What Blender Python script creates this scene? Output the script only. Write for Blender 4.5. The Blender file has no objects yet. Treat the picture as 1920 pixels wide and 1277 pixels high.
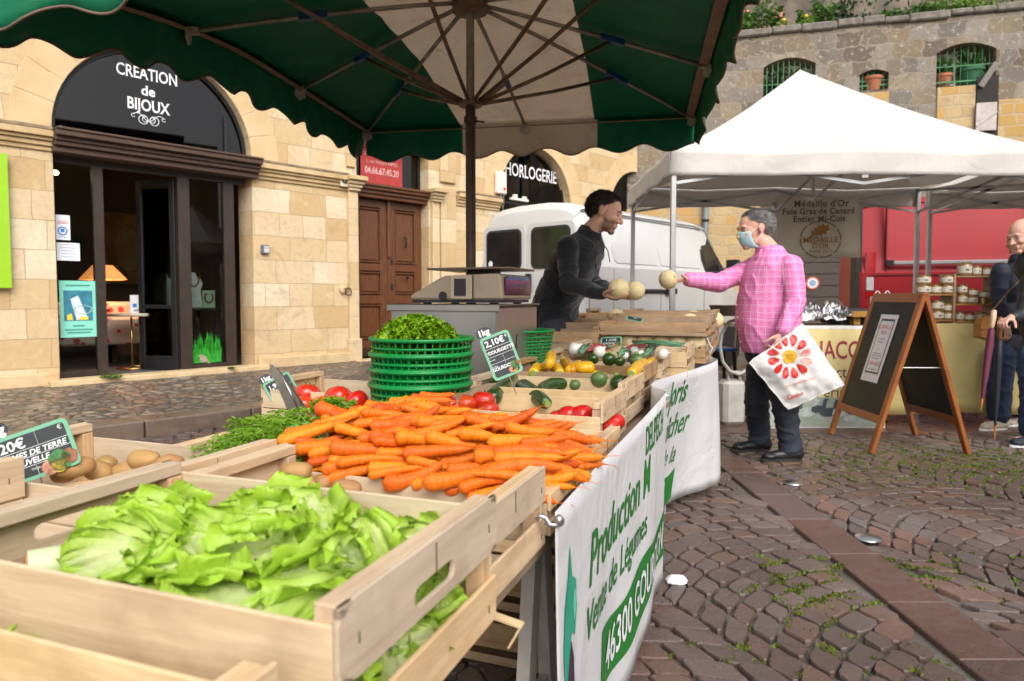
import bpy, bmesh, math, random
import numpy as np
from mathutils import Vector, Matrix, noise, Euler
rnd = random.Random(7)
PI = math.pi
sc = bpy.context.scene
# ------------------------------------------------------------ camera
FPX = 1280.0; PITCH = math.radians(2.9); SHY = 15.5; EYE = 1.12
cam = bpy.data.cameras.new('camera'); camo = bpy.data.objects.new('camera', cam)
sc.collection.objects.link(camo); sc.camera = camo
camo.location = (0, 0, EYE); camo.rotation_euler = (PI/2 - PITCH, 0, 0)
cam.sensor_width = 36; cam.lens = 24.0; cam.clip_end = 400; cam.clip_start = .02
cam.shift_y = -15.5/1920
cam.dof.use_dof = True; cam.dof.focus_distance = 2.3; cam.dof.aperture_fstop = 5.0
# ------------------------------------------------------------ sky and sun
w = bpy.data.worlds.new('World'); sc.world = w; w.use_nodes = True
nt = w.node_tree; bg = nt.nodes['Background']
sky = nt.nodes.new('ShaderNodeTexSky'); sky.sky_type = 'NISHITA'; sky.sun_disc = False
SUN_EL, SUN_AZ = math.radians(40), math.radians(160)
sky.sun_elevation = SUN_EL; sky.sun_rotation = SUN_AZ
sky.air_density = 1.0; sky.dust_density = 4.0; sky.ozone_density = 1.0
hs = nt.nodes.new('ShaderNodeHueSaturation'); hs.inputs['Saturation'].default_value = .35
nt.links.new(sky.outputs[0], hs.inputs['Color']); nt.links.new(hs.outputs[0], bg.inputs[0])
bg.inputs[1].default_value = .15
sl = bpy.data.lights.new('sun', 'SUN'); sl.energy = .75; sl.angle = math.radians(55); sl.color = (1, .95, .88)
so = bpy.data.objects.new('sun', sl); sc.collection.objects.link(so)
sdir = Vector((math.sin(SUN_AZ)*math.cos(SUN_EL), math.cos(SUN_AZ)*math.cos(SUN_EL), math.sin(SUN_EL)))
so.rotation_euler = sdir.to_track_quat('Z', 'Y').to_euler()
sc.view_settings.view_transform = 'Standard'; sc.view_settings.look = 'None'
sc.view_settings.exposure = 0.90; sc.view_settings.gamma = 1
sc.cycles.max_bounces = 6; sc.cycles.transparent_max_bounces = 12; sc.cycles.use_denoising = True
# ------------------------------------------------------------ pixel rays -> points
def ray(px, py):
    x = (px-960)/FPX; z = -(py-638.5+15.5)/FPX
    c, s = math.cos(PITCH), math.sin(PITCH)
    return (x, c+z*s, -s+z*c)

def P(px, py, Y):
    r = ray(px, py); t = Y/r[1]; return Vector((r[0]*t, Y, EYE+r[2]*t))
def G(px, py, z=0.):
    r = ray(px, py); t = (z-EYE)/r[2]; return Vector((r[0]*t, r[1]*t, z))
# ------------------------------------------------------------ materials
MATS = {}
def ramp(nt, fac, stops, interp='LINEAR'):
    n = nt.nodes.new('ShaderNodeValToRGB'); r = n.color_ramp; r.interpolation = interp
    while len(r.elements) < len(stops): r.elements.new(.5)
    for e, (p, c) in zip(r.elements, stops): e.position = p; e.color = (*c, 1) if len(c) == 3 else c
    nt.links.new(fac, n.inputs[0]); return n.outputs[0]
def noise_n(nt, vec, scale, detail=4, rough=.55, dist=0.):
    n = nt.nodes.new('ShaderNodeTexNoise'); n.inputs['Scale'].default_value = scale
    n.inputs['Detail'].default_value = detail; n.inputs['Roughness'].default_value = rough
    n.inputs['Distortion'].default_value = dist
    if vec is not None: nt.links.new(vec, n.inputs['Vector'])
    return n.outputs['Fac']
def coord(nt, scale=(1, 1, 1), kind='Object', rot=(0, 0, 0), loc=(0, 0, 0)):
    t = nt.nodes.new('ShaderNodeTexCoord'); m = nt.nodes.new('ShaderNodeMapping')
    m.inputs['Scale'].default_value = scale; m.inputs['Rotation'].default_value = rot; m.inputs['Location'].default_value = loc
    nt.links.new(t.outputs[kind], m.inputs[0]); return m.outputs[0]
def mixc(nt, fac, a, b, mode='MIX'):
    n = nt.nodes.new('ShaderNodeMix'); n.data_type = 'RGBA'; n.blend_type = mode
    for k, v in ((0, fac), (6, a), (7, b)):
        if isinstance(v, (int, float)): n.inputs[k].default_value = v
        elif isinstance(v, tuple): n.inputs[k].default_value = (*v, 1)
        else: nt.links.new(v, n.inputs[k])
    return n.outputs[2]
def mth(nt, op, a, b=0., c=None):
    n = nt.nodes.new('ShaderNodeMath'); n.operation = op
    for k, v in enumerate((a, b) if c is None else (a, b, c)):
        if isinstance(v, (int, float)): n.inputs[k].default_value = v
        else: nt.links.new(v, n.inputs[k])
    return n.outputs[0]
def bump(nt, h, strength=.3, dist=.01):
    b = nt.nodes.new('ShaderNodeBump'); b.inputs['Strength'].default_value = strength; b.inputs['Distance'].default_value = dist
    nt.links.new(h, b.inputs['Height']); return b.outputs[0]
def newmat(name):
    m = bpy.data.materials.new(name); m.use_nodes = True
    return m, m.node_tree, m.node_tree.nodes['Principled BSDF']
def inp(p, k, v, nt=None):
    if isinstance(v, (int, float)): p.inputs[k].default_value = v
    elif isinstance(v, tuple): p.inputs[k].default_value = (*v, 1)
    else: nt.links.new(v, p.inputs[k])
def mat(name, col, rough=.6, metal=0., var=.25, scale=8., col2=None, bmp=.0, bscale=60., spec=.5, sub=0., trans=0., emit=None, coat=0., obj_var=0., stretch=(1, 1, 1), sheen=0.):
    """procedural material: base colour with a noise variation, fine bump"""
    if name in MATS: return MATS[name]
    m, nt, p = newmat(name)
    v = coord(nt, stretch)
    nz = noise_n(nt, v, scale, 5)
    c2 = col2 if col2 else tuple(x*(1-var) for x in col)
    c1 = col if col2 else tuple(min(1, x*(1+var*.4)) for x in col)
    c = ramp(nt, nz, [(.3, c2), (.7, c1)])
    if obj_var:
        oi = nt.nodes.new('ShaderNodeObjectInfo'); h = nt.nodes.new('ShaderNodeHueSaturation')
        nt.links.new(c, h.inputs['Color'])
        nt.links.new(mth(nt, 'MULTIPLY_ADD', oi.outputs['Random'], obj_var, 1-obj_var*.5), h.inputs['Value'])
        nt.links.new(mth(nt, 'MULTIPLY_ADD', oi.outputs['Random'], obj_var*.08, .5-obj_var*.04), h.inputs['Hue'])
        c = h.outputs[0]
    nt.links.new(c, p.inputs['Base Color'])
    r = mth(nt, 'MULTIPLY_ADD', nz, rough*.3, rough*.85); nt.links.new(r, p.inputs['Roughness'])
    p.inputs['Metallic'].default_value = metal; p.inputs['Specular IOR Level'].default_value = spec
    if bmp: nt.links.new(bump(nt, noise_n(nt, v, bscale, 4), bmp, .004), p.inputs['Normal'])
    if sub: p.inputs['Subsurface Weight'].default_value = sub; p.inputs['Subsurface Radius'].default_value = (.01, .006, .003)
    if coat: p.inputs['Coat Weight'].default_value = coat; p.inputs['Coat Roughness'].default_value = .15
    if sheen: p.inputs['Sheen Weight'].default_value = sheen
    if emit: p.inputs['Emission Color'].default_value = (*emit[0], 1); p.inputs['Emission Strength'].default_value = emit[1]
    if trans:
        tr = nt.nodes.new('ShaderNodeBsdfTranslucent'); nt.links.new(c, tr.inputs[0])
        mx = nt.nodes.new('ShaderNodeMixShader'); mx.inputs[0].default_value = trans
        nt.links.new(p.outputs[0], mx.inputs[1]); nt.links.new(tr.outputs[0], mx.inputs[2])
        nt.links.new(mx.outputs[0], nt.nodes['Material Output'].inputs[0])
    MATS[name] = m; return m
# ------------------------------------------------------------ mesh builder
def RZ(a): return Matrix.Rotation(a, 3, 'Z')
class MB:
    def __init__(s): s.v = []; s.f = []; s.mi = []; s.cur = 0
    def add(s, vs, fs):
        o = len(s.v); s.v += [tuple(x) for x in vs]; s.f += [tuple(i+o for i in f) for f in fs]; s.mi += [s.cur]*len(fs); return s
    def box(s, c, d, R=None):
        c = Vector(c); hx, hy, hz = d[0]/2, d[1]/2, d[2]/2
        vs = [Vector((x*hx, y*hy, z*hz)) for z in (-1, 1) for y in (-1, 1) for x in (-1, 1)]
        if R is not None: vs = [R @ v for v in vs]
        return s.add([v+c for v in vs], [(0, 2, 3, 1), (4, 5, 7, 6), (0, 1, 5, 4), (2, 6, 7, 3), (0, 4, 6, 2), (1, 3, 7, 5)])
    def bar(s, a, b, w, h, up=(0, 0, 1)):
        a, b = Vector(a), Vector(b); d = (b-a).normalized(); u = Vector(up)
        if abs(d.dot(u)) > .98: u = Vector((0, 1, 0))
        r = d.cross(u).normalized(); u = r.cross(d).normalized()
        vs = [p + r*x*w/2 + u*y*h/2 for p in (a, b) for x, y in ((-1, -1), (1, -1), (1, 1), (-1, 1))]
        return s.add(vs, [(3, 2, 1, 0), (4, 5, 6, 7), (0, 1, 5, 4), (1, 2, 6, 5), (2, 3, 7, 6), (3, 0, 4, 7)])
    def tube(s, pts, r, n=8, cap=True, sy=1.):
        pts = [Vector(p) for p in pts]; m = len(pts); rr = r if isinstance(r, (list, tuple)) else [r]*m
        vs = []; prev = None
        for i, p in enumerate(pts):
            d = (pts[min(i+1, m-1)]-pts[max(i-1, 0)]).normalized()
            if prev is None:
                u = Vector((0, 0, 1)) if abs(d.z) < .9 else Vector((0, 1, 0)); x = d.cross(u).normalized()
            else: x = (prev - d*prev.dot(d)).normalized()
            prev = x; y = d.cross(x)
            for k in range(n):
                a = 2*PI*k/n; vs.append(p + (x*math.cos(a) + y*math.sin(a)*sy)*rr[i])
        fs = [(i*n+k, i*n+(k+1) % n, (i+1)*n+(k+1) % n, (i+1)*n+k) for i in range(m-1) for k in range(n)]
        if cap: fs += [tuple(reversed(range(n))), tuple(range((m-1)*n, m*n))]
        return s.add(vs, fs)
    def lathe(s, prof, c=(0, 0, 0), n=24, R=None, sx=1., sy=1.):
        c = Vector(c); vs = []
        for r, z in prof:
            for k in range(n):
                a = 2*PI*k/n; v = Vector((r*math.cos(a)*sx, r*math.sin(a)*sy, z)); vs.append((R @ v if R is not None else v)+c)
        m = len(prof)
        fs = [(i*n+k, i*n+(k+1) % n, (i+1)*n+(k+1) % n, (i+1)*n+k) for i in range(m-1) for k in range(n)]
        if prof[0][0] > 1e-5: fs.append(tuple(reversed(range(n))))
        if prof[-1][0] > 1e-5: fs.append(tuple(range((m-1)*n, m*n)))
        return s.add(vs, fs)
    def grid(s, rows, closed=False):
        m, n = len(rows), len(rows[0]); vs = [p for r in rows for p in r]
        fs = [(i*n+k, i*n+(k+1) % n, (i+1)*n+(k+1) % n, (i+1)*n+k) for i in range(m-1) for k in range(n if closed else n-1)]
        return s.add(vs, fs)
    def prism(s, poly, z0, z1, fr=None):
        """poly of 2D points extruded; fr maps (a,b,c)->3D"""
        n = len(poly); fr = fr or (lambda a, b, c: (a, b, c))
        vs = [fr(a, b, z0) for a, b in poly]+[fr(a, b, z1) for a, b in poly]
        return s.add(vs, [tuple(reversed(range(n))), tuple(range(n, 2*n))]+[(i, (i+1) % n, n+(i+1) % n, n+i) for i in range(n)])
    def ellipsoid(s, c, r, R=None, n=16, m=10):
        c = Vector(c); rows = []
        vs = []
        for i in range(m+1):
            t = PI*i/m
            for k in range(n):
                a = 2*PI*k/n; v = Vector((r[0]*math.sin(t)*math.cos(a), r[1]*math.sin(t)*math.sin(a), -r[2]*math.cos(t)))
                vs.append((R @ v if R is not None else v)+c)
        return s.add(vs, [(i*n+k, i*n+(k+1) % n, (i+1)*n+(k+1) % n, (i+1)*n+k) for i in range(m) for k in range(n)])
    def mesh(s, name, clean=False):
        me = bpy.data.meshes.new(name); me.from_pydata(s.v, [], s.f)
        if any(s.mi): me.polygons.foreach_set('material_index', s.mi)
        me.update(); return me
def obj(name, mb, m, parent=None, smooth=False, bevel=0, world=False, solid=0, subd=0):
    me = mb.mesh(name) if isinstance(mb, MB) else mb
    ms = m if isinstance(m, (list, tuple)) else [m]
    for x in ms: me.materials.append(x)
    if smooth:
        me.polygons.foreach_set('use_smooth', [True]*len(me.polygons))
        if smooth != True: me.set_sharp_from_angle(angle=math.radians(smooth))
    o = bpy.data.objects.new(name, me); sc.collection.objects.link(o)
    if world and parent is not None:
        me.transform(parent_world(parent).inverted())
    if parent is not None: o.parent = parent
    if solid: md = o.modifiers.new('solid', 'SOLIDIFY'); md.thickness = solid; md.offset = 0
    if subd: md = o.modifiers.new('subd', 'SUBSURF'); md.levels = subd; md.render_levels = subd
    if bevel: md = o.modifiers.new('bevel', 'BEVEL'); md.width = bevel; md.segments = 1; md.limit_method = 'ANGLE'; md.angle_limit = math.radians(50)
    return o
def parent_world(o):
    m = Matrix.LocRotScale(o.location, o.rotation_euler, o.scale)
    return parent_world(o.parent) @ m if o.parent else m
def tag(o, label, cat, group=None):
    o['label'] = label; o['category'] = cat
    if group: o['group'] = group
    return o
def struct(o, kind='structure'): o['kind'] = kind; return o
def thing(name, label, cat, loc=(0, 0, 0), rz=0., group=None, rot=None):
    o = bpy.data.objects.new(name, None); sc.collection.objects.link(o); o.empty_display_size = .05
    o.location = loc; o.rotation_euler = rot if rot else (0, 0, rz)
    return tag(o, label, cat, group)
def dup(root, loc=None, rz=None, label=None, group=None, rot=None, scale=None):
    def cp(o, par):
        c = o.copy(); sc.collection.objects.link(c); c.parent = par
        for ch in list(KIDS.get(o.name, [])): cp(ch, c)
        return c
    global KIDS
    KIDS = {}
    def walk(o):
        KIDS[o.name] = [x for x in sc.collection.objects if x.parent == o]
        for x in KIDS[o.name]: walk(x)
    walk(root)
    r = cp(root, None)
    if loc is not None: r.location = loc
    if rz is not None: r.rotation_euler = (0, 0, rz)
    if rot is not None: r.rotation_euler = rot
    if scale is not None: r.scale = (scale,)*3 if isinstance(scale, (int, float)) else scale
    if label: r['label'] = label
    if group: r['group'] = group
    return r
def text_mesh(body, size=1., align='CENTER', shear=0., bold=0., sx=1., spacing=1.):
    cu = bpy.data.curves.new('text', 'FONT'); cu.body = body; cu.size = size; cu.align_x = align; cu.align_y = 'CENTER'
    cu.shear = shear; cu.offset = bold; cu.space_character = spacing; cu.resolution_u = 3
    o = bpy.data.objects.new('text', cu); sc.collection.objects.link(o)
    bpy.context.view_layer.update()
    me = bpy.data.meshes.new_from_object(o); bpy.data.objects.remove(o); bpy.data.curves.remove(cu)
    me.materials.clear()
    if sx != 1: me.transform(Matrix.Diagonal((sx, 1, 1, 1)))
    return me
def text_on(mb, body, origin, ux, uy, size, lift=.002, serif=False, **k):
    """append flat lettering to an MB: ux, uy unit vectors of the surface"""
    me = text_mesh(body, size, **k); o = Vector(origin); ux = Vector(ux); uy = Vector(uy); n = ux.cross(uy)
    if serif:
        bm = bmesh.new(); bm.from_mesh(me); S = k.get('sx', 1)*size
        for e in bm.edges:
            a, b = e.verts[0].co, e.verts[1].co
            if len(e.link_faces) == 1 and abs(a.y-b.y) < .01*size and .05*S < abs(a.x-b.x) < .17*S:
                c = (a+b)/2; fc = e.link_faces[0].calc_center_median(); s_ = 1 if fc.y > c.y else -1; w_ = abs(a.x-b.x)/2+.045*S; h = .035*size*s_; p = [(c.x-w_, c.y), (c.x+w_, c.y), (c.x+w_*.8, c.y+h), (c.x-w_*.8, c.y+h)]
                mb.add([o+ux*x+uy*y+n*(lift+.0005) for x, y in p], [(0, 1, 2, 3) if s_ > 0 else (3, 2, 1, 0)])
        bm.free()
    vs = [o + ux*v.co.x + uy*v.co.y + n*lift for v in me.vertices]
    mb.add(vs, [tuple(p.vertices) for p in me.polygons]); bpy.data.meshes.remove(me)
def stadium(w, h, n=6):
    """rounded-slot outline, counter-clockwise, centred"""
    r = h/2; pts = []
    for k in range(n+1): a = -PI/2+PI*k/n; pts.append((w/2-r+r*math.cos(a), r*math.sin(a)))
    for k in range(n+1): a = PI/2+PI*k/n; pts.append((-w/2+r+r*math.cos(a), r*math.sin(a)))
    return pts
# ------------------------------------------------------------ shared materials
def m_wood(name, c1, c2, axis='X', rough=.6, stain=.35):
    if name in MATS: return MATS[name]
    m, nt, p = newmat(name)
    st = {'X': (1.2, 14, 14), 'Y': (14, 1.2, 14), 'Z': (14, 14, 1.2)}[axis]
    v = coord(nt, st); oi = nt.nodes.new('ShaderNodeObjectInfo')
    va = nt.nodes.new('ShaderNodeVectorMath'); va.operation = 'ADD'; nt.links.new(v, va.inputs[0])
    cx = nt.nodes.new('ShaderNodeCombineXYZ'); nt.links.new(mth(nt, 'MULTIPLY', oi.outputs['Random'], 37.), cx.inputs[0])
    nt.links.new(mth(nt, 'MULTIPLY', oi.outputs['Random'], 91.), cx.inputs[1]); nt.links.new(cx.outputs[0], va.inputs[1])
    g = noise_n(nt, va.outputs[0], 3., 6, .6, .6)
    v2 = coord(nt); s = noise_n(nt, v2, 6., 4, .6)
    fine = noise_n(nt, va.outputs[0], 12., 3, .7)
    c = ramp(nt, g, [(.3, c2), (.62, c1)])
    c = mixc(nt, mth(nt, 'MULTIPLY', fine, .5), c, tuple(x*.62 for x in c2))
    dark = ramp(nt, s, [(.55, (0, 0, 0)), (.8, (1, 1, 1))])
    c = mixc(nt, mth(nt, 'MULTIPLY', dark, stain), c, (c2[0]*.45, c2[1]*.35, c2[2]*.3))
    h = nt.nodes.new('ShaderNodeHueSaturation'); nt.links.new(c, h.inputs['Color'])
    nt.links.new(mth(nt, 'MULTIPLY_ADD', oi.outputs['Random'], .22, .88), h.inputs['Value'])
    nt.links.new(mth(nt, 'MULTIPLY_ADD', oi.outputs['Random'], .35, .75), h.inputs['Saturation'])
    nt.links.new(h.outputs[0], p.inputs['Base Color']); p.inputs['Roughness'].default_value = rough
    nt.links.new(bump(nt, g, .25, .003), p.inputs['Normal'])
    MATS[name] = m; return m
W_END = m_wood('poplar_along_y', (.72, .54, .34), (.54, .36, .20), 'Y', stain=.5)
W_SIDE = m_wood('poplar_along_x', (.74, .58, .36), (.56, .40, .22), 'X', stain=.5)
W_POST = m_wood('pine_upright', (.62, .43, .26), (.46, .28, .15), 'Z')
W_OLD_E = m_wood('old_crate_along_y', (.5, .33, .17), (.34, .2, .09), 'Y', stain=.6)
W_OLD_S = m_wood('old_crate_along_x', (.5, .33, .17), (.34, .2, .09), 'X', stain=.6)
W_OLD_P = m_wood('old_crate_upright', (.46, .3, .15), (.3, .18, .08), 'Z', stain=.6)
M_STEEL = mat('galvanised_steel', (.5, .5, .5), .38, 1., .2, 10)
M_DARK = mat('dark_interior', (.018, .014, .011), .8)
M_BLACK = mat('black_paint', (.012, .012, .013), .45)
M_WHITE = mat('white_paint', (.75, .76, .77), .3, var=.05)
def glass(name, tint=(1, 1, 1), refl=.14, dark=.0):
    if name in MATS: return MATS[name]
    m, nt, p = newmat(name); nt.nodes.remove(p)
    t = nt.nodes.new('ShaderNodeBsdfTransparent'); t.inputs[0].default_value = (*[x*(1-dark) for x in tint], 1)
    g = nt.nodes.new('ShaderNodeBsdfGlossy'); g.inputs['Roughness'].default_value = .02
    lw = nt.nodes.new('ShaderNodeFresnel'); lw.inputs['IOR'].default_value = 1.5
    f = mth(nt, 'ADD', lw.outputs[0], refl)
    mx = nt.nodes.new('ShaderNodeMixShader'); nt.links.new(f, mx.inputs[0])
    nt.links.new(t.outputs[0], mx.inputs[1]); nt.links.new(g.outputs[0], mx.inputs[2])
    nt.links.new(mx.outputs[0], nt.nodes['Material Output'].inputs[0]); MATS[name] = m; return m
M_GLASS = glass('window_glass', (.85, .9, .88), -.015, .1)
M_GLASSD = glass('dark_window_glass', (.5, .45, .4), .0, .4)
# ============================================================ GROUND
def vis(x, y, z=0, m=60):
    c, s = math.cos(PITCH), math.sin(PITCH); dz = z-EYE; fy = y*c-dz*s
    if fy < .3: return False
    px = 960+x/fy*FPX; py = 623-(y*s+dz*c)/fy*FPX
    return -m < px < 1920+m and py < 1277+m*2
FR = math.radians(47); F0 = Vector((-5.252, 7.825, 0))
FX = Vector((math.cos(FR), math.sin(FR), 0)); FY = Vector((-math.sin(FR), math.cos(FR), 0))
KERB = -3.17   # facade-frame offset of the kerb line
def fac(x, y):
    d = Vector((x, y, 0))-F0; return d.dot(FX), d.dot(FY)
# base sheet
m, nt, p = newmat('joint_sand')
v = coord(nt); n1 = noise_n(nt, v, 3, 6); n2 = noise_n(nt, v, 60, 4)
c = ramp(nt, n1, [(.3, (.075, .065, .055)), (.7, (.15, .13, .11))])
c = mixc(nt, mth(nt, 'MULTIPLY', n2, .5), c, (.16, .14, .12)); nt.links.new(c, p.inputs['Base Color'])
nt.links.new(ramp(nt, n1, [(.35, (.35,)*3), (.6, (.8,)*3)]), p.inputs['Roughness'])
nt.links.new(bump(nt, n2, .6, .01), p.inputs['Normal'])
g = MB(); g.box((0, 80, -.06), (360, 320, .08)); struct(obj('ground', g, m))
# cobbles: every stone is a small domed block laid in arcs
def cobbles():
    W, H, SAG, N = 1.25, .108, .27, 11
    rng = np.random.default_rng(3); V = []; F = []; C = []; vo = 0
    th = math.radians(24); ct, st = math.cos(th), math.sin(th)
    def world(a, b): return (a*ct - b*st + 1.0, a*st + b*ct)
    def pt(c, t, k):
        wob = .012*math.sin(k*1.7+c*2.1)+.010*math.sin(t*9+k*.9+c)
        return (c*W + W*(t-.5), k*H + SAG*(1-(2*t-1)**2) + wob)
    for c in range(-8, 9):
        for k in range(-40, 110):
            x, y = world(*pt(c, .5, k))
            if not (-6 < x < 9.5 and .9 < y < 11.5): continue
            N_ = int(rng.integers(9, 12)); ts = np.linspace(0, 1, N_+1); ts[1:-1] += rng.normal(0, .010, N_-1)
            for i in range(N_):
                x, y = world(*pt(c, (ts[i]+ts[i+1])/2, k+.5))
                if not vis(x, y): continue
                if fac(x, y)[1] > KERB-.10: continue
                if 1.36 < x < 1.62 and y < 9: continue
                if x > 1.62 and 5.62 < y < 6.05: continue
                gp = .006/ (H); g2 = .006/W
                q = [pt(c, ts[i]+g2, k+gp), pt(c, ts[i+1]-g2, k+gp), pt(c, ts[i+1]-g2, k+1-gp), pt(c, ts[i]+g2, k+1-gp)]
                q = [np.array(world(*a)) for a in q]; ctr = sum(q)/4
                q = [ctr+(a-ctr)*rng.uniform(.93, 1.05) + rng.normal(0, .0025, 2) for a in q]
                ring = []
                for j in range(4):
                    a, b = q[j], q[(j+1) % 4]
                    ring += [a*.80+b*.2 if 0 else a+(b-a)*.13, a+(b-a)*.5+(ctr-(a+b)/2)*rng.uniform(-.10, .10), a+(b-a)*.87]
                n = 12; tilt = rng.normal(0, .035, 2); hz = rng.normal(0, .002)
                for sc_, z in ((1., -.022), (.99, -.005), (.945, .0)):
                    for a in ring:
                        d = (a-ctr)*sc_; V.append((ctr[0]+d[0], ctr[1]+d[1], z+hz+d@tilt+(rng.normal(0, .0008) if z == 0 else 0)))
                V.append((ctr[0]+rng.normal(0, .012), ctr[1]+rng.normal(0, .012), rng.normal(.001, .0015)+hz))
                for r in range(2):
                    for j in range(n): F.append((vo+r*n+j, vo+r*n+(j+1) % n, vo+(r+1)*n+(j+1) % n, vo+(r+1)*n+j))
                for j in range(n): F.append((vo+2*n+j, vo+2*n+(j+1) % n, vo+3*n))
                C += [rng.random()]*(3*n+1); vo += 3*n+1
    me = bpy.data.meshes.new('cobbles'); me.from_pydata(V, [], F); me.update()
    at = me.attributes.new('tone', 'FLOAT', 'POINT'); at.data.foreach_set('value', C)
    me.polygons.foreach_set('use_smooth', [True]*len(me.polygons)); me.set_sharp_from_angle(angle=math.radians(16))
    return me
def wetstone(name, tones, attr=True, dry=.38):
    m, nt, p = newmat(name); v = coord(nt)
    if attr:
        a = nt.nodes.new('ShaderNodeAttribute'); a.attribute_name = 'tone'; f = a.outputs['Fac']
    else:
        f = noise_n(nt, v, 1.3, 2)
    k = len(tones); c = ramp(nt, f, [((i+.5)/k, t) for i, t in enumerate(tones)], 'CONSTANT' if attr else 'LINEAR')
    n1 = noise_n(nt, v, 18, 6, .65); n2 = noise_n(nt, v, 120, 4, .7); wet = noise_n(nt, v, .9, 4, .55, .4)
    c = mixc(nt, ramp(nt, n1, [(.35, (0,)*3), (.75, (.75,)*3)]), c, (.165, .115, .10))
    c = mixc(nt, ramp(nt, n2, [(.5, (0,)*3), (.85, (.6,)*3)]), c, (.06, .045, .045))
    wf = ramp(nt, wet, [(.46, (1,)*3), (.64, (0,)*3)])
    c = mixc(nt, mth(nt, 'MULTIPLY', wf, .45), c, (.065, .038, .03))
    nt.links.new(c, p.inputs['Base Color'])
    nt.links.new(mth(nt, 'MULTIPLY_ADD', mth(nt, 'SUBTRACT', 1., wf), dry, mth(nt, 'MULTIPLY_ADD', n1, .25, .13)), p.inputs['Roughness'])
    nt.links.new(bump(nt, mth(nt, 'ADD', n1, mth(nt, 'MULTIPLY', n2, .6)), .75, .008), p.inputs['Normal'])
    return m
M_COB = wetstone('porphyry_sett', [(.14, .10, .090), (.17, .125, .112), (.12, .096, .092), (.19, .115, .088), (.16, .132, .124), (.19, .146, .128), (.13, .094, .080), (.22, .12, .086), (.165, .142, .135)])
o = bpy.data.objects.new('road', cobbles()); sc.collection.objects.link(o); o.data.materials.append(M_COB); struct(o)
# slab bands
def slabs(name, x0, x1, y0, y1, step, along='Y', zt=.003, skew=0.):
    mb = MB(); a = y0 if along == 'Y' else x0; e = y1 if along == 'Y' else x1; tones = []
    while a < e:
        L = step*rnd.uniform(.85, 1.25); b = min(e, a+L)
        cx, cy, dx, dy = ((x0+x1)/2, (a+b)/2, x1-x0, b-a-.008) if along == 'Y' else ((a+b)/2, (y0+y1)/2, b-a-.008, y1-y0)
        z = zt+rnd.uniform(-.001, .001); mb.box((cx, cy, z-.03), (dx, dy, .06)); tones += [rnd.random()]*8; a = b
    me = mb.mesh(name); at = me.attributes.new('tone', 'FLOAT', 'POINT'); at.data.foreach_set('value', tones)
    return struct(obj(name, me, M_SLAB, bevel=.004))
M_SLAB = wetstone('red_stone_slab', [(.13, .06, .042), (.10, .058, .046), (.16, .088, .055), (.115, .062, .055), (.13, .082, .075)], dry=.35)
slabs('path', 1.385, 1.6, 1.2, 9.2, .46)
slabs('path', 1.62, 8.5, 5.62, 6.04, .8, 'X', .004)
slabs('path', 1.605, 2.4, 1.2, 2.25, .5)
# moss growing in the joints
def moss():
    rng = np.random.default_rng(5); mb = MB()
    patches = [((1.2, 2.75), .12, 26), ((1.1, 2.5), .14, 30), ((3.3, 4.5), .6, 330), ((4.1, 4.5), .5, 260), ((2.5, 4.75), .6, 90), ((1.62, 2.75), .12, 40), ((1.0, 1.95), .3, 30), ((2.3, 2.6), .4, 30)]
    W, H, SAG = 1.25, .108, .27; th = math.radians(24); ct, st = math.cos(th), math.sin(th)
    for (cx, cy), r, n in patches:
        for _ in range(n*2):
            x, y = cx+rng.normal(0, r), cy+rng.normal(0, r*.6)
            a, b = (x-1)*ct+y*st, -(x-1)*st+y*ct; c = round(a/W); t = a/W-c+.5
            k = round((b-SAG*(1-(2*t-1)**2))/H); b2 = k*H+SAG*(1-(2*t-1)**2)+rng.normal(0, .006)
            if rng.random() < .3: a = c*W+W*(round(t*10)/10-.5)+rng.normal(0, .004); b2 = b
            x, y = a*ct-b2*st+1, a*st+b2*ct
            if 1.37 < x < 1.61 and abs(x-1.5) < .1: continue
            for j in range(9):
                px, py = x+rng.normal(0, .013), y+rng.normal(0, .010); s = rng.uniform(.005, .011); an = rng.uniform(0, 6.28); h = rng.uniform(.003, .010)
                dx, dy = math.cos(an)*s, math.sin(an)*s
                mb.add([(px-dx, py-dy, -.004), (px+dx, py+dy, -.004), (px+dx*.2+rng.normal(0, .003), py+dy*.2+rng.normal(0, .003), h)], [(0, 1, 2)])
    struct(obj('moss', mb, mat('moss_green', (.16, .21, .02), .8, var=.6, scale=5, col2=(.08, .11, .012), trans=.2)), 'stuff')
moss()
# pavement of rounded rubble and the stone kerb
m, nt, p = newmat('rubble_paving'); v = coord(nt, (1, 1, 1)); dn = noise_n(nt, v, 5, 3)
va = nt.nodes.new('ShaderNodeVectorMath'); va.operation = 'MULTIPLY_ADD'; nt.links.new(v, va.inputs[0]); 
cb = nt.nodes.new('ShaderNodeCombineXYZ'); nt.links.new(mth(nt, 'MULTIPLY', dn, .12), cb.inputs[0]); nt.links.new(mth(nt, 'MULTIPLY', dn, .09), cb.inputs[1])
va.inputs[1].default_value = (1, 1, 1); nt.links.new(cb.outputs[0], va.inputs[2])
def voro(feat, sc_):
    n = nt.nodes.new('ShaderNodeTexVoronoi'); n.feature = feat; n.inputs['Scale'].default_value = sc_; n.inputs['Randomness'].default_value = .9
    nt.links.new(va.outputs[0], n.inputs['Vector']); return n
vc = voro('F1', 9.); ve = voro('DISTANCE_TO_EDGE', 9.)
sepc = nt.nodes.new('ShaderNodeSeparateColor'); nt.links.new(vc.outputs['Color'], sepc.inputs[0])
c = ramp(nt, sepc.outputs[0], [(.1, (.12, .095, .085)), (.3, (.27, .2, .15)), (.5, (.17, .14, .125)), (.65, (.36, .29, .22)), (.8, (.26, .13, .07)), (.95, (.45, .4, .34))], 'CONSTANT')
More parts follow.
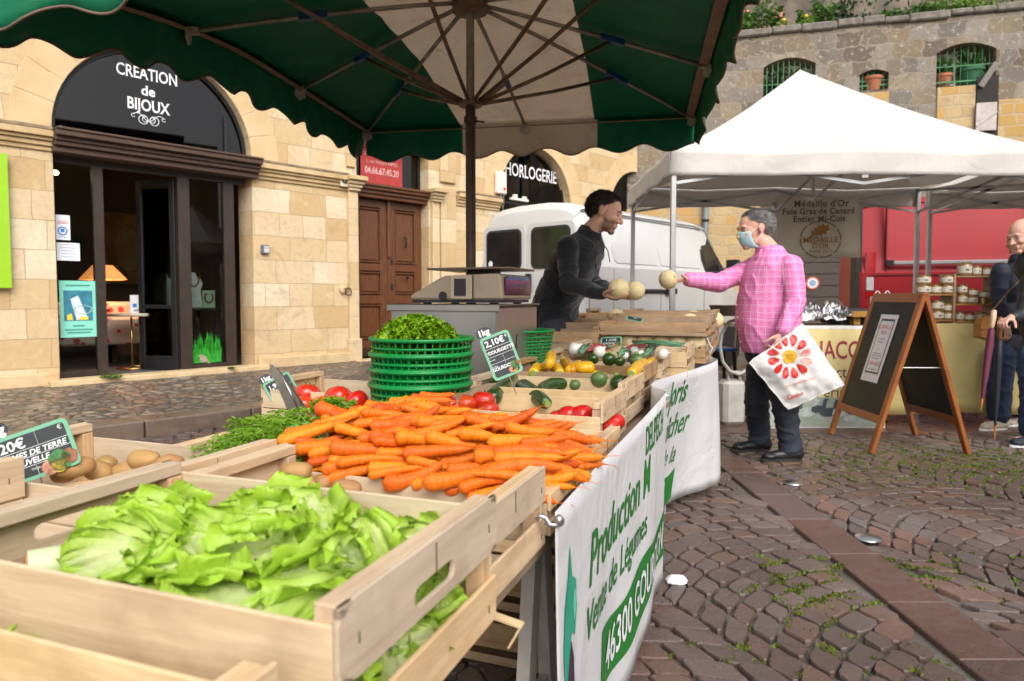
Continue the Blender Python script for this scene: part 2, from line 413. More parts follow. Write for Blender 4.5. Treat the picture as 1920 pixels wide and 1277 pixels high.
n1 = noise_n(nt, v, 40, 5); c = mixc(nt, mth(nt, 'MULTIPLY', n1, .4), c, (.2, .16, .13))
ed = ramp(nt, ve.outputs['Distance'], [(.02, (0,)*3), (.09, (1,)*3)])
c = mixc(nt, ed, (.075, .062, .05), c); nt.links.new(c, p.inputs['Base Color'])
nt.links.new(bump(nt, mth(nt, 'ADD', ramp(nt, ve.outputs['Distance'], [(0, (0,)*3), (.28, (1,)*3)]), mth(nt, 'MULTIPLY', n1, .15)), 1., .05), p.inputs['Normal'])
nt.links.new(mth(nt, 'MULTIPLY_ADD', noise_n(nt, v, 2, 3), .5, .15), p.inputs['Roughness']); M_RUB = m
pv = MB(); pv.box((6, KERB/2+.13, .06), (34, -KERB-.26+.4, .12)); 
po = obj('pavement', pv, M_RUB); po.location = F0; po.rotation_euler = (0, 0, FR); struct(po)
kb = MB(); s_ = -9.
while s_ < 20:
    L = rnd.uniform(.75, 1.15); kb.box((s_+L/2, KERB+.02, .055), (L-.012, .30, .15)); s_ += L
M_KERB = wetstone('kerb_stone', [(.2, .15, .11), (.27, .2, .14), (.24, .19, .14)], attr=False, dry=.4)
ko = obj('kerb', kb, M_KERB, bevel=.012); ko.location = F0; ko.rotation_euler = (0, 0, FR); struct(ko)

# ============================================================ LIMESTONE ARCADE BUILDING
def ashlar(name, tones, bw, rh, mortar, mcol, distort=.012, rough=.8, axes='XZ', stainc=(.12, .1, .08), lich=.0):
    m, nt, p = newmat(name); tc = nt.nodes.new('ShaderNodeTexCoord'); sp = nt.nodes.new('ShaderNodeSeparateXYZ'); nt.links.new(tc.outputs['Object'], sp.inputs[0])
    ob = tc.outputs['Object']
    nx = noise_n(nt, ob, 2.2, 3); nz = noise_n(nt, ob, 3.1, 3, .5, .5); fine = noise_n(nt, ob, 14, 6, .65); fin2 = noise_n(nt, ob, 70, 4, .6)
    cb = nt.nodes.new('ShaderNodeCombineXYZ')
    xx = mth(nt, 'ADD', sp.outputs[0], sp.outputs[1])
    nt.links.new(mth(nt, 'MULTIPLY_ADD', nx, distort*6, xx), cb.inputs[0]); nt.links.new(mth(nt, 'MULTIPLY_ADD', nz, distort*2.5, sp.outputs[2]), cb.inputs[1])
    b = nt.nodes.new('ShaderNodeTexBrick'); nt.links.new(cb.outputs[0], b.inputs['Vector'])
    b.inputs['Scale'].default_value = 1; b.inputs['Brick Width'].default_value = bw; b.inputs['Row Height'].default_value = rh; b.inputs['Mortar Size'].default_value = mortar
    b.inputs['Mortar Smooth'].default_value = .3; b.offset = .37; b.offset_frequency = 2; b.squash = .62; b.squash_frequency = 3
    b.inputs['Color1'].default_value = (0, 0, 0, 1); b.inputs['Color2'].default_value = (1, 1, 1, 1); b.inputs['Mortar'].default_value = (.5, .5, .5, 1)
    k = len(tones); c = ramp(nt, b.outputs['Color'], [((i+.5)/k, t) for i, t in enumerate(tones)])
    big = noise_n(nt, ob, .9, 5, .6, .5)
    c = mixc(nt, ramp(nt, big, [(.4, (0,)*3), (.7, (.55,)*3)]), c, tones[0])
    c = mixc(nt, ramp(nt, fine, [(.45, (0,)*3), (.8, (.5,)*3)]), c, tuple(x*.62 for x in tones[1]))
    c = mixc(nt, ramp(nt, fin2, [(.6, (0,)*3), (.8, (.5,)*3)]), c, tuple(x*.5 for x in tones[0]))
    stn = noise_n(nt, ob, 1.7, 6, .7, 1.2); c = mixc(nt, ramp(nt, stn, [(.56, (0,)*3), (.72, (.45,)*3)]), c, tuple(x*.5 for x in tones[0])); c = mixc(nt, ramp(nt, stn, [(.28, (.4,)*3), (.42, (0,)*3)]), c, tuple(min(.75, x*1.25) for x in tones[2]))
    if lich:
        l = noise_n(nt, ob, 9, 6, .75); c = mixc(nt, ramp(nt, l, [(.55, (0,)*3), (.62, (lich,)*3)]), c, (.42, .42, .38))
    c = mixc(nt, mth(nt, 'MULTIPLY', b.outputs['Fac'], .75), c, mcol)
    nt.links.new(c, p.inputs['Base Color']); p.inputs['Roughness'].default_value = rough; p.inputs['Specular IOR Level'].default_value = .25
    h = mth(nt, 'ADD', mth(nt, 'MULTIPLY', b.outputs['Fac'], -.9), mth(nt, 'ADD', mth(nt, 'MULTIPLY', fine, .5), mth(nt, 'MULTIPLY', b.outputs['Color'], .3)))
    nt.links.new(bump(nt, h, .6, .02), p.inputs['Normal']); MATS[name] = m; return m
LT = [(.50, .35, .18), (.57, .44, .26), (.62, .50, .33), (.54, .38, .20), (.66, .56, .41)]
M_ASH = ashlar('limestone_ashlar', LT, .60, .335, .004, (.30, .21, .12))
M_STONE = mat('carved_limestone', (.62, .48, .29), .8, var=.3, scale=5, col2=(.48, .34, .18), bmp=.4, bscale=50, spec=.25)
M_VOU = mat('voussoir_limestone', (.60, .46, .27), .8, var=.3, scale=2.5, col2=(.50, .35, .18), bmp=.4, bscale=40, spec=.25)
bld = thing('arcade_building', 'honey-coloured limestone arcade building with arched shopfronts on the left', 'building', F0, FR)
OPEN = [(1.22, 1.18, .12, 3.05, True), (4.85, .735, .05, 3.62, False), (8.45, 1.1, .12, 3.05, True), (12.1, 1.1, .12, 3.05, True)]
wall = MB(); HT = 8.5
def opening_top(o, s):
    c, r, z0, zs, arch = o; return zs+math.sqrt(max(0, r*r-(s-c)**2)) if arch else zs
edges = [-4.0]
for c, r, z0, zs, arch in OPEN: edges += [c-r] + ([c-r*math.cos(PI*k/28) for k in range(1, 28)] if arch else []) + [c+r]
edges += [13.6]
for a, b in zip(edges[:-1], edges[1:]):
    mid = (a+b)/2; o = [q for q in OPEN if abs(mid-q[0]) < q[1]]
    if not o: wall.add([(a, 0, 0), (b, 0, 0), (b, 0, HT), (a, 0, HT)], [(0, 1, 2, 3)])
    else:
        o = o[0]; wall.add([(a, 0, opening_top(o, a)), (b, 0, opening_top(o, b)), (b, 0, HT), (a, 0, HT)], [(0, 1, 2, 3)])
        za, zb = opening_top(o, a), opening_top(o, b); wall.add([(a, 0, za), (a, .42, za), (b, .42, zb), (b, 0, zb)], [(0, 1, 2, 3)])
for c, r, z0, zs, arch in OPEN:
    for sgn in (-1, 1):
        x = c+sgn*r; wall.add([(x, 0, 0), (x, .42, 0), (x, .42, zs), (x, 0, zs)], [(0, 1, 2, 3)])
    wall.box((c, .2, z0/2-.0), (2*r-.004, .5, z0+.03))
wall.box((4.8, 4.42, HT/2), (17.6, .05, HT)); wall.box((13.58, 2.2, HT/2), (.04, 4.4, HT)); wall.box((-3.98, 2.2, HT/2), (.04, 4.4, HT)); wall.box((4.8, 2.2, HT), (17.6, 4.5, .05))
obj('wall', wall, M_ASH, bld)
# projecting plinth, pilaster strips, cornice, voussoirs
pl = MB()
for a, b in ((-4, .02), (2.42, 4.0), (5.98, 7.33), (9.57, 10.98)): pl = MB(); pl.box(((a+b)/2, -.04, .19), (b-a, .09, .15)); obj('plinth', pl, M_STONE, bld, bevel=.01)
for x, w_, z, d_, y in ((1.2, 2.6, .13, .3, -.08), (4.85, 1.7, .09, .25, -.06)): pl = MB(); pl.box((x, y, z), (w_, d_, .10)); obj('doorstep', pl, M_STONE, bld, bevel=.01)
def cornice(name, segs):
    for a, b in segs:
        mb = MB()
        for z, h, d in ((2.80, .05, .03), (2.85, .05, .06), (2.90, .04, .09), (2.955, .07, .13)): mb.box(((a+b)/2, -d/2, z), (b-a, d, h))
        obj(name, mb, M_CORN, bld, bevel=.006)
M_CORN = mat('weathered_cornice_stone', (.58, .43, .24), .85, var=.5, scale=3, col2=(.40, .28, .14), bmp=.5, bscale=30, spec=.2)
cornice('cornice', [(-4, .03), (2.46, 3.92)]); cornice('cornice', [(6.22, 7.32), (9.58, 10.95), (13.25, 13.6)])
M_GRIME = mat('blackened_stone', (.13, .10, .075), .9, var=.6, scale=12, col2=(.3, .22, .13))
for a, b in ((-4, .03), (2.46, 3.92), (6.22, 7.32)): gr = MB(); gr.box(((a+b)/2, -.064, 3.012), (b-a-.01, .122, .04)); obj('cornice_capping', gr, M_GRIME, bld, bevel=.008)
def pilaster(s0, s1):
    mb = MB(); c, w_ = (s0+s1)/2, s1-s0
    mb.box((c, -.035, 1.42), (w_, .07, 2.72)); mb.box((c, -.05, .3), (w_+.05, .1, .35))
    for z, h, e in ((2.80, .045, .03), (2.85, .05, .06), (2.90, .05, .1), (2.96, .07, .15)): mb.box((c, -.05-e/2, z), (w_+e, .08+e, h))
    obj('pilaster', mb, M_STONE2, bld, bevel=.008)
M_STONE2 = ashlar('pilaster_stone', [LT[1], LT[2], LT[0]], .9, .42, .004, (.3, .21, .12))
pilaster(3.93, 4.10); pilaster(5.62, 5.78)
mb = MB(); mb.box((6.0, -.03, 1.6), (.36, .06, 2.9)); mb.box((6.0, -.03, 5.2), (.36, .06, 4.1)); mb.box((4.0, -.02, 5.2), (.16, .04, 4.1)); obj('pier_strip', mb, M_STONE2, bld, bevel=.006)
for c, r, z0, zs, arch in OPEN:
    if not arch: continue
    mb = MB(); nv = 13; R2 = r+.40
    for k in range(nv):
        a0, a1 = PI*k/nv+.004, PI*(k+1)/nv-.004; po_ = []
        for a in np.linspace(a0, a1, 4): po_.append((c-math.cos(a)*r*1.001, zs+math.sin(a)*r*1.001))
        for a in np.linspace(a1, a0, 4): po_.append((c-math.cos(a)*R2, zs+math.sin(a)*R2))
        mb.prism(po_, -.003-rnd.uniform(0, .003), .30, lambda a, b, d: (a, d, b))
    obj('arch_voussoirs', mb, M_VOU, bld, bevel=.004)
# joinery of the jeweller's shopfront
M_OLDW = mat('weathered_oak', (.10, .055, .035), .7, var=.6, scale=10, col2=(.04, .022, .015), bmp=.6, bscale=30, stretch=(1, 6, 14))
M_FRAME = mat('dark_brown_frame', (.035, .022, .017), .45, var=.3)
bm_ = MB()
for z, h, d in ((2.80, .07, .12), (2.86, .05, .17), (2.91, .05, .20), (2.965, .06, .26), (3.01, .03, .28)): bm_.box((1.235, -.0-d/2+.1, z), (2.42, d+.2, h))
obj('lintel_beam', bm_, M_OLDW, bld, bevel=.008)
bp = MB()
for x in (.10, 2.36): bp.ellipsoid((x, -.12, 3.04), (.025, .025, .02), n=8, m=6)
obj('lintel_bolt', bp, M_WHITE, bld, smooth=True)
Yg = .16
fr = MB()
for x, w_ in ((.525, .11), (1.52, .15), (2.12, .14), (.05, .05)): fr.box((x, Yg, 1.47), (w_, .10, 2.64))
fr.box((1.2, Yg, 2.73), (2.3, .09, .09)); fr.box((.27, Yg+.002, .20), (.4, .08, .09)); fr.box((1.83, Yg+.002, .19), (.46, .08, .07))
shop = obj('shopfront_frame', fr, M_FRAME, bld, bevel=.005)
fo = MB()
ring = [(1.22-math.cos(a)*1.16, 3.06+math.sin(a)*1.16) for a in np.linspace(0, PI, 40)]; rin = [(1.22-math.cos(a)*1.12, 3.06+math.sin(a)*1.12) for a in np.linspace(0, PI, 40)]
for a, b, c_, d in zip(ring[:-1], ring[1:], rin[1:], rin[:-1]): fo.prism([a, b, c_, d], .12, .18, lambda a, b, d: (a, d, b))
fo.box((1.2, .15, 3.055), (2.3, .08, .03)); fo.box((2.10, .15, 3.32), (.03, .05, .5))
obj('fanlight_frame', fo, M_BLACK, bld)
pg = MB(); pg.prism(rin, .155, .16, lambda a, b, d: (a, d, b)); fan = obj('fanlight_glass', pg, M_GLASSD, bld)
lt = MB(); L_ = lambda b, x, z, s, **k: text_on(lt, b, (x, .15, z), (1, 0, 0), (0, 0, 1), s, serif=True, **k)
L_('CR\u00c9ATION', 1.13, 3.92, .205, bold=.002, sx=.72); L_('de', 1.13, 3.715, .17, bold=.003); L_('BIJOUX', 1.13, 3.53, .20, bold=.003, sx=.76)
for s1 in (1, -1):
    K = .72; ox, oz = 1.13, 3.355; C_ = lambda cx, cz, r, a0, a1, n: [(ox+K*(cx+r*math.cos(a)), .145, oz+K*(cz+r*math.sin(a))) for a in np.linspace(a0, a1, n)]
    lt.tube(C_(-s1*.09, 0, .075, 0, 2*PI, 24), .0045, 5); lt.tube(C_(-s1*.06, .01, .045, 0, 2*PI, 20), .004, 5)
    lt.tube([(ox-s1*K*(.25-.25*t), .145, oz+K*(.07+.045*math.sin(t*5.)-.04*t)) for t in np.linspace(0, 1, 14)], .0045, 5); lt.tube(C_(-s1*.25, .05, .03, .8, 5.6, 12), .004, 5)
obj('lettering', lt, mat('white_lettering', (.8, .8, .82), .4, var=.02), bld)
gl = MB()
for a, b in ((.07, .47), (1.60, 2.05)): gl.box(((a+b)/2, Yg, 1.46), (b-a, .008, 2.44))
obj('shop_window_glass', gl, M_GLASS, bld)
# open door leaf, hinged on the second post and swung inwards
dr = MB(); HR = Matrix.Rotation(math.radians(118), 3, 'Z')
def hb(c, d): dr.box(HR @ Vector(c), d, HR)
for x in (.04, .56): hb((x, 0, 1.42), (.08, .045, 2.5))
for z, h in ((.24, .2), (2.63, .1), (1.0, .05)): hb((.3, 0, z), (.46, .04, h))
df = obj('shop_door', dr, M_BLACK, bld, bevel=.004); df.location = (1.44, .2, 0)
dg = MB(); dg.box(HR @ Vector((.3, 0, 1.45)), (.44, .006, 2.2), HR); do_ = obj('door_glass', dg, M_GLASS, df)
dh = MB(); dh.tube([HR @ Vector((.54, -.07, z)) for z in (1.05, 1.35)], .012); obj('door_handle', dh, M_STEEL, df, smooth=True)
# shop interior shell
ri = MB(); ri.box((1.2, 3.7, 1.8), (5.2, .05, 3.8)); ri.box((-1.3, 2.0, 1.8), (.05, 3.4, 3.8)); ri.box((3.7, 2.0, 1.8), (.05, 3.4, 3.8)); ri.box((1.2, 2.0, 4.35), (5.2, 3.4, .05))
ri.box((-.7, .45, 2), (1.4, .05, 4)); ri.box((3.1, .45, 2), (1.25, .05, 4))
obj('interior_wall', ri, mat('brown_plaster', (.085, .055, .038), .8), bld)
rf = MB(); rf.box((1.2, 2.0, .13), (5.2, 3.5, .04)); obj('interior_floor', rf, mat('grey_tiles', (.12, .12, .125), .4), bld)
for x, y, z in ((2.0, 1.2, 3.1), (.3, 1.0, 2.7), (2.7, 3.0, 2.9)):
    b_ = MB(); b_.ellipsoid((x, y, z), (.04, .04, .03), n=10, m=8); obj('spot_bulb', b_, mat('bulb_glow', (1, .8, .5), .5, emit=((1, .75, .4), 12)), bld, smooth=True)
# number 8 double door
M_DOORW = mat('varnished_chestnut', (.15, .052, .018), .42, var=.55, scale=5, col2=(.07, .024, .010), bmp=.35, bscale=40, stretch=(14, 5, 1.2))
for k, (x0, x1) in enumerate(((4.13, 4.845), (4.855, 5.57))):
    d = MB(); c = (x0+x1)/2; w_ = x1-x0; z0, z1 = .16, 2.72
    for x in (x0+.06, x1-.06): d.box((x, .22, (z0+z1)/2), (.12, .07, z1-z0))
    rails = [z0+.14, 1.02, 1.16, 1.55, 1.66, 2.66]
    for z, h in ((z0+.13, .26), (1.09, .14), (1.62, .12), (2.66, .12)): d.box((c, .22, z), (w_-.24, .068, h))
    leaf = obj('door_leaf', d, M_DOORW, bld, bevel=.006)
    for za, zb in ((.42, 1.02), (1.16, 1.56), (1.68, 2.60)):
        q = MB(); q.box((c, .245, (za+zb)/2), (w_-.24, .03, zb-za)); q.box((c, .225, (za+zb)/2), (w_-.36, .035, zb-za-.12))
        for z in (za+.03, zb-.03): q.box((c, .20, z), (w_-.22, .03, .025))
        for x in (x0+.14, x1-.14): q.box((x, .20, (za+zb)/2), (.025, .03, zb-za))
        obj('door_panel', q, M_DOORW, leaf, bevel=.006)
    q = MB(); q.box((c, .17, z0+.07), (w_-.01, .05, .15)); obj('kick_board', q, mat('dark_kickboard', (.03, .015, .01), .5), leaf, bevel=.01)
q = MB(); q.tube([(5.22, .17, 1.46), (5.22, .13, 1.46), (5.22, .11, 1.46)], [.015, .03, .02], 10); q.tube([(5.20, .18, 2.15), (5.20, .14, 2.12), (5.20, .13, 2.02), (5.20, .16, 1.98)], .015, 8); q.box((4.92, .18, 1.72), (.03, .02, .09)); q.box((4.92, .18, 1.3), (.03, .02, .09)); obj('door_knocker', q, M_BLACK, bld, smooth=40)
q = MB(); 
for z, h, d_ in ((2.76, .06, .16), (2.82, .06, .20), (2.875, .05, .25), (2.92, .04, .28)): q.box((4.85, .24-d_/2, z), (1.47, d_+.1, h))
q.box((4.85, .16, 2.4), (.06, .05, 1.2)); q.box((4.85, .09, 2.82), (.09, .06, .16)); obj('door_cornice', q, M_DOORW, bld, bevel=.008)
q = MB(); q.box((4.85, .24, 3.28), (1.44, .01, .64)); obj('transom_glass', q, M_GLASSD, bld)
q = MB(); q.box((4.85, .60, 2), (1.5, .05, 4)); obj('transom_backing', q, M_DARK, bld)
q = MB(); q.box((5.55, .23, 3.28), (.04, .05, .66)); q.box((4.85, .23, 2.965), (1.44, .05, .03)); obj('transom_frame', q, M_BLACK, bld)
# watchmaker's fanlight and the third arch
for c in (8.45, 12.1):
    pts = [(c-math.cos(a)*1.08, 3.0+math.sin(a)*1.08) for a in np.linspace(0, PI, 36)]
    q = MB(); q.prism([(c-1.08, .15)]+pts+[(c+1.08, .15)], .2, .21, lambda a, b, d: (a, d, b)); obj('fanlight_glass', q, M_GLASSD, bld)
    q = MB(); q.prism([(c-1.1, .05)]+[(c-math.cos(a)*1.1, 3.0+math.sin(a)*1.1) for a in np.linspace(0, PI, 36)]+[(c+1.1, .05)], .9, .95, lambda a, b, d: (a, d, b)); obj('interior_wall', q, mat('grey_dusty_wall', (.10, .095, .09), .8), bld)
    q = MB(); q.box((c+1.06, .2, 1.9), (.07, .05, 3.6)); q.box((c-1.06, .2, 1.9), (.07, .05, 3.6)); q.box((c, .2, 3.0), (2.1, .05, .05)); obj('window_frame', q, M_BLACK, bld)
q = MB(); text_on(q, 'HORLOGERIE', (8.50, .19, 3.66), (1, 0, 0), (0, 0, 1), .36, bold=.002, sx=.74, serif=True); obj('lettering', q, MATS['white_lettering'], bld)
# ------------------------------------------------------------ things fixed to or standing in the building
def fw(s, y, z): return F0+FX*s+FY*y+Vector((0, 0, z))
def flat_sheet(name, w_, h, colour, label, cat, loc, rz, art=None, group=None, thick=.004, rough=.5, tiltx=0):
    """poster: x right, z up, front toward -y; art(mb-list) adds coloured parts"""
    t = thing(name, label, cat, loc, 0, group, rot=(tiltx, 0, rz)); q = MB(); q.box((0, 0, 0), (w_, thick, h)); obj('sheet', q, mat(name+'_paper_'+label[:12], colour, rough, var=.05), t)
    if art:
        for nm, mb, mt in art(): obj(nm, mb, mt, t)
    return t
def col(name, c, rough=.5, **k): return mat(name, c, rough, var=k.pop('var', .08), **k)
def rect(q, x, z, w_, h, y=-.003): q.box((x, y, z), (w_, .002, h))
def lines(q, x, z, w_, n, dz, h=.006, y=-.004, jit=.3):
    for k in range(n): ww = w_*rnd.uniform(1-jit, 1); q.box((x, y, z-k*dz), (ww, .002, h))
def art_green():
    a = MB(); rect(a, -.05, .05, .5, .95); b = MB(); text_on(b, 'TRUFFE & NOIX DU PERIGORD TUY', (-.42, -.004, .60), (1, 0, 0), (0, 0, 1), .11, bold=.002) if 0 else None
    b = MB(); text_on(b, 'UY', (.28, -.004, .545), (1, 0, 0), (0, 0, 1), .12, bold=.003, lift=.002); text_on(b, 'X', (.28, -.004, -.47), (1, 0, 0), (0, 0, 1), .12, bold=.003, lift=.002)
    return [('picture', a, mat('crimson_picture', (.30, .02, .07), .5, var=.8, scale=9, col2=(.03, .02, .02))), ('lettering', b, MATS['white_lettering'])]
flat_sheet('wall_sign', .80, 1.45, (.28, .52, .01), 'tall lime green framed sign with crimson picture on the wall left of the shop', 'sign', fw(-.80, -.07, 1.95), FR, art_green, thick=.03)
def art_red():
    b = MB(); t = lambda s, z, h, **k: text_on(b, s, (.0, -.004, z), (1, 0, 0), (0, 0, 1), h, **k)
    t('\u00c0 VENDRE', .30, .19, bold=.004, sx=.8); t('CABINET IMMOBILIER', .13, .085, sx=.85); t('1, rue Voltaire NIMES', .02, .08, sx=.9); t('04.66.67.45.20', -.13, .15, bold=.003, sx=.78)
    return [('lettering', b, mat('faded_pink_lettering', (.66, .42, .40), .6))]
flat_sheet('for_sale_sign', .84, .85, (.36, .035, .03), 'faded red estate agent sign with white phone number behind the transom of door 8', 'sign', fw(4.76, .21, 3.33), FR, art_red)
def art_note(n, dz, w_):
    def f():
        b = MB(); lines(b, 0, .08, w_, n, dz, .006); return [('print', b, mat('grey_print', (.25, .27, .35), .6))]
    return f
def art_mask():
    b = MB(); b.tube([(.0+.045*math.cos(a), -.004, -.04+.045*math.sin(a)) for a in np.linspace(0, 2*PI, 20)], .007, 4); b.box((0, -.004, -.035), (.04, .002, .04)); lines(b, 0, -.11, .11, 1, .02)
    c = MB(); lines(c, .0, .07, .12, 2, .022, .008); return [('pictogram', b, col('blue_ink', (.03, .2, .5))), ('print', c, col('red_ink', (.6, .15, .1)))]
flat_sheet('notice', .155, .29, (.74, .76, .82), 'white notice with blue mask pictogram taped high on the left shop window', 'notice', fw(.15, Yg-.012, 1.94), FR, art_mask)
flat_sheet('notice', .24, .21, (.74, .76, .82), 'plain white printed notice taped under the mask notice on the shop window', 'notice', fw(.20, Yg-.012, 1.66), FR, art_note(5, .035, .16))
def art_poster():
    a = MB(); rect(a, 0, .04, .30, .36); b = MB(); lines(b, 0, .28, .27, 1, .03, .018); lines(b, 0, -.20, .14, 1, .03, .016); lines(b, 0, -.245, .31, 2, .035, .016)
    c = MB(); c.prism([(-.08, .12), (.0, .16), (.1, -.12), (-.02, -.13)], -.005, -.004, lambda a, b, d: (a, d, b))
    d = MB(); d.prism([(-.12, -.13), (-.12, -.07), (-.07, -.05), (-.06, -.13)], -.0065, -.005, lambda a, b, d: (a, d, b)); d.prism([(0, -.13), (.0, -.10), (.10, -.09), (.10, -.13)], -.0065, -.005, lambda a, b, d: (a, d, b))
    e = MB()
    for k in range(26): an = k*.24; e.ellipsoid((.05+.09*math.cos(an)+rnd.uniform(-.01, .01), -.006, -.01+.05*math.sin(an)), (.009, .003, .008), n=6, m=4)
    return [('picture', a, mat('teal_picture', (.02, .12, .2), .5, var=.5, scale=14, col2=(.04, .25, .33))), ('print', b, col('dark_teal_print', (.05, .25, .2))), ('ribbon', c, col('pale_blue_card', (.6, .65, .75))), ('gold_detail', d, col('yellow_card', (.75, .55, .05))), ('beads', e, col('teal_beads', (.25, .5, .42)))]
flat_sheet('poster', .38, .67, (.22, .62, .50), 'turquoise jewellery poster with ribbon and beads low on the left shop window', 'poster', fw(.285, Yg-.014, .985), FR, art_poster)
# decal of grass with a sparrow on the right pane
gd = thing('grass_decal', 'bright green grass window sticker low on the right shop pane', 'sticker', fw(1.80, Yg-.012, .24), FR); q = MB()
for k in range(90):
    x = rnd.uniform(-.18, .18); h = rnd.uniform(.22, .46)*(1-.2*abs(x)/.18); l = rnd.uniform(-.03, .03); wd = rnd.uniform(.008, .016)
    q.add([(x-wd, -rnd.uniform(.001, .004), 0), (x+wd, -.002, 0), (x+l*.5+wd*.7, -.002, h*.6), (x+l, -.002, h), (x+l*.5-wd*.7, -.002, h*.6)], [(0, 1, 2, 3, 4)])
obj('blades', q, mat('decal_green', (.03, .38, .03), .4, var=.7, scale=25, col2=(.01, .16, .012)), gd)
q = MB(); q.prism([(-.08, .0), (.0, .0), (.03, -.02), (.05, -.02), (.0, .06), (-.03, .09), (-.06, .11), (-.09, .10), (-.10, .085), (-.09, .06)], -.007, -.006, lambda a, b, d: (a-.02, d, b+.01)); obj('sparrow', q, mat('sparrow_print', (.45, .38, .33), .6, var=.8, scale=40, col2=(.15, .08, .05)), gd)
# intercom, number plate, ring, alarm box
t = thing('intercom', 'small grey doorbell box on the pier right of the shop', 'doorbell', fw(2.56, -.01, 1.80), FR); q = MB(); q.box((0, -.02, 0), (.115, .05, .125)); obj('case', q, mat('grey_plastic', (.12, .13, .15), .5), t, bevel=.008); q = MB(); q.box((.012, -.046, .0), (.075, .006, .09)); obj('face_plate', q, mat('pale_plate', (.5, .5, .5), .4), t); q = MB(); [q.tube([(x, -.048, .02), (x, -.054, .02)], .007, 8) for x in (-.006, .03)]; obj('button', q, M_BLACK, t)
t = thing('house_number', 'small pale plaque with the number 8 beside the wooden door', 'number plate', fw(3.84, -.085, 2.93), FR); q = MB(); q.box((0, 0, 0), (.15, .02, .22)); obj('plaque', q, mat('cream_enamel', (.6, .52, .38), .5), t, bevel=.006); q = MB(); text_on(q, '8', (0, -.012, 0), (1, 0, 0), (0, 0, 1), .2, bold=.004); obj('numeral', q, M_BLACK, t)
t = thing('iron_ring', 'black iron ring hanging from a stone boss left of door 8', 'ring', fw(3.84, -.01, 1.22), FR); q = MB(); q.ellipsoid((0, -.01, .03), (.075, .05, .075), n=12, m=8); q.tube([(0, -.03, .06), (0, -.07, .05)], .03, 8); obj('stone_boss', q, M_STONE, t, smooth=True); q = MB(); q.tube([(.04+.055*math.cos(a), -.09, -.01+.055*math.sin(a)) for a in np.linspace(0, 2*PI, 22)], .009, 6); obj('ring', q, M_BLACK, t, smooth=True)
t = thing('alarm_box', 'white alarm box with a red light beside the watchmaker arch', 'alarm box', fw(7.32, -.06, 3.3), FR); q = MB(); q.box((0, 0, 0), (.26, .10, .42)); obj('case', q, mat('ivory_plastic', (.7, .66, .58), .45, var=.1), t, bevel=.02); q = MB(); q.box((.05, -.055, -.11), (.05, .01, .05)); obj('red_light', q, col('red_lens', (.6, .03, .02)), t); q = MB(); q.tube([(-.02, -.03, -.2), (-.03, -.03, -.3), (.04, -.03, -.5), (.02, 0, -.6)], .012, 6); q.tube([(.04, -.03, -.2), (.06, -.03, -.35), (.02, -.02, -.6)], .01, 6); obj('cable', q, mat('grey_cable', (.15, .14, .13), .6), t, smooth=True)
t = thing('cable_clip', 'white cable junction on the ledge right of the alarm box', 'junction box', fw(7.8, -.1, 3.03), FR); q = MB(); q.box((0, 0, 0), (.5, .06, .05)); q.box((-.12, 0, .05), (.1, .06, .08)); q.box((.15, 0, .045), (.1, .06, .06)); obj('body', q, MATS['ivory_plastic'], t, bevel=.008)
# interior furniture
t = thing('table_lamp', 'table lamp with a glowing orange shade inside the jewellery shop', 'lamp', fw(.96, 1.55, .93), FR)
q = MB(); q.lathe([(.09, 0), (.08, .02), (.02, .04), (.03, .15), (.015, .25), (.012, .46)], n=14); obj('base', q, M_FRAME, t, smooth=True)
q = MB(); q.add([(x*.10, y*.10, .64) for x, y in ((-1, -1), (1, -1), (1, 1), (-1, 1))]+[(x*.24, y*.24, .44) for x, y in ((-1, -1), (1, -1), (1, 1), (-1, 1))], [(0, 1, 5, 4), (1, 2, 6, 5), (2, 3, 7, 6), (3, 0, 4, 7)]); obj('shade', q, mat('lit_orange_shade', (.8, .35, .12), .6, emit=((1, .32, .08), .55)), t, solid=.004)
lp = bpy.data.lights.new('lamp_bulb', 'POINT'); lp.energy = 14; lp.color = (1, .6, .3); lp.shadow_soft_size = .05; lo = bpy.data.objects.new('lamp_bulb', lp); sc.collection.objects.link(lo); lo.parent = t; lo.location = (0, 0, .5)
t = thing('round_table', 'small round brass-legged table inside the shop doorway', 'table', fw(1.17, .95, .15), FR)
q = MB(); q.lathe([(.0, .72), (.33, .72), (.34, .74), (.33, .76), (0, .76)], n=28); obj('tabletop', q, mat('pale_top', (.5, .42, .33), .35), t, smooth=40)
q = MB(); [q.tube([(x, 0, .02), (x, 0, .72)], .012, 8) for x in (-.05, .05)]; q.tube([(.24*math.cos(a), .2*math.sin(a), .015) for a in np.linspace(0, 2*PI, 24)], .012, 6); obj('leg', q, mat('brass', (.6, .38, .12), .3, 1.), t, smooth=True)
flat_sheet('notice', .17, .24, (.75, .76, .8), 'white card with blue and green signs standing on the round table', 'card', fw(1.14, .78, 1.035), FR, lambda: [('pictogram', (lambda b: (rect(b, -.03, -.02, .05, .05), b)[1])(MB()), MATS['blue_ink']), ('print', (lambda b: (lines(b, .0, -.075, .12, 2, .018, .008), b)[1])(MB()), M_BLACK)])
t = thing('sanitiser_bottle', 'clear pump bottle of turquoise sanitiser on the round table', 'bottle', fw(1.33, .84, .915), FR); q = MB(); q.lathe([(0, 0), (.035, 0), (.035, .13), (.02, .155), (.012, .16), (.012, .18)], n=14); obj('bottle', q, mat('cloudy_bottle', (.55, .65, .66), .2), t, smooth=True); q = MB(); q.lathe([(0, .004), (.036, .004), (.036, .07), (0, .07)], n=14); obj('gel', q, mat('turquoise_gel', (.05, .4, .35), .2), t); q = MB(); q.tube([(0, 0, .17), (0, 0, .22), (-.04, 0, .22)], .008, 6); obj('pump', q, M_WHITE, t)
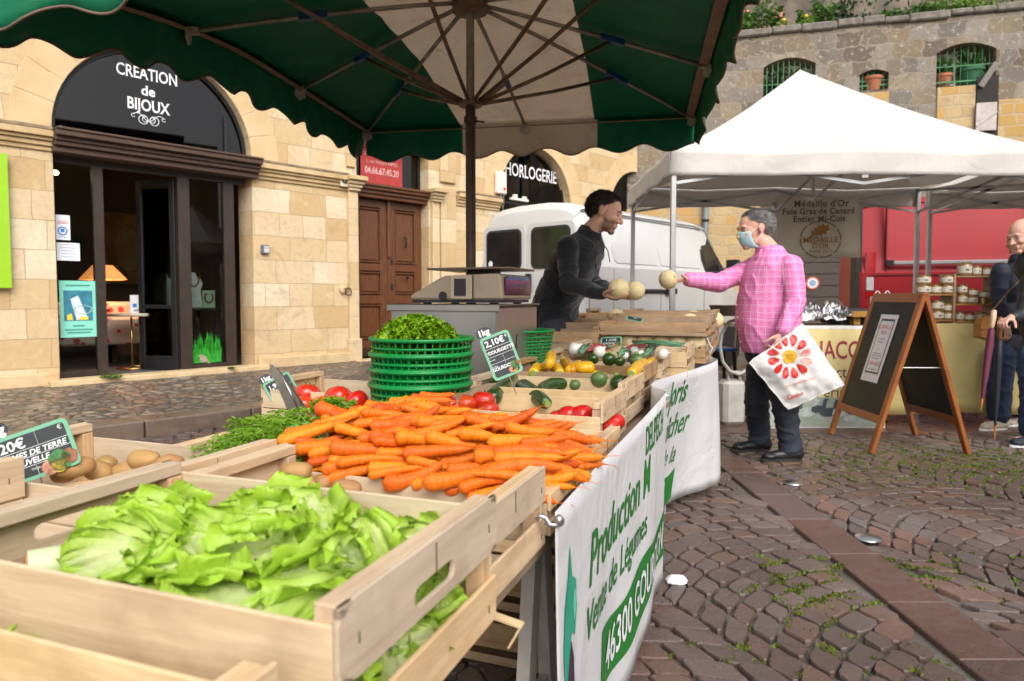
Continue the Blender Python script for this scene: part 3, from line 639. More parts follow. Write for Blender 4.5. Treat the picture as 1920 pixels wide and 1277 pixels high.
t = thing('bench_sofa', 'cream sofa with red flowers behind the round table', 'sofa', fw(.95, 1.75, .15), FR)
M_FLOR = mat('floral_fabric', (.55, .47, .40), .9, var=.1, scale=6.5, col2=(.5, .43, .36))
nt = M_FLOR.node_tree; p = nt.nodes['Principled BSDF']; vn = nt.nodes.new('ShaderNodeTexVoronoi'); vn.inputs['Scale'].default_value = 7; nt.links.new(coord(nt), vn.inputs['Vector'])
nt.links.new(mixc(nt, ramp(nt, vn.outputs['Distance'], [(.26, (1,)*3), (.34, (0,)*3)]), (.58, .5, .43), (.42, .07, .06)), p.inputs['Base Color'])
q = MB(); q.box((0, 0, .5), (1.5, .5, .38)); obj('seat', q, M_FLOR, t, bevel=.03); q = MB(); q.box((0, .15, .80), (1.5, .2, .22)); obj('backrest', q, M_FLOR, t, bevel=.05); q = MB(); [q.box((x, 0, .15), (.06, .4, .3)) for x in (-.6, .6)]; obj('leg', q, M_FRAME, t)
t = thing('desk', 'long dark desk at the back of the shop', 'desk', fw(.2, 2.2, .15), FR); q = MB(); q.box((0, 0, .76), (2.2, .6, .04)); obj('tabletop', q, mat('reddish_top', (.2, .09, .05), .4), t); q = MB(); [q.box((x, 0, .37), (.06, .5, .74)) for x in (-1, 1)]; obj('leg', q, M_FRAME, t)
t = thing('display_table', 'round black pedestal table in the right shop window', 'table', fw(1.83, .50, .15), FR); q = MB(); q.lathe([(0, .80), (.24, .80), (.24, .825), (0, .825)], n=24); obj('tabletop', q, M_FRAME, t); q = MB(); q.lathe([(.14, 0), (.13, .03), (.03, .06), (.025, .4), (.04, .5), (.02, .6), (.03, .8)], n=12); obj('leg', q, M_FRAME, t, smooth=True)
def bust(loc, label, nk):
    t = thing('necklace_bust', label, 'display bust', loc, FR); q = MB()
    q.prism([(-.13, 0), (.12, 0), (.10, .26), (.13, .34), (.10, .40), (.05, .42), (.035, .49), (-.035, .49), (-.05, .42), (-.10, .40), (-.13, .34), (-.11, .26)], -.03, .03, lambda a, b, d: (a, d, b)); obj('bust', q, mat('white_bust', (.7, .7, .7), .5), t, bevel=.012)
    if nk:
        q = MB()
        for k in range(22): a = PI+PI*k/21; q.ellipsoid((.075*math.cos(a), -.04, .43+.13*math.sin(a)), (.012, .01, .012), n=6, m=5)
        obj('necklace', q, mat('amber_beads', (.35, .12, .03), .3, var=.8, scale=60, col2=(.12, .2, .04)), t, smooth=True)
bust(fw(1.75, .46, .976), 'white display bust wearing an amber bead necklace in the right shop window', 1)
bust(fw(1.48, .75, .976), 'plain white display bust half hidden behind the shop door post', 0)
flat_sheet('card', .17, .24, (.35, .55, .38), 'green card picturing a red bead necklace beside the bust', 'card', fw(1.955, .44, 1.10), FR, lambda: [('picture', (lambda b: ([b.ellipsoid((.055*math.cos(a), -.006, .02+.07*math.sin(a)), (.014, .003, .014), n=6, m=4) for a in np.linspace(2.2, 7., 18)], b)[1])(MB()), mat('red_beads', (.45, .03, .03), .4, var=.7, scale=50, col2=(.02, .02, .02)))])
q = MB(); q.box((0, 0, 0), (.95, .03, 1.2)); o = obj('frame', q, mat('dark_painting', (.12, .04, .02), .5, var=.7, scale=3, col2=(.3, .2, .05)), None); tt = thing('painting', 'dark painting with a pale oval hanging on the back wall of the shop', 'painting', fw(2.0, 3.6, 1.95), FR); o.parent = tt
q = MB(); q.prism([(.2*math.cos(a), .38*math.sin(a)) for a in np.linspace(0, 2*PI, 20)[:-1]], -.02, -.018, lambda a, b, d: (a-.05, d, b)); obj('pale_oval', q, mat('ochre_paint', (.3, .24, .1), .6), tt)
# weeds at the foot of the shop
def tuft(loc, n, r, h, label, colr=(.10, .22, .02), nm='weed'):
    t = thing(nm, label, 'weed', loc); q = MB()
    for k in range(n):
        a, d = rnd.uniform(0, 6.28), r*rnd.random()**.5; x, y = d*math.cos(a), d*math.sin(a)*.5; b = rnd.uniform(0, 6.28); s = rnd.uniform(.01, .02); z = h*rnd.uniform(.2, 1)*(1-d/r*.6)
        c = Vector((x, y, z)); u = Vector((math.cos(b), math.sin(b), rnd.uniform(-.3, .6)))*s; v_ = Vector((-math.sin(b), math.cos(b), rnd.uniform(-.3, .3)))*s*.6
        q.add([c-u, c-v_, c+u, c+v_], [(0, 1, 2, 3)]); 
        if k % 6 == 0: q.tube([(0, 0, 0), c], .0015, 3)
    obj('leaves', q, mat('weed_green', colr, .6, var=.5, scale=20, trans=.3), t)
tuft(fw(.50, -.26, .175), 260, .14, .07, 'green weed growing on the shop doorstep by the left post')
tuft(fw(1.95, -.26, .175), 60, .06, .03, 'tiny weed tuft at the right end of the shop step')

# the house across the square, seen only mirrored in the shop glass
ob = thing('opposite_house', 'brown stone house across the square, mirrored in the shop glass', 'house', (15, -12.5, 0), math.radians(55)); q = MB(); q.box((0, 0, 4.5), (30, .4, 9)); obj('wall', q, ashlar('brown_house_stone', [(.40, .27, .16), (.48, .34, .2), (.36, .24, .15)], .7, .35, .01, (.2, .14, .09)), ob)
for k in range(7):
    for z in (1.4, 4.6, 7.2): q = MB(); q.box((-10+3.3*k, .21, z), (1.1, .03, 1.7)); w_ = obj('window', q, M_DARK, ob); q = MB(); q.box((-10+3.3*k, .235, z), (.05, .02, 1.7)); q.box((-10+3.3*k, .235, z-.9), (1.3, .08, .08)); obj('frame', q, M_FRAME, w_)
q = MB(); q.box((0, 0, 9.1), (26.6, 1.2, .25)); obj('eaves', q, M_FRAME, ob)
# ============================================================ REAR TERRACE WALL
WR = math.radians(-15.5); WO = Vector((7.7, 15.4, 0)); WX = Vector((math.cos(WR), math.sin(WR), 0)); WN = Vector((math.sin(WR), -math.cos(WR), 0))
def whit(px, py, off=0.):
    r = Vector(ray(px, py)); o = WO-WN*off; t = (o-Vector((0, 0, EYE))).dot(WN)/r.dot(WN); q = Vector((0, 0, EYE))+r*t
    return ((q-WO).dot(WX), q.z)
GT = [(.13, .10, .075), (.20, .165, .125), (.27, .24, .20), (.15, .135, .12), (.32, .27, .20), (.22, .17, .11)]
M_GREY = ashlar('weathered_rubble_wall', GT, .50, .34, .016, (.27, .23, .17), distort=.10, lich=.6)
M_YEL = ashlar('ochre_rubble', [(.45, .28, .09), (.5, .38, .2), (.42, .33, .2), (.5, .3, .12)], .42, .24, .02, (.42, .34, .22), distort=.05)
tw = thing('terrace_wall', 'tall weathered grey stone terrace wall with barred openings behind the tents', 'wall', WO, WR)
WIN = []
for (px0, px1, pt, pb) in ((1432, 1530, 108, 200), (1612, 1667, 130, 168), (1757, 1869, 80, 160)):
    x0, zt = whit(px0, pt+ (px1-px0)*.06); x1, _ = whit(px1, pt); _, zb = whit((px0+px1)/2, pb); _, z2 = whit((px0+px1)/2, pt); WIN.append((x0, x1, zb, z2))
TOPZ = 7.15
def arch_z(w_, x): x0, x1, zb, zt = w_; u = (x-(x0+x1)/2)/((x1-x0)/2); return zt-.22*(x1-x0)*.7*u*u
q = MB(); ed = [-6.]
for w_ in WIN: ed += list(np.linspace(w_[0], w_[1], 13))
ed += [8.]
for a, b in zip(ed[:-1], ed[1:]):
    mid = (a+b)/2; o = [k for k in WIN if k[0] < mid < k[1]]
    if not o: q.add([(a, 0, 0), (b, 0, 0), (b, 0, TOPZ), (a, 0, TOPZ)], [(0, 1, 2, 3)])
    else:
        o = o[0]; q.add([(a, 0, 0), (b, 0, 0), (b, 0, o[2]), (a, 0, o[2])], [(0, 1, 2, 3)]); za, zb = arch_z(o, a), arch_z(o, b)
        q.add([(a, 0, za), (b, 0, zb), (b, 0, TOPZ), (a, 0, TOPZ)], [(0, 1, 2, 3)]); q.add([(a, 0, za), (a, .55, za), (b, .55, zb), (b, 0, zb)], [(0, 1, 2, 3)])
for o in WIN:
    for x in o[:2]: q.add([(x, 0, o[2]-.01), (x, .55, o[2]-.01), (x, .55, arch_z(o, x)), (x, 0, arch_z(o, x))], [(0, 1, 2, 3)])
    q.box(((o[0]+o[1])/2, .275, o[2]-.02), (o[1]-o[0], .55, .04))
q.box((1, .3, TOPZ+.0), (14, .6, .10))
obj('stonework', q, M_GREY, tw)
# coping stones, uneven
q = MB(); x = -6.
while x < 8: L = rnd.uniform(.35, .8); q.box((x+L/2, .24, TOPZ+.04+rnd.uniform(-.02, .02)), (L-.004, .66, .12+rnd.uniform(0, .06))); x += L
obj('coping', q, mat('lichened_coping', (.22, .20, .17), .9, var=.6, scale=9, col2=(.10, .09, .07), bmp=.6, bscale=20), tw, bevel=.03)
# ochre infill under two openings, ochre part on the right
q = MB(); x0, z1 = whit(1612, 176); x1, z0 = whit(1664, 260); q.box(((x0+x1)/2, -.015, (z0+z1)/2), (x1-x0, .03, z1-z0)); x0, z1 = whit(1757, 165); x1, z0 = whit(1826, 260); q.box(((x0+x1)/2, -.015, (z0+z1)/2), (x1-x0, .03, z1-z0))
x0, z1 = whit(1872, 170); x1, z0 = whit(1960, 270); q.box(((x0+x1)/2, -.014, (z0+z1)/2-.2), (x1-x0, .03, z1-z0))
q.box((-1., -.014, 1.6), (9.5, .03, 3.3)); obj('ochre_infill', q, M_YEL, tw, bevel=.01)
M_GBAR = mat('green_painted_iron', (.03, .20, .06), .5)
for w_, n in zip(WIN, (9, 5, 8)):
    q = MB(); x0, x1, zb, zt = w_
    for k in range(n): x = x0+(x1-x0)*(k+.7)/(n+.4); q.tube([(x, .1, zb), (x, .1, arch_z(w_, x))], .011 if n != 8 else .006, 5)
    q.bar((x0, .1, zb+.12), (x1, .1, zb+.12), .02, .03); q.bar((x0, .1, zt-.5*(zt-zb)), (x1, .1, zt-.5*(zt-zb)), .02, .02); obj('window_bars', q, M_GBAR, tw)
# dark doorway slot with leaning grey shutter and pale board
x0, z1 = whit(1832, 118); x1, z0 = whit(1868, 245)
q = MB(); q.box(((x0+x1)/2, -.02, (z0+z1)/2-.2), (x1-x0, .05, z1-z0-.2)); obj('doorway', q, M_DARK, tw)
q = MB(); a = whit(1835, 165); b = whit(1866, 120); q.bar((a[0], -.1, a[1]), (b[0], -.1, b[1]), .03, .12); obj('leaning_board', q, mat('grey_board', (.2, .18, .16), .8), tw, bevel=.01)
x0, z1 = whit(1827, 196); x1, z0 = whit(1864, 246); q = MB(); q.box(((x0+x1)/2, -.10, (z0+z1)/2), (x1-x0, .03, z1-z0)); q.bar((x0, -.125, z0+.1), (x1, -.125, z1-.2), .02, .05); obj('pale_shutter', q, mat('pale_lilac_board', (.5, .44, .42), .8), tw, bevel=.006)
def wloc(px, py, y=0): x, z = whit(px, py); return WO+WX*x-WN*y+Vector((0, 0, z))
# pots and ladder in the openings
def pot(loc, s, colr, label, nm='flower_pot'):
    t = thing(nm, label, 'flower pot', loc); q = MB(); q.lathe([(0, 0), (.10*s, 0), (.15*s, .2*s), (.165*s, .2*s), (.165*s, .25*s), (.14*s, .25*s), (.13*s, .2*s), (0, .2*s)], n=16); obj('pot', q, mat('pot_'+nm+str(colr[0]), colr, .8), t, smooth=40); q = MB()
    for k in range(40): a = rnd.uniform(0, 6.28); q.bar((0, 0, .2*s), (.15*s*math.cos(a), .15*s*math.sin(a), rnd.uniform(.3, .55)*s), .012*s, .03*s)
    obj('plant', q, mat('pot_plant', (.04, .12, .02), .7, var=.5, trans=.2), t)
TC = (.38, .14, .07)
pot(wloc(1640, 168, .2), 1.3, TC, 'terracotta pot in the small middle opening of the terrace wall')
pot(wloc(1776, 158, .25), 1.1, TC, 'terracotta pot at the left of the large right-hand opening')
pot(wloc(1830, 156, .3), 1.6, (.03, .13, .06), 'big dark green planter in the large right-hand opening')
t = thing('step_ladder', 'white ladder standing in the large right-hand wall opening', 'ladder', wloc(1785, 160, .4), WR); q = MB()
for x in (-.17, .17): q.bar((x, 0, 0), (x*.96, .1, 1.1), .04, .02)
for k in range(5): q.bar((-.17, .02*k, .12+.22*k), (.17, .02*k, .12+.22*k), .03, .03)
obj('frame', q, mat('ladder_white', (.65, .66, .68), .4), t)
# foliage helper
def foliage(n, fn, size, flat=.5, seed=1):
    rng = np.random.default_rng(seed); V = np.zeros((n*4, 3)); k = 0
    for i in range(n):
        c = np.array(fn(rng)); a = rng.normal(size=3); a /= np.linalg.norm(a); b = np.cross(a, rng.normal(size=3)); b /= np.linalg.norm(b); s = size*rng.uniform(.5, 1.3)
        V[k] = c-a*s; V[k+1] = c-b*s*.5; V[k+2] = c+a*s; V[k+3] = c+b*s*.5; k += 4
    me = bpy.data.meshes.new('leaves'); me.from_pydata(V.tolist(), [], [(4*i, 4*i+1, 4*i+2, 4*i+3) for i in range(n)]); me.update(); return me
def m_leaf(name, c1, c2, trans=.35):
    return mat(name, c1, .55, var=.5, scale=2.2, col2=c2, trans=trans)
LG = m_leaf('leaf_mid', (.10, .21, .025), (.04, .10, .012)); LD = m_leaf('leaf_dark', (.035, .075, .015), (.012, .03, .008)); LB = m_leaf('leaf_bright', (.20, .30, .03), (.09, .18, .02)); 
M_BARK = mat('bark', (.09, .065, .045), .9, var=.5, scale=15, bmp=.5)
def bush(px, py, rx, rz, n, m_, label, nm='shrub', depth=1.0, flowers=None, size=.07, cat='shrub'):
    x, z = whit(px, py); base = Vector(WO+WX*x-WN*depth+Vector((0, 0, TOPZ+.1)))
    t = thing(nm, label, cat, base); zc = z-TOPZ-.1
    cl = [(rnd.uniform(-.7, .7)*rx, rnd.uniform(-.4, .4)*rx, zc+rnd.uniform(-.7, .7)*rz, rnd.uniform(.25, .5)) for _ in range(14)]
    def fn(r):
        c = cl[r.integers(0, 14)]; d = r.normal(size=3); d /= np.linalg.norm(d); k = c[3]*r.random()**.4
        return (c[0]+d[0]*k*rx, c[1]+d[1]*k*rx, c[2]+d[2]*k*rz)
    me = foliage(n, fn, size, seed=int(px)); me.name = 'foliage'; o = obj('foliage', me, m_, t)
    q = MB(); [q.tube([(0, 0, -.2), (c[0]*.5, c[1]*.5, c[2]*.5-.1), c[:3]], [.03, .02, .006], 5) for c in cl[:7]]; obj('stem', q, M_BARK, t)
    if flowers:
        q = MB()
        for k in range(26):
            c = rnd.choice(cl); a = rnd.uniform(0, 6.28); q.ellipsoid((c[0]+c[3]*rx*math.cos(a)*.8, c[1]-c[3]*rx*.8, c[2]+c[3]*rz*rnd.uniform(-.6, .9)), (.05, .05, .04), n=7, m=5)
        obj('flowers', q, mat('petals'+str(flowers[0]), flowers, .6), t)
bush(1425, 35, .75, .75, 2600, LG, 'rose bush with pink flowers on top of the terrace wall', 'rose_bush', flowers=(.6, .2, .18))
bush(1375, 30, .55, .8, 1800, LG, 'leafy bush above the wall beside the umbrella corner', depth=1.2)
bush(1490, 48, .5, .35, 900, LB, 'low yellow-flowered plant spilling over the wall top', 'flowering_plant', depth=.6, flowers=(.7, .45, .03), cat='plant')
bush(1545, 20, .45, .8, 1600, LG, 'upright green shrub on the wall before the dark ivy', depth=1.4)
bush(1625, 10, .9, .9, 2600, LD, 'mass of dark ivy above the middle of the wall', 'ivy', depth=2., cat='ivy')
bush(1610, 50, .6, .3, 700, LB, 'pale stalky weeds along the middle of the wall top', depth=.5, size=.05, cat='plant')
bush(1740, 12, .9, .4, 1600, LG, 'loose green shrub over the right half of the wall', depth=.9)
bush(1850, 2, .7, .3, 900, LB, 'light green weeds at the right end of the wall top', depth=.7, cat='plant')
# greenery seen through the openings, growing on a garden bank
for k, (px, py, lab) in enumerate(((1480, 150, 'dark'), (1640, 150, 'shady'), (1815, 115, 'tangled'))):
    x, z = whit(px, py); t = thing('garden_shrub', lab+' greenery seen through the '+('left barred', 'small middle', 'large right')[k]+' opening of the wall', 'shrub', WO+WX*x-WN*2.2+Vector((0, 0, z-1)))
    me = foliage(1500, lambda r: (r.normal(0, .6), r.normal(0, .3), 1+r.normal(0, .5)), .07, seed=40+k); obj('foliage', me, LG if k == 2 else LD, t); q = MB(); q.tube([(0, 0, 0), (.1, 0, .6), (-.1, 0, 1.2)], [.04, .03, .01], 6); obj('stem', q, M_BARK, t)
q = MB(); q.box((1, 3.5, 2.6), (14, .1, 5.2)); q.box((1, 1.8, 4.35), (14, 3.4, .1)); o = obj('ochre_back_wall', q, M_YEL, tw)
# rocky hillside rising behind
rows = []
for j in range(26):
    r = []
    for i in range(60):
        x = -16+i*.75; y = 4.5+j*.55; z = 5.4+j*.85 + 1.3*noise.noise((x*.3, j*.35, 1.))+.6*noise.noise((x*.9, j*.8, 4)); r.append(WO+WX*x-WN*(y+1.2*noise.noise((x*.25, j*.4, 7)))+Vector((0, 0, z)))
    rows.append(r)
q = MB(); q.grid(rows); struct(obj('hillside', q, mat('brown_rock', (.16, .125, .09), .9, var=.6, scale=1.6, col2=(.06, .05, .035), bmp=.9, bscale=4), smooth=False))
rng = np.random.default_rng(9)
me = foliage(9000, lambda r: tuple(WO+WX*r.uniform(-9, 9)-WN*(4.2+abs(r.normal(0, 1.6)))+Vector((0, 0, 6.5+abs(r.normal(0, 1.4))))) , .11, seed=77); struct(obj('hillside_scrub', me, LD), 'stuff')
# ============================================================ CANOPY TENTS
def m_cloth(name, c, trans, rough=.7, dirty=None, var=.1):
    if name in MATS: return MATS[name]
    m, nt, p = newmat(name); v = coord(nt); n = noise_n(nt, v, 3, 6, .6, .5); n2 = noise_n(nt, v, 20, 5, .7)
    cc = ramp(nt, n, [(.35, tuple(x*(1-var) for x in c)), (.65, c)])
    if dirty: cc = mixc(nt, ramp(nt, n2, [(.58, (0,)*3), (.78, (.7,)*3)]), cc, dirty); cc = mixc(nt, ramp(nt, n, [(.5, (0,)*3), (.75, (.45,)*3)]), cc, dirty)
    nt.links.new(cc, p.inputs['Base Color']); p.inputs['Roughness'].default_value = rough; p.inputs['Specular IOR Level'].default_value = .3
    nt.links.new(bump(nt, noise_n(nt, v, 4, 5, .5, 1.), .5, .03), p.inputs['Normal'])
    t = nt.nodes.new('ShaderNodeBsdfTranslucent'); nt.links.new(cc, t.inputs[0]); mx = nt.nodes.new('ShaderNodeMixShader'); mx.inputs[0].default_value = trans
    nt.links.new(p.outputs[0], mx.inputs[1]); nt.links.new(t.outputs[0], mx.inputs[2]); nt.links.new(mx.outputs[0], nt.nodes['Material Output'].inputs[0]); MATS[name] = m; return m
M_TENT = m_cloth('white_canopy_cloth', (.74, .71, .665), .30, var=.07)
M_ALU = mat('grey_aluminium', (.42, .42, .43), .4, .7, .15, 6)
def tent(loc, rz, W, D, label, valences, legs, zb=2.10, ze=2.31, zp=3.24, xo=-.15):
    t = thing('canopy_tent', label, 'tent', loc, rz)
    q = MB(); N = 24; cn = [(-W/2, -D/2), (W/2, -D/2), (W/2, D/2), (-W/2, D/2)]
    for k in range(4):
        (x0, y0), (x1, y1) = cn[k], cn[(k+1) % 4]; rows = []
        for i in range(N+1):
            u = i/N; r = []
            for j in range(17):
                f = j/16; x, y = xo*(1-u)+(x0+(x1-x0)*f)*u, (y0+(y1-y0)*f)*u; z = ze+(zp-ze)*(1-u)**1.22-.05*math.sin(PI*f)*math.sin(PI*u)-.03*(1-abs(2*abs(2*f-1)-1))*u**6; r.append((x, y, z+.006*noise.noise((x*3, y*3, 0))*(1-u)))
            rows.append(r)
        q.grid(rows)
    me = q.mesh('canopy'); bm = bmesh.new(); bm.from_mesh(me); bmesh.ops.remove_doubles(bm, verts=bm.verts, dist=1e-4); bmesh.ops.recalc_face_normals(bm, faces=bm.faces); bm.to_mesh(me); bm.free(); obj('canopy', me, M_TENT, t, smooth=40, solid=.004)
    for nm in valences:
        rows = []
        for k in range(25):
            s = k/24; a = -1+2*s
            f = {'front': (a*W/2, -D/2-.01), 'back': (a*W/2, D/2+.01), 'left': (-W/2-.01, a*D/2), 'right': (W/2+.01, a*D/2)}[nm]
            top = ze-.03*(1-abs(2*abs(a)-1)); rows.append([])
            for j in range(7): v = j/6; w_ = .014*math.sin(s*23+v*2)*v+.012*math.sin(s*51)*v; z = top-(top-zb+.006*math.sin(s*9))*v; nx = 1 if nm in ('left', 'right') else 0; rows[-1].append((f[0]+w_*nx, f[1]+w_*(1-nx), z))
        q = MB(); q.grid(rows); obj('valance', q, M_TENT, t, smooth=True, solid=.003)
    for x, y in legs: q = MB(); q.box((x*(W/2-.03), y*(D/2-.03), ze/2-.02), (.042, .042, ze)); q.box((x*(W/2-.03), y*(D/2-.03), .01), (.09, .09, .02)); obj('leg', q, M_ALU, t, bevel=.004)
    tr = MB(); w2, d2 = W/2-.03, D/2-.03
    def scis(a, b, n):
        a, b = Vector(a), Vector(b)
        for k in range(n):
            p0, p1 = a.lerp(b, k/n), a.lerp(b, (k+1)/n)
            for s_ in (0, 1): z0, z1 = (ze-.04, ze-.27) if s_ else (ze-.27, ze-.04); tr.bar(p0+Vector((0, 0, z0)), p1+Vector((0, 0, z1)), .014, .024)
    scis((-w2, -d2, 0), (w2, -d2, 0), 2); scis((-w2, d2, 0), (w2, d2, 0), 2); scis((-w2, -d2, 0), (-w2, d2, 0), 1); scis((w2, -d2, 0), (w2, d2, 0), 1)
    scis((0, -d2, 0), (0, 0, 0), 1); scis((0, d2, 0), (0, 0, 0), 1)
    tr.tube([(0, 0, ze-.24), (0, 0, zp-.05)], .016, 8); tr.box((0, -d2, ze-.2), (.05, .05, .06)); tr.box((0, d2, ze-.2), (.05, .05, .06)); obj('scissor_frame', tr, M_ALU, t)
    return t
TR = math.radians(0.); tent((2.83, 6.47, 0), TR, 3.12, 1.9, 'peaked white canopy tent over the duck products stall', ['front', 'back', 'left'], [(-1, -1), (-1, 1), (1, 1), (1, -1)])
tent((6.0, 6.62, 0), TR, 2.9, 1.9, 'second white canopy tent adjoining on the far right', ['front', 'back'], [(-1, 1), (1, 1)], zp=3.0)
# ============================================================ VANS
M_VANW = mat('white_van_paint', (.56, .56, .55), .3, var=.06, scale=2, coat=.3)
M_VANR = mat('red_van_paint', (.34, .014, .02), .45, var=.15, scale=1.5, spec=.3)
M_RUBBER = mat('rubber', (.02, .02, .02), .7)
M_WINV = mat('van_window', (.02, .018, .016), .08, var=.5, scale=3, spec=.35)
def wheel(q_par, x, y, r=.33):
    w_ = MB(); R = Matrix.Rotation(PI/2, 3, 'X'); w_.lathe([(r*.62, -.1), (r*.95, -.1), (r, -.07), (r, .07), (r*.95, .1), (r*.62, .1)], (x, y, r), 28, R); o = obj('tyre', w_, M_RUBBER, q_par, smooth=40)
    h = MB(); h.lathe([(0, .06), (r*.2, .06), (r*.25, .09), (r*.55, .07), (r*.63, .1), (r*.63, -.1)], (x, y, r), 24, R); obj('rim', h, mat('silver_rim', (.5, .5, .5), .35, .6), o, smooth=40)
def van(name, label, loc, rz, st, W, paint, belt=1.25):
    """st: stations (x, z_low, z_roof, inset); body lofted with tumblehome"""
    t = thing(name, label, 'van', loc, rz); rows = []
    for x, zl, zr, ins in st:
        sec = [(.03, zl), (-.0, zl+.12), (-.03, .75), (-.035, belt), (-.01, belt+.04), (.05, min(zr-.12, 1.7)), (.11, zr-.19), (.125, zr-.13), (.10, zr-.12), (.13, zr-.085), (.30, zr-.03), (.6, zr)] if zr > 1.6 else [(.03, zl), (0, zl+.12), (-.03, min(.75, zr-.3)), (-.035, zr-.2), (-.03, zr-.16), (.0, zr-.12), (.05, zr-.07), (.12, zr-.04), (.15, zr-.035), (.2, zr-.02), (.3, zr-.01), (.6, zr)]
        sec = [(y+ins, z) for y, z in sec]; rows.append([(x, y, z) for y, z in sec]+[(x, W-y, z) for y, z in reversed(sec)])
    q = MB(); q.grid(rows); n = len(rows[0]); q.f.append(tuple(reversed(range(n)))); q.f.append(tuple(range((len(rows)-1)*n, len(rows)*n))); q.mi += [0, 0]
    obj('body', q, paint, t, smooth=30); return t
vz = math.radians(48); VO = Vector((.885, 8.2, 0)); VX = Vector((math.cos(vz), math.sin(vz), 0)); VY = Vector((-math.sin(vz), math.cos(vz), 0))
WV = 1.7
st = [(-.10, .38, 2.05, .06), (-.06, .34, 2.22, .03), (.05, .3, 2.31, .0), (2.9, .3, 2.33, 0), (3.3, .3, 2.29, .01), (3.65, .3, 2.02, .03), (4.05, .3, 1.52, .05), (4.6, .32, 1.25, .09), (4.75, .38, 1.05, .14)]
wv = van('white_van', 'old white panel van parked behind the vegetable stall', VO, vz, st, WV, M_VANW, 1.50)
def vpanel(x0, x1, z0, z1, rad=.06):
    pts = []
    for cx, cz, a0 in ((x1-rad, z1-rad, 0), (x0+rad, z1-rad, PI/2), (x0+rad, z0+rad, PI), (x1-rad, z0+rad, 1.5*PI)):
        for k in range(5): a = a0+PI/2*k/4; pts.append((cx+rad*math.cos(a), cz+rad*math.sin(a)))
    return pts
def side_y(z, belt=1.50): return -.01+max(0, z-belt-.04)*.30 if z > belt else -.035
def vfix(nm, pts, m_, par, lift, belt=1.50):
    q = MB(); n = len(pts); q.add([(x, side_y(z, belt)-lift, z) for x, z in pts]+[(x, side_y(z, belt)+.03, z) for x, z in pts], [tuple(range(n))]+[(i, n+i, n+(i+1) % n, (i+1) % n) for i in range(n)]); return obj(nm, q, m_, par)
def vrear(nm, pts, m_, par, lift):
    """panel on the rear face; pts (y, z)"""
    q = MB(); n = len(pts); fx = lambda z: -.10-lift
    q.add([(fx(z), y, z) for y, z in pts]+[(fx(z)+.05, y, z) for y, z in pts], [tuple(reversed(range(n)))]+[(i, (i+1) % n, n+(i+1) % n, n+i) for i in range(n)]); return obj(nm, q, m_, par)
for y0, y1 in ((.12, .80), (.90, 1.58)):
    vrear('rear_door', vpanel(y0-.03, y1+.03, .55, 2.05, .08), M_VANW, wv, .006)
    w_ = vrear('window', vpanel(y0+.03, y1-.03, 1.48, 2.0, .08), M_RUBBER, wv, .014); vrear('pane', vpanel(y0+.06, y1-.06, 1.51, 1.97, .06), M_WINV, w_, .018)
q = MB(); q.box((-.13, .80, 1.30), (.04, .09, .24)); obj('door_handle', q, M_BLACK, wv, bevel=.01); q = MB(); q.box((-.15, .80, 1.33), (.02, .05, .10)); obj('blue_latch', q, mat('blue_latch', (.02, .1, .25), .4), wv)
q = MB(); [q.box((-.10, y, .75), (.05, .1, .22)) for y in (.06, WV-.06)]; obj('tail_light', q, mat('red_lens_glossy', (.4, .01, .015), .12, var=.2), wv, bevel=.01)
q = MB(); q.box((-.12, WV/2, .45), (.12, WV-.05, .14)); obj('bumper', q, M_RUBBER, wv, bevel=.02)
w_ = vfix('window', list(reversed([(3.30, 2.08), (3.10, 2.08), (3.07, 2.04), (3.07, 1.52), (3.10, 1.49), (3.78, 1.49), (3.80, 1.52), (3.42, 2.05)]))[::-1], M_RUBBER, wv, .010); vfix('pane', [(3.32, 2.04), (3.12, 2.04), (3.12, 1.54), (3.73, 1.54), (3.40, 2.03)], M_WINV, w_, .015)
for x0, x1 in ((.62, 1.68), (1.76, 2.96)): vfix('pressed_panel', vpanel(x0, x1, 1.56, 2.10, .05), M_VANW, wv, .010)
q = MB()
for x in (.03, .55, 1.72, 3.02): q.box((x, -.03, .95), (.006, .014, 1.05))
q.box((1.9, -.037, .93), (3.8, .008, .012)); q.box((1.6, .12, 2.17), (3.1, .03, .015)); obj('door_seam', q, mat('seam_grey', (.2, .2, .2), .6), wv)
q = MB(); q.box((1.1, -.05, 1.21), (1.5, .03, .05)); obj('slide_rail', q, M_RUBBER, wv, bevel=.01)
q = MB(); q.box((1.95, -.07, 1.21), (.26, .05, .08)); obj('door_handle', q, M_BLACK, wv, bevel=.01); q = MB(); q.box((2.98, -.05, 1.42), (.14, .03, .03)); obj('door_handle', q, M_BLACK, wv)
q = MB(); q.box((3.72, -.17, 1.58), (.10, .2, .28)); q.bar((3.72, -.02, 1.58), (3.72, -.15, 1.58), .03, .03); obj('wing_mirror', q, M_BLACK, wv, bevel=.02)
for x in (.75, 4.0): wheel(wv, x, .06, .35)
t = thing('window_sticker', 'tiny pale sticker in the lower left corner of the left rear van window', 'sticker', VO-VX*.125+VY*1.46+Vector((0, 0, 1.56)), vz-PI/2); q = MB(); q.box((0, 0, 0), (.07, .004, .05)); q.box((0, 0, .035), (.03, .004, .02)); obj('print', q, M_WHITE, t)
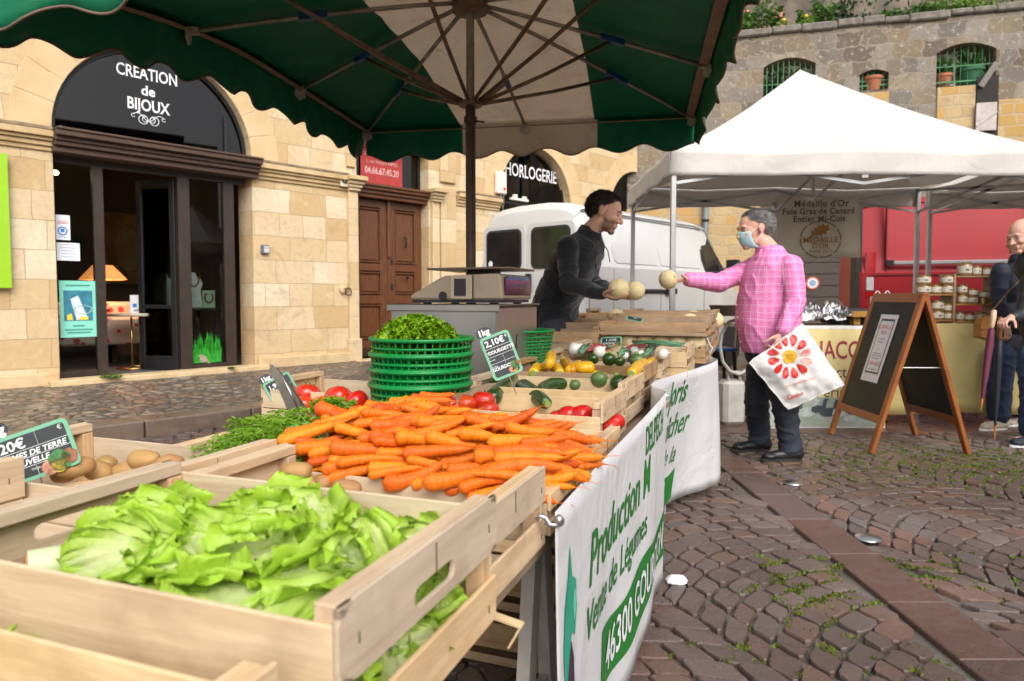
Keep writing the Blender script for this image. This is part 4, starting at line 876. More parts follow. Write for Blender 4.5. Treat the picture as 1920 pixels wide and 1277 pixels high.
# red van
st = [(0, .4, 2.35, .04), (.04, .35, 2.45, .0), (.3, .3, 2.5, 0), (5.0, .3, 2.5, 0), (5.4, .3, 2.3, .05)]
rv = van('red_van', 'tall red delivery van parked behind the duck products stall', (4.66, 9.2, 0), math.radians(-18), st, 1.8, M_VANR, 1.45)
q = MB(); q.box((.13, -.02, 1.42), (.13, .04, .62)); obj('tail_light', q, mat('red_lens_glossy', (.4, .01, .015), .12, var=.2), rv, bevel=.015); q = MB(); q.box((.13, -.04, 1.3), (.09, .02, .18)); obj('reversing_light', q, mat('clear_lens', (.6, .6, .62), .15), rv, bevel=.01)
q = MB(); q.box((1.08, -.06, 1.575), (1.36, .05, .05)); obj('slide_rail', q, M_ALU, rv, bevel=.01); q = MB(); q.box((1.88, -.05, 1.575), (.26, .04, .075)); q.box((.36, -.05, 1.575), (.10, .04, .075)); obj('rail_end', q, M_BLACK, rv)
q = MB()
for z in (2.06, 2.0, 1.42, .95): q.box((2.6, side_y(z, 1.45)-.008, z), (5., .014, .012))
for x in (.32, 2.02): q.box((x, .02, 1.5), (.014, .1, 1.95))
obj('door_seam', q, mat('dark_red_seam', (.16, .012, .02), .5), rv)
q = MB(); q.box((.0, .25, 1.5), (.06, .5, 1.7)); obj('rear_edge_trim', q, M_RUBBER, rv)
for x in (1.2, 4.4): wheel(rv, x, .08, .36)
q = MB(); q.box((2.6, -.045, .72), (4.9, .04, .16)); obj('side_trim', q, M_RUBBER, rv, bevel=.01); q = MB(); q.box((2.12, -.06, 1.30), (.16, .04, .04)); obj('door_handle', q, M_BLACK, rv, bevel=.008)
# ============================================================ GATE, PIPE, BANNER AT THE BACK
gx0, _ = whit(1425, 500); gx1, _ = whit(1590, 500)
t = thing('plank_gate', 'dark brown arched plank gate in the ochre wall behind the pink shirted man', 'gate', WO, WR); q = MB(); c = (gx0+gx1)/2; r = (gx1-gx0)/2; n = 11
for k in range(12): z = .1+k*.26; q.box((c, -.08, z+.12), (2*r, .05, .25))
pts = [(c+r*math.cos(a), 3.2+r*.55*math.sin(a)) for a in np.linspace(0, PI, 20)]; q.prism(pts, -.09, -.05, lambda a, b, d: (a, d, b)); obj('boards', q, mat('dark_brown_planks', (.07, .052, .042), .7, var=.5, scale=6, bmp=.5, stretch=(1.5, 5, 14)), t, bevel=.008)
x, z = whit(1522, 531); t2 = thing('round_sticker', 'round red and white sticker on the dark plank gate', 'sticker', WO+WX*x+Vector((0, 0, z))+WN*.125, WR); q = MB(); R = Matrix.Rotation(PI/2, 3, 'X'); q.lathe([(0, 0), (.145, 0), (.145, .006), (0, .006)], n=28, R=R); obj('disc', q, mat('sticker_red', (.55, .12, .06), .5), t2); q = MB(); q.lathe([(0, .007), (.11, .007), (.11, .01), (0, .01)], n=28, R=R); obj('white_ring', q, M_WHITE, t2); q = MB(); q.lathe([(0, .011), (.075, .011), (.075, .014), (0, .014)], n=24, R=R); obj('blue_centre', q, mat('sticker_blue', (.25, .4, .6), .5, var=.5, scale=30), t2)
x0, z0 = whit(1590, 600); x1, z1 = whit(1624, 395); t = thing('stone_pier', 'ochre stone pier between the plank gate and the red van', 'pier', WO, WR); q = MB()
k = 0; z = .0
while z < z1: h = rnd.uniform(.3, .5); q.box(((x0+x1)/2+rnd.uniform(-.02, .02), -.12, z+h/2), (x1-x0+rnd.uniform(-.03, .03), .2, h-.015)); z += h
obj('blocks', q, mat('ochre_pier_stone', (.52, .36, .15), .85, var=.5, scale=2.5, col2=(.36, .28, .17), bmp=.5, bscale=15), t, bevel=.02)
x, z = whit(1323, 400); t = thing('downpipe', 'grey blue downpipe on the ochre wall above the white van', 'pipe', WO+WX*x+WN*.1, WR); q = MB(); q.tube([(0, 0, 0), (0, 0, 4.2)], .07, 10); obj('pipe', q, mat('grey_blue_pipe', (.13, .17, .19), .5), t, smooth=True); q = MB(); q.lathe([(.08, 0), (.08, .06)], (0, 0, 2.9), 12); q.lathe([(.08, 0), (.08, .06)], (0, 0, 1.6), 12); obj('bracket', q, M_DARK, t)
M_VINYL = mat('cream_vinyl', (.66, .61, .50), .5, var=.12, scale=3)
bt = thing('medal_banner', 'cream banner with an oak leaf gold medal hung at the back of the tent', 'banner', (3.265, 7.30, 0), math.radians(1)); W_, H_ = .88, .64; zc = 1.865
q = MB(); q.grid([[(-W_/2+W_*i/12, .02*math.sin(i*.9)+.01*j, zc-H_/2+H_*j/6+.035*(i/12-.5)*0+(.02 if j == 6 else 0)*(i/12)) for i in range(13)] for j in range(7)]); obj('cloth', q, M_VINYL, bt, smooth=True, solid=.004)
q = MB(); B_ = lambda s, x, z, h, **k: text_on(q, s, (x, -.035, z), (1, 0, .02), (0, 0, 1), h, serif=True, **k)
B_("M\u00e9daille d'Or", .0, zc+.245, .095, bold=.002, spacing=1.1); B_('Foie Gras de Canard', -.03, zc+.165, .088, bold=.002, sx=.95, spacing=1.08); B_('Entier Mi-Cuit', -.02, zc+.085, .088, bold=.002, spacing=1.08); obj('lettering', q, mat('brown_lettering', (.09, .07, .05), .6), bt)
q = MB(); B_("M\u00c9DAILLE", .0, zc-.135, .085, bold=.001); B_("D'OR", .0, zc-.20, .075, bold=.001); B_('PARIS 2019', .0, zc-.255, .05)
leaf = [(-.13, -.08), (-.10, -.05), (-.11, -.01), (-.07, -.015), (-.075, .03), (-.03, .01), (-.03, .06), (.0, .04), (.02, .08), (.045, .05), (.09, .07), (.085, .03), (.11, .01), (.06, -.01), (.07, -.045), (.02, -.035), (.01, -.065), (-.03, -.045), (-.05, -.065), (-.075, -.05), (-.12, -.095)]
q.prism([(a*.9+.0, b*.9-.035) for a, b in reversed(leaf)], -.037, -.033, lambda a, b, d: (a, d, b+zc)); obj('gold_emblem', q, mat('gold_print', (.36, .16, .03), .5), bt)
q = MB()
for k in range(64):
    a = 2*PI*k/64
    if k % 8 == 7: continue
    q.box((.215*math.cos(a), -.035, zc-.13+.19*math.sin(a)), (.012, .002, .016), Matrix.Rotation(-a, 3, 'Y'))
obj('medal_ring', q, MATS['brown_lettering'], bt)
# ============================================================ DUCK PRODUCTS STALL
M_YCL = m_cloth('yellow_tablecloth', (.52, .41, .17), .05, var=.1)
t = thing('market_table', 'long stall table under the tent with jars and foil', 'table', (3.6, 6.28, 0)); q = MB(); q.box((.0, .05, .865), (3.1, .8, .03)); obj('tabletop', q, mat('pale_board', (.35, .32, .28), .6), t)
for x in (-1.45, 0, 1.45):
    for y in (-.25, .35): q = MB(); q.tube([(x, y, 0), (x*.98, y*.9, .85)], .018, 6); obj('leg', q, M_ALU, t)
t = thing('yellow_tablecloth', 'yellow cloth hanging down the front of the jar table', 'tablecloth', (4.05, 5.87, 0)); rows = []
for k in range(61):
    s = k/60; x = -.98+2.3*s; rows.append([(x, .75, .89), (x, .02, .892)]+[(x+.01*math.sin(v*9), -.012-.02*abs(math.sin(s*19))*v-.02*v, .885-v*.76-.01*math.sin(s*14)) for v in np.linspace(0, 1, 9)])
q = MB(); q.grid(rows); obj('cloth', q, M_YCL, t, smooth=50, solid=.003)
bn = thing('duck_banner', 'pale yellow stall banner with red name and a photograph of ducks', 'banner', (2.70, 5.80, 0), 0, rot=(math.radians(-3), 0, 0)); BW = .98; zt, zm = .87, .265
q = MB(); q.box((0, 0, (zt+zm)/2), (BW, .005, zt-zm)); obj('sheet', q, mat('pale_yellow_vinyl', (.70, .58, .26), .45, var=.1), bn)
q = MB(); q.box((0, 0, (zm+.02)/2), (BW, .005, zm-.02)); obj('photograph', q, mat('grey_green_photo', (.42, .46, .40), .5, var=.5, scale=6, col2=(.25, .30, .22)), bn)
q = MB(); q.box((0, .01, .44), (BW+.02, .008, .88)); q.box((0, -.003, .862), (BW, .004, .02)); obj('backing', q, mat('white_vinyl', (.74, .74, .72), .4), bn)
q = MB(); text_on(q, 'JACQUES', (.24, -.004, .665), (1, 0, 0), (0, 0, 1), .215, bold=.002, sx=.70, serif=True); obj('lettering', q, mat('crimson_lettering', (.32, .03, .05), .5), bn)
q = MB(); text_on(q, 'Producteur', (.05, -.004, .48), (1, 0, 0), (0, 0, 1), .14, sx=.9); text_on(q, 'P\u00e9rigord', (.12, -.004, .31), (1, 0, 0), (0, 0, 1), .14, sx=.9); obj('lettering', q, MATS['brown_lettering'], bn)
duck = [(-.10, .0), (-.09, .05), (-.03, .07), (.02, .065), (.03, .12), (.045, .15), (.075, .15), (.10, .135), (.075, .125), (.065, .09), (.06, .04), (.03, .0), (.0, -.02), (-.06, -.02)]
for k, (x, z, s, m_) in enumerate([(-.40, .10, 1., 0), (-.27, .13, .9, 1), (-.15, .12, 1., 0), (-.06, .15, .8, 1), (.03, .12, .95, 1), (.14, .12, 1., 0), (.24, .14, .9, 1), (.33, .11, 1., 0), (.42, .14, .85, 1), (.20, .07, .7, 0), (-.33, .06, .6, 0)]):
    q = MB(); q.prism([(x+a*s, z+b*s*.9) for a, b in reversed(duck)], -.004-.0007*k, -.003-.0007*k, lambda a, b, d: (a, d, b)); obj('printed_duck', q, mat('duck_print_dark', (.05, .07, .08), .5) if m_ else mat('duck_print_pale', (.5, .55, .52), .5, var=.3, scale=20), bn)
# jars and their shelf
t = thing('jar_shelf', 'small honey coloured wooden shelf unit holding jars on the yellow table', 'shelf', (0, 0, 0)); YS = 6.15; M_HON = m_wood('honey_pine', (.42, .22, .06), (.30, .14, .035), 'X')
def sh(px0, px1, py, th=.014, nm='shelf'):
    a, b = P(px0, py, YS), P(px1, py, YS); q = MB(); q.box(((a.x+b.x)/2, YS+.06, a.z), (b.x-a.x, .2, th)); obj(nm, q, M_HON, t, bevel=.002)
sh(1788, 1866, 519); sh(1788, 1866, 571); sh(1788, 1866, 603); sh(1722, 1784, 553); sh(1722, 1784, 601)
for px, y0, y1 in ((1786, 514, 606), (1868, 514, 606), (1720, 552, 606)): a, b = P(px, y0, YS), P(px, y1, YS); q = MB(); q.box((a.x, YS+.06, (a.z+b.z)/2), (.022, .2, a.z-b.z)); obj('upright', q, M_HON, t, bevel=.002)
M_JAR = mat('pate_in_glass', (.36, .22, .10), .12, var=.3, scale=10, coat=.6); M_LBL = mat('cream_label', (.62, .57, .47), .6); M_LID = mat('gold_lid', (.42, .30, .12), .3, .8)
jar0 = None
JG = 'jars of duck preserves on the stall shelf'
def jar(px, py, h, d, label):
    global jar0
    k = (h, d)
    p0 = P(px, py, YS+.02)
    if jar0 is None:
        j = thing('jar', label, 'jar', p0, 0, JG); q = MB(); q.lathe([(0, 0), (.46, 0), (.5, .05), (.5, .78), (.46, .84)], n=20); obj('glass', q, M_JAR, j, smooth=40)
        q = MB(); q.lathe([(.47, .84), (.49, .85), (.49, .98), (.46, 1.), (0, 1.)], n=20); obj('lid', q, M_LID, j, smooth=40)
        q = MB(); q.add([(.506*math.cos(a), .506*math.sin(a), z) for z in (.2, .72) for a in np.linspace(-PI*.9, -PI*.1, 13)], [(i, i+1, 14+i, 13+i) for i in range(12)]); lb = obj('label', q, M_LBL, j, smooth=True)
        q = MB(); q.add([(.512*math.cos(a), .512*math.sin(a), z) for z in (.38, .48) for a in np.linspace(-PI*.55, -PI*.38, 5)], [(i, i+1, 6+i, 5+i) for i in range(4)]); obj('print', q, M_BLACK, lb)
        jar0 = j
    else: j = dup(jar0, p0, label=label)
    j.scale = (d, d, h); j.rotation_euler = (0, 0, rnd.uniform(-.3, .3)); return j
for px, py, h, d, lb in [(1808, 517, .12, .115, 'large jar, leftmost on the topmost shelf'), (1829, 517, .09, .09, 'medium jar, second on the topmost shelf'), (1849, 517, .075, .095, 'squat jar, third on the topmost shelf'),
    (1731, 551, .085, .12, 'jar under another at the left end of the left upper shelf'), (1731, 533, .085, .12, 'jar stacked at the left end of the left upper shelf'), (1753, 551, .082, .10, 'single jar in the middle of the left upper shelf'), (1775, 551, .085, .11, 'jar under another beside the upright on the left upper shelf'), (1775, 533, .085, .115, 'jar stacked beside the upright on the left upper shelf'),
    (1756, 599, .085, .11, 'jar under another on the left lower shelf'), (1756, 581, .085, .11, 'jar stacked on the left part of the lower shelf'), (1776, 599, .07, .09, 'small jar under another beside the upright, lower shelf'), (1776, 584, .07, .09, 'small jar stacked beside the upright, lower shelf'),
    (1803, 569, .085, .085, 'narrow jar under another at the left of the middle shelf'), (1803, 551, .085, .085, 'narrow jar stacked at the left of the middle shelf'), (1822, 569, .065, .095, 'low jar under another in the middle of the middle shelf'), (1822, 555, .065, .095, 'low jar stacked in the middle of the middle shelf'), (1844, 558, .06, .10, 'flat jar raised at the right of the middle shelf'),
    (1799, 601, .08, .07, 'narrow jar at the left of the bottom shelf'), (1817, 601, .065, .10, 'wide jar in the middle of the bottom shelf'), (1839, 600, .07, .09, 'jar at the right of the bottom shelf')]: jar(px, py, h, d, lb)
t = thing('flat_tin', 'flat tin carrying the raised jar on the middle shelf', 'tin', P(1844, 569, YS+.02)); q = MB(); q.lathe([(0, 0), (.05, 0), (.05, .05), (0, .05)], n=18); obj('can', q, M_LID, t)
# foil heap, basket, boxes and bags on the left of that table
t = thing('foil_heap', 'crumpled heap of silver foil on the stall table behind the man', 'foil', (2.72, 6.15, .885)); rows = []
for j in range(52):
    r = []
    for i in range(80):
        x = -.42+.84*i/79; y = -.22+.44*j/51; e = max(0, 1-(x/.43)**2)*max(0, 1-(y/.23)**2); z = .17*e**.5*(.65+.8*abs(noise.noise((x*9, y*9, 2)))+.5*abs(noise.noise((x*24, y*24, 5)))); r.append((x, y, z))
    rows.append(r)
q = MB(); q.grid(rows); obj('foil', q, mat('silver_foil', (.30, .30, .31), .38, 1., .4, 20), t)
t = thing('wicker_basket', 'small wicker basket with a wire handle beside the foil', 'basket', (2.98, 6.35, .89)); q = MB(); q.lathe([(.10, 0), (.13, .1), (.12, .1), (.09, .01), (0, .01)], n=18); obj('basket', q, mat('wicker', (.3, .17, .07), .8, var=.5, scale=30), t); q = MB(); q.tube([(-.12+.24*s, 0, .1+.12*math.sin(PI*s)**.6) for s in np.linspace(0, 1, 14)], .006, 5); obj('handle', q, M_STEEL, t)
t = thing('cash_box', 'dark green box with a turquoise label on the stall table', 'box', (3.05, 6.1, .885), .1); q = MB(); q.box((0, 0, .05), (.36, .2, .1)); obj('box', q, mat('dark_green_box', (.02, .05, .035), .5), t, bevel=.004); q = MB(); q.box((.13, -.103, .05), (.10, .004, .075)); obj('label', q, mat('turquoise_label', (.05, .32, .36), .5), t)
t = thing('wooden_tray', 'small orange wooden tray poking out left of the chalkboard', 'tray', (3.02, 5.95, .90), .1); q = MB(); q.box((0, 0, .06), (.22, .16, .012)); q.box((0, -.08, .08), (.22, .01, .05)); q.box((.11, 0, .08), (.01, .16, .05)); q.box((-.03, 0, .02), (.06, .06, .07)); obj('tray', q, M_HON, t)
t = thing('plastic_bin', 'grey blue plastic bin behind the stall table by the tent leg', 'bin', (3.98, 7.9, 0), 0); q = MB(); q.lathe([(.17, 0), (.2, .9), (.22, .92), (.22, .98), (0, 1.0)], n=4, sx=1.1); obj('bin', q, mat('slate_blue_plastic', (.06, .09, .13), .5), t, bevel=.02)
t = thing('paper_bag', 'white paper carrier bag with string handles behind the chalkboard', 'bag', (3.36, 6.2, .89)); q = MB(); q.box((0, 0, .12), (.18, .08, .24)); obj('bag', q, M_WHITE, t); q = MB(); [q.tube([(x-.035+.07*s, 0, .24+.05*math.sin(PI*s)) for s in np.linspace(0, 1, 10)], .004, 5) for x in (-.045, .045)]; obj('handle', q, M_WHITE, t)
t = thing('bread_roll', 'pale bread roll in the wicker basket', 'bread', (2.96, 6.33, .95)); q = MB(); q.ellipsoid((0, 0, .03), (.06, .05, .04)); obj('roll', q, mat('bread', (.5, .38, .18), .8, bmp=.4), t, smooth=True)
# ============================================================ CHALKBOARD A-FRAME
ab = thing('chalkboard', 'wooden framed A-shaped chalkboard with a white menu sheet', 'sign', (2.93, 5.18, 0), math.radians(-2))
M_OAK = mat('orange_varnished_frame', (.33, .10, .015), .45, var=.4, scale=6, col2=(.20, .055, .010), bmp=.2, bscale=40); M_SLATE = mat('chalkboard_slate', (.010, .010, .010), .65, var=.4, scale=3)
for sgn, nm in ((-1, 'front_panel'), (1, 'rear_panel')):
    ax = math.atan2(.34, 1.15); hw = .335   # leaning panel: hinge along y at top
    def bd(s, y, off=0): return Vector((sgn*(.34*s/1.17)+sgn*off*math.cos(ax), y, 1.15-s*1.145/1.17+off*math.sin(ax)))
    q = MB()
    for y in (-hw, hw): q.bar(bd(0, y), bd(1.17, y), .055, .03, up=(sgn, 0, .3))
    q.bar(bd(.035, -hw), bd(.035, hw), .03, .07, up=bd(0, 0)-bd(1, 0)); q.bar(bd(.93, -hw), bd(.93, hw), .025, .06, up=bd(0, 0)-bd(1, 0)); fr_ = obj(nm, q, M_OAK, ab, bevel=.004)
    q = MB(); a, b, c_, d = bd(.05, -hw, .004), bd(.05, hw, .004), bd(.92, hw, .004), bd(.92, -hw, .004); n_ = Vector((sgn*math.cos(ax), 0, math.sin(ax)))*.006
    q.add([a+n_, b+n_, c_+n_, d+n_, a-n_, b-n_, c_-n_, d-n_], [(0, 1, 2, 3), (7, 6, 5, 4), (0, 4, 5, 1), (2, 6, 7, 3), (1, 5, 6, 2), (0, 3, 7, 4)]); obj('slate', q, M_SLATE, fr_)
q = MB(); q.tube([(-.16, -.33, .62), (.16, -.33, .62)], .004, 5); obj('stay', q, M_STEEL, ab)
ps = thing('menu_sheet', 'long white menu with red and black print taped on the chalkboard', 'paper', (0, 0, 0)); ps.location = ab.location; ps.rotation_euler = ab.rotation_euler
ax = math.atan2(.34, 1.15); dn = Vector((-math.sin(ax), 0, -math.cos(ax))); nn = Vector((-math.cos(ax), 0, math.sin(ax))); rt = Vector((0, -1, 0))
def sheetq(q, u0, u1, v0, v1, off, skew=0.): o_ = Vector((0, 0, 1.15))+nn*off; q.add([o_+rt*(u0)+dn*v0, o_+rt*(u0)+dn*v1, o_+rt*(u1)+dn*(v1-skew), o_+rt*(u1)+dn*(v0-skew)], [(0, 1, 2, 3)])
q = MB(); sheetq(q, -.12, .14, .17, .70, .016); obj('sheet', q, mat('menu_paper', (.70, .70, .74), .5, var=.05), ps, solid=.001)
q = MB(); sheetq(q, -.09, .11, .205, .635, .0175); obj('border', q, M_BLACK, ps); q = MB(); sheetq(q, -.08, .10, .222, .622, .0185); obj('inner_sheet', q, MATS['menu_paper'], ps)
q = MB(); o_ = Vector((0, 0, 1.15))+nn*.0195
text_on(q, 'FORMULE', o_+rt*.01+dn*.27, rt, -dn, .05, lift=0); text_on(q, 'MIDI', o_+rt*.01+dn*.315, rt, -dn, .042, lift=0); text_on(q, 'CANARD', o_+rt*.01+dn*.56, rt, -dn, .045, lift=0); obj('print', q, mat('pink_print', (.6, .1, .13), .5), ps)
q = MB()
for v_, w_ in ((.36, .10), (.385, .08), (.44, .02), (.475, .12), (.495, .14), (.515, .1), (.60, .12)): sheetq(q, .01-w_/2, .01+w_/2, v_, v_+.006, .0195)
obj('print', q, MATS['grey_print'], ps)
# ============================================================ STREET DISCS, LITTER
for k, (px, py, lb) in enumerate(((1487, 907, 'farther polished metal stud beside the slab strip'), (1628, 1011, 'nearer polished metal stud beside the slab strip'))):
    t = thing('ground_stud', lb, 'stud', G(px, py)+Vector((0, 0, .004)), 0, 'metal studs in the cobbles'); q = MB(); q.lathe([(.058, 0), (.056, .006), (.04, .012), (0, .014)], n=28); obj('disc', q, mat('brushed_stud', (.6, .6, .6), .3, 1.), t, smooth=40)
t = thing('litter', 'crumpled white scrap of paper on the cobbles beside the banner', 'litter', G(1268, 1093)); q = MB(); rows = [[((.045+.015*noise.noise((a*3, j, 1)))*math.cos(a)*(1-(j/5)**2)**.5, (.03+.01*noise.noise((a*3, j, 5)))*math.sin(a)*(1-(j/5)**2)**.5, .004+.03*j/5) for a in np.linspace(0, 2*PI, 13)] for j in range(6)]; q.grid(rows); obj('paper', q, M_WHITE, t)
# ============================================================ MARKET UMBRELLA
M_UG = m_cloth('green_umbrella_cloth', (.0, .15, .065), .13, .6, var=.25)
M_UW = m_cloth('stained_white_umbrella_cloth', (.70, .62, .52), .45, .7, dirty=(.33, .22, .13), var=.12)
M_TUBE = mat('rusty_tube', (.20, .13, .08), .5, .4, var=.6, scale=14, col2=(.10, .055, .03))
M_TUBEL = mat('aged_steel_tube', (.30, .26, .21), .45, .4, var=.5, scale=9)
um = thing('market_umbrella', 'large green and white scalloped market umbrella over the vegetable stall', 'umbrella', (-.21, 3.5, 0), math.radians(-10.5))
UW, UL, ZE, ZC = 1.22, 1.60, 2.40, 2.63
def uz(x, y):
    t = max(abs(x)/UW, abs(y)/UL); z = ZC-(ZC-ZE)*t**1.25
    z += .015*(1-min(1, abs(y)/UL)**2)*min(1, abs(x)/UW)**3
    if x < 1. and y < 0: z -= .25*((1.-x)/2.22)**.7*(-y/UL)**1.6     # the near left corner droops
    return z - .012*math.sin(PI*min(1, t))*abs(math.sin(6*math.atan2(x, y)))
NX, NY = 48, 50; xs = sorted(set([round(-UW+2*UW*i/NX, 4) for i in range(NX+1)]+[-.47, .52])); vs = []; fs = []; mi = []
rows = [[(x, -UL+2*UL*j/NY, uz(x, -UL+2*UL*j/NY)) for x in xs] for j in range(NY+1)]
q = MB()
for j in range(NY):
    for i in range(len(xs)-1):
        q.cur = 1 if -.47 <= (xs[i]+xs[i+1])/2 <= .52 else 0
        q.add([rows[j][i], rows[j][i+1], rows[j+1][i+1], rows[j+1][i]], [(0, 1, 2, 3)])
me = q.mesh('canopy'); bm = bmesh.new(); bm.from_mesh(me); bmesh.ops.remove_doubles(bm, verts=bm.verts, dist=1e-4); bm.to_mesh(me); bm.free()
obj('canopy', me, [M_UG, M_UW], um, smooth=True, solid=.003)
M_PIPE = mat('brown_piping', (.16, .10, .07), .7)
def uval(a, b, white=False):
    a, b = Vector(a), Vector(b); L = (b-a).length; n = int(L/.02); q = MB(); pts = []
    d = (b-a).normalized(); out = Vector((d.y, -d.x)) if (Vector((d.y, -d.x)).dot((a+b)/2) > 0) else Vector((-d.y, d.x)); prev = None
    for k in range(n+1):
        s = k/n; p = a.lerp(b, s); zt = uz(p.x, p.y); drop = .215+.026*math.cos(2*PI*s*round(L/.33)+PI) ; col_ = []
        for j in range(6):
            v = j/5; wv_ = .018*math.sin(s*L*9+1.)*v+.008*math.sin(s*L*31)*v; col_.append((p.x+out.x*(.02*v+wv_), p.y+out.y*(.02*v+wv_), zt-drop*v))
        pts.append(col_[-1])
        if prev:
            q.cur = 1 if (-.47 <= (p.x) <= .52 and abs(d.x) > .5) else 0; q.add(prev+col_, [(j, j+1, 7+j, 6+j) for j in range(5)])
        prev = col_
    me = q.mesh('valance'); bm = bmesh.new(); bm.from_mesh(me); bmesh.ops.remove_doubles(bm, verts=bm.verts, dist=1e-4); bm.to_mesh(me); bm.free()
    v = obj('valance', me, [M_UG, M_UW], um, smooth=True, solid=.002); q = MB(); q.tube(pts, .0045, 5); obj('piping', q, M_PIPE, v, smooth=True)
cn = [(-UW, -UL), (UW, -UL), (UW, UL), (-UW, UL)]
for k in range(4): uval(cn[k], cn[(k+1) % 4])
q = MB(); q.tube([(0, 0, 0), (0, 0, 2.60)], .021, 14); obj('pole', q, M_TUBEL, um, smooth=40)
q = MB(); q.tube([(0, 0, .3), (0, 0, 2.10)], .026, 14); q.tube([(0, 0, 2.0), (0, 0, 2.03)], .034, 12); q.tube([(.03, 0, 2.01), (.075, -.01, 2.0)], .005, 5); obj('lower_sleeve', q, mat('dark_rusty_tube', (.085, .045, .028), .5, .3, var=.6, scale=12, col2=(.04, .022, .016)), um, smooth=40)
RZr = 2.105
q = MB(); q.lathe([(.028, 0), (.06, .0), (.062, .02), (.03, .03)], (0, 0, RZr-.02), 16); obj('runner_hub', q, M_TUBE, um, smooth=40); q = MB(); q.lathe([(.02, -.05), (.09, -.04), (.09, 0), (.02, .01)], (0, 0, ZC-.04), 16); obj('crown_hub', q, M_TUBE, um, smooth=40)
base = MB(); base.lathe([(.0, .0), (.22, 0), (.22, .06), (.05, .08), (.04, .3)], n=24); obj('foot', base, M_TUBE, um, smooth=40)
T3 = UL/3
for x, y in ((-UW, UL), (.02, UL), (UW, UL), (UW, T3), (UW, -T3), (UW, -UL), (0, -UL), (-UW, -UL), (-UW, -T3), (-UW, T3)):
    off = Vector((0, 0, -.035)); ts = [.04, .2, .4, .6, .8, .97]; pts = [Vector((x*t, y*t, uz(x*t, y*t)))+off for t in ts]
    rb = MB(); rb.tube(pts, .0115, 8); r_ = obj('rib', rb, M_TUBEL, um, smooth=True)
    k = .56; m_ = Vector((x*k, y*k, uz(x*k, y*k)))+off+Vector((0, 0, -.012)); s_ = MB(); h = Vector((x, y, 0)).normalized()*.055+Vector((0, 0, RZr)); mid = h.lerp(m_, .5)+Vector((0, 0, -.01)); s_.tube([h, mid, m_], .010, 8); obj('strut', s_, M_TUBE, r_, smooth=True)
    s_ = MB(); a, b = Vector((x*.52, y*.52, uz(x*.52, y*.52)))+off, Vector((x*.62, y*.62, uz(x*.62, y*.62)))+off; s_.bar(a, b, .03, .034); obj('blue_joint', s_, mat('blue_plastic_joint', (.01, .06, .16), .4), r_, bevel=.004)
    e = Vector((x*.985, y*.985, uz(x*.985, y*.985)-.05)); s_ = MB(); R = RZ(math.atan2(y, x)); s_.prism([(-.035, .02), (-.04, -.02), (0, -.045), (.04, -.02), (.035, .02), (0, .035)], -.006, .006, lambda a, b, c: R @ Vector((c, a, b))+e); s_.box(e+Vector((0, 0, .02))-R @ Vector((.02, 0, 0)), (.05, .03, .03), R); obj('end_bracket', s_, mat('cream_plastic', (.42, .37, .30), .6, var=.4, scale=20), r_)
def belt(a, b, w_):
    a, b = Vector(a), Vector(b); R_ = []
    d = (b-a).normalized(); inn = Vector((-d.y, d.x)); inn = inn if inn.dot(a+b) < 0 else -inn; n = 20
    for k in range(n+1): p = a.lerp(b, k/n); R_.append([(p.x+inn.x*(.012), p.y+inn.y*.012, uz(p.x, p.y)-.028), (p.x+inn.x*(.012+w_), p.y+inn.y*(.012+w_), uz(p.x, p.y)-.024)])
    q = MB(); q.grid(R_); obj('edge_belt', q, mat('tan_belt', (.30, .19, .12), .8, var=.3, scale=10), um, solid=.003)
belt((UW, -UL), (UW, UL), .055); belt((-UW, -UL), (-UW, UL), .035); belt((-UW, UL), (UW, UL), .008); belt((-UW, -UL), (UW, -UL), .02)

# ============================================================ STALL TABLES
TH = math.radians(20.3); E1 = Vector((math.cos(TH), -math.sin(TH), 0)); L1 = Vector((math.sin(TH), math.cos(TH), 0))
def zb(Y): return .65+.05*max(0, Y-2)
M_TRESTLE = mat('pale_trestle', (.40, .37, .34), .6, var=.3)
def trestle(o, L, label, z):
    t = thing('trestle_table', label, 'table', o, -TH); q = MB(); q.box((-.62, L/2, z-.018), (1.2, L, .022)); obj('tabletop', q, mat('plywood_board', (.25, .18, .12), .7, var=.3), t)
    for y in (.16, L-.16):
        for x in (-.1, -1.1):
            q = MB(); q.bar((x, y-.12, 0), (x, y-.02, z-.03), .03, .05); obj('leg', q, M_TRESTLE, t); q = MB(); q.bar((x, y+.12, 0), (x, y+.02, z-.03), .03, .05); obj('leg', q, M_TRESTLE, t)
        q = MB(); q.box((-.6, y, z-.05), (1.1, .05, .04)); q.bar((-.1, y-.09, .2), (-.1, y+.09, .2), .02, .03); obj('crossbeam', q, M_TRESTLE, t)
    return t
trestle((-.40, .02, 0), 1.75, 'pale legged trestle table carrying the front crates', .645); trestle((.22, 1.72, 0), 1.75, 'middle trestle table under tomatoes and courgettes', .645); trestle((.86, 3.42, 0), 1.6, 'far trestle table carrying the melon crates', .735)

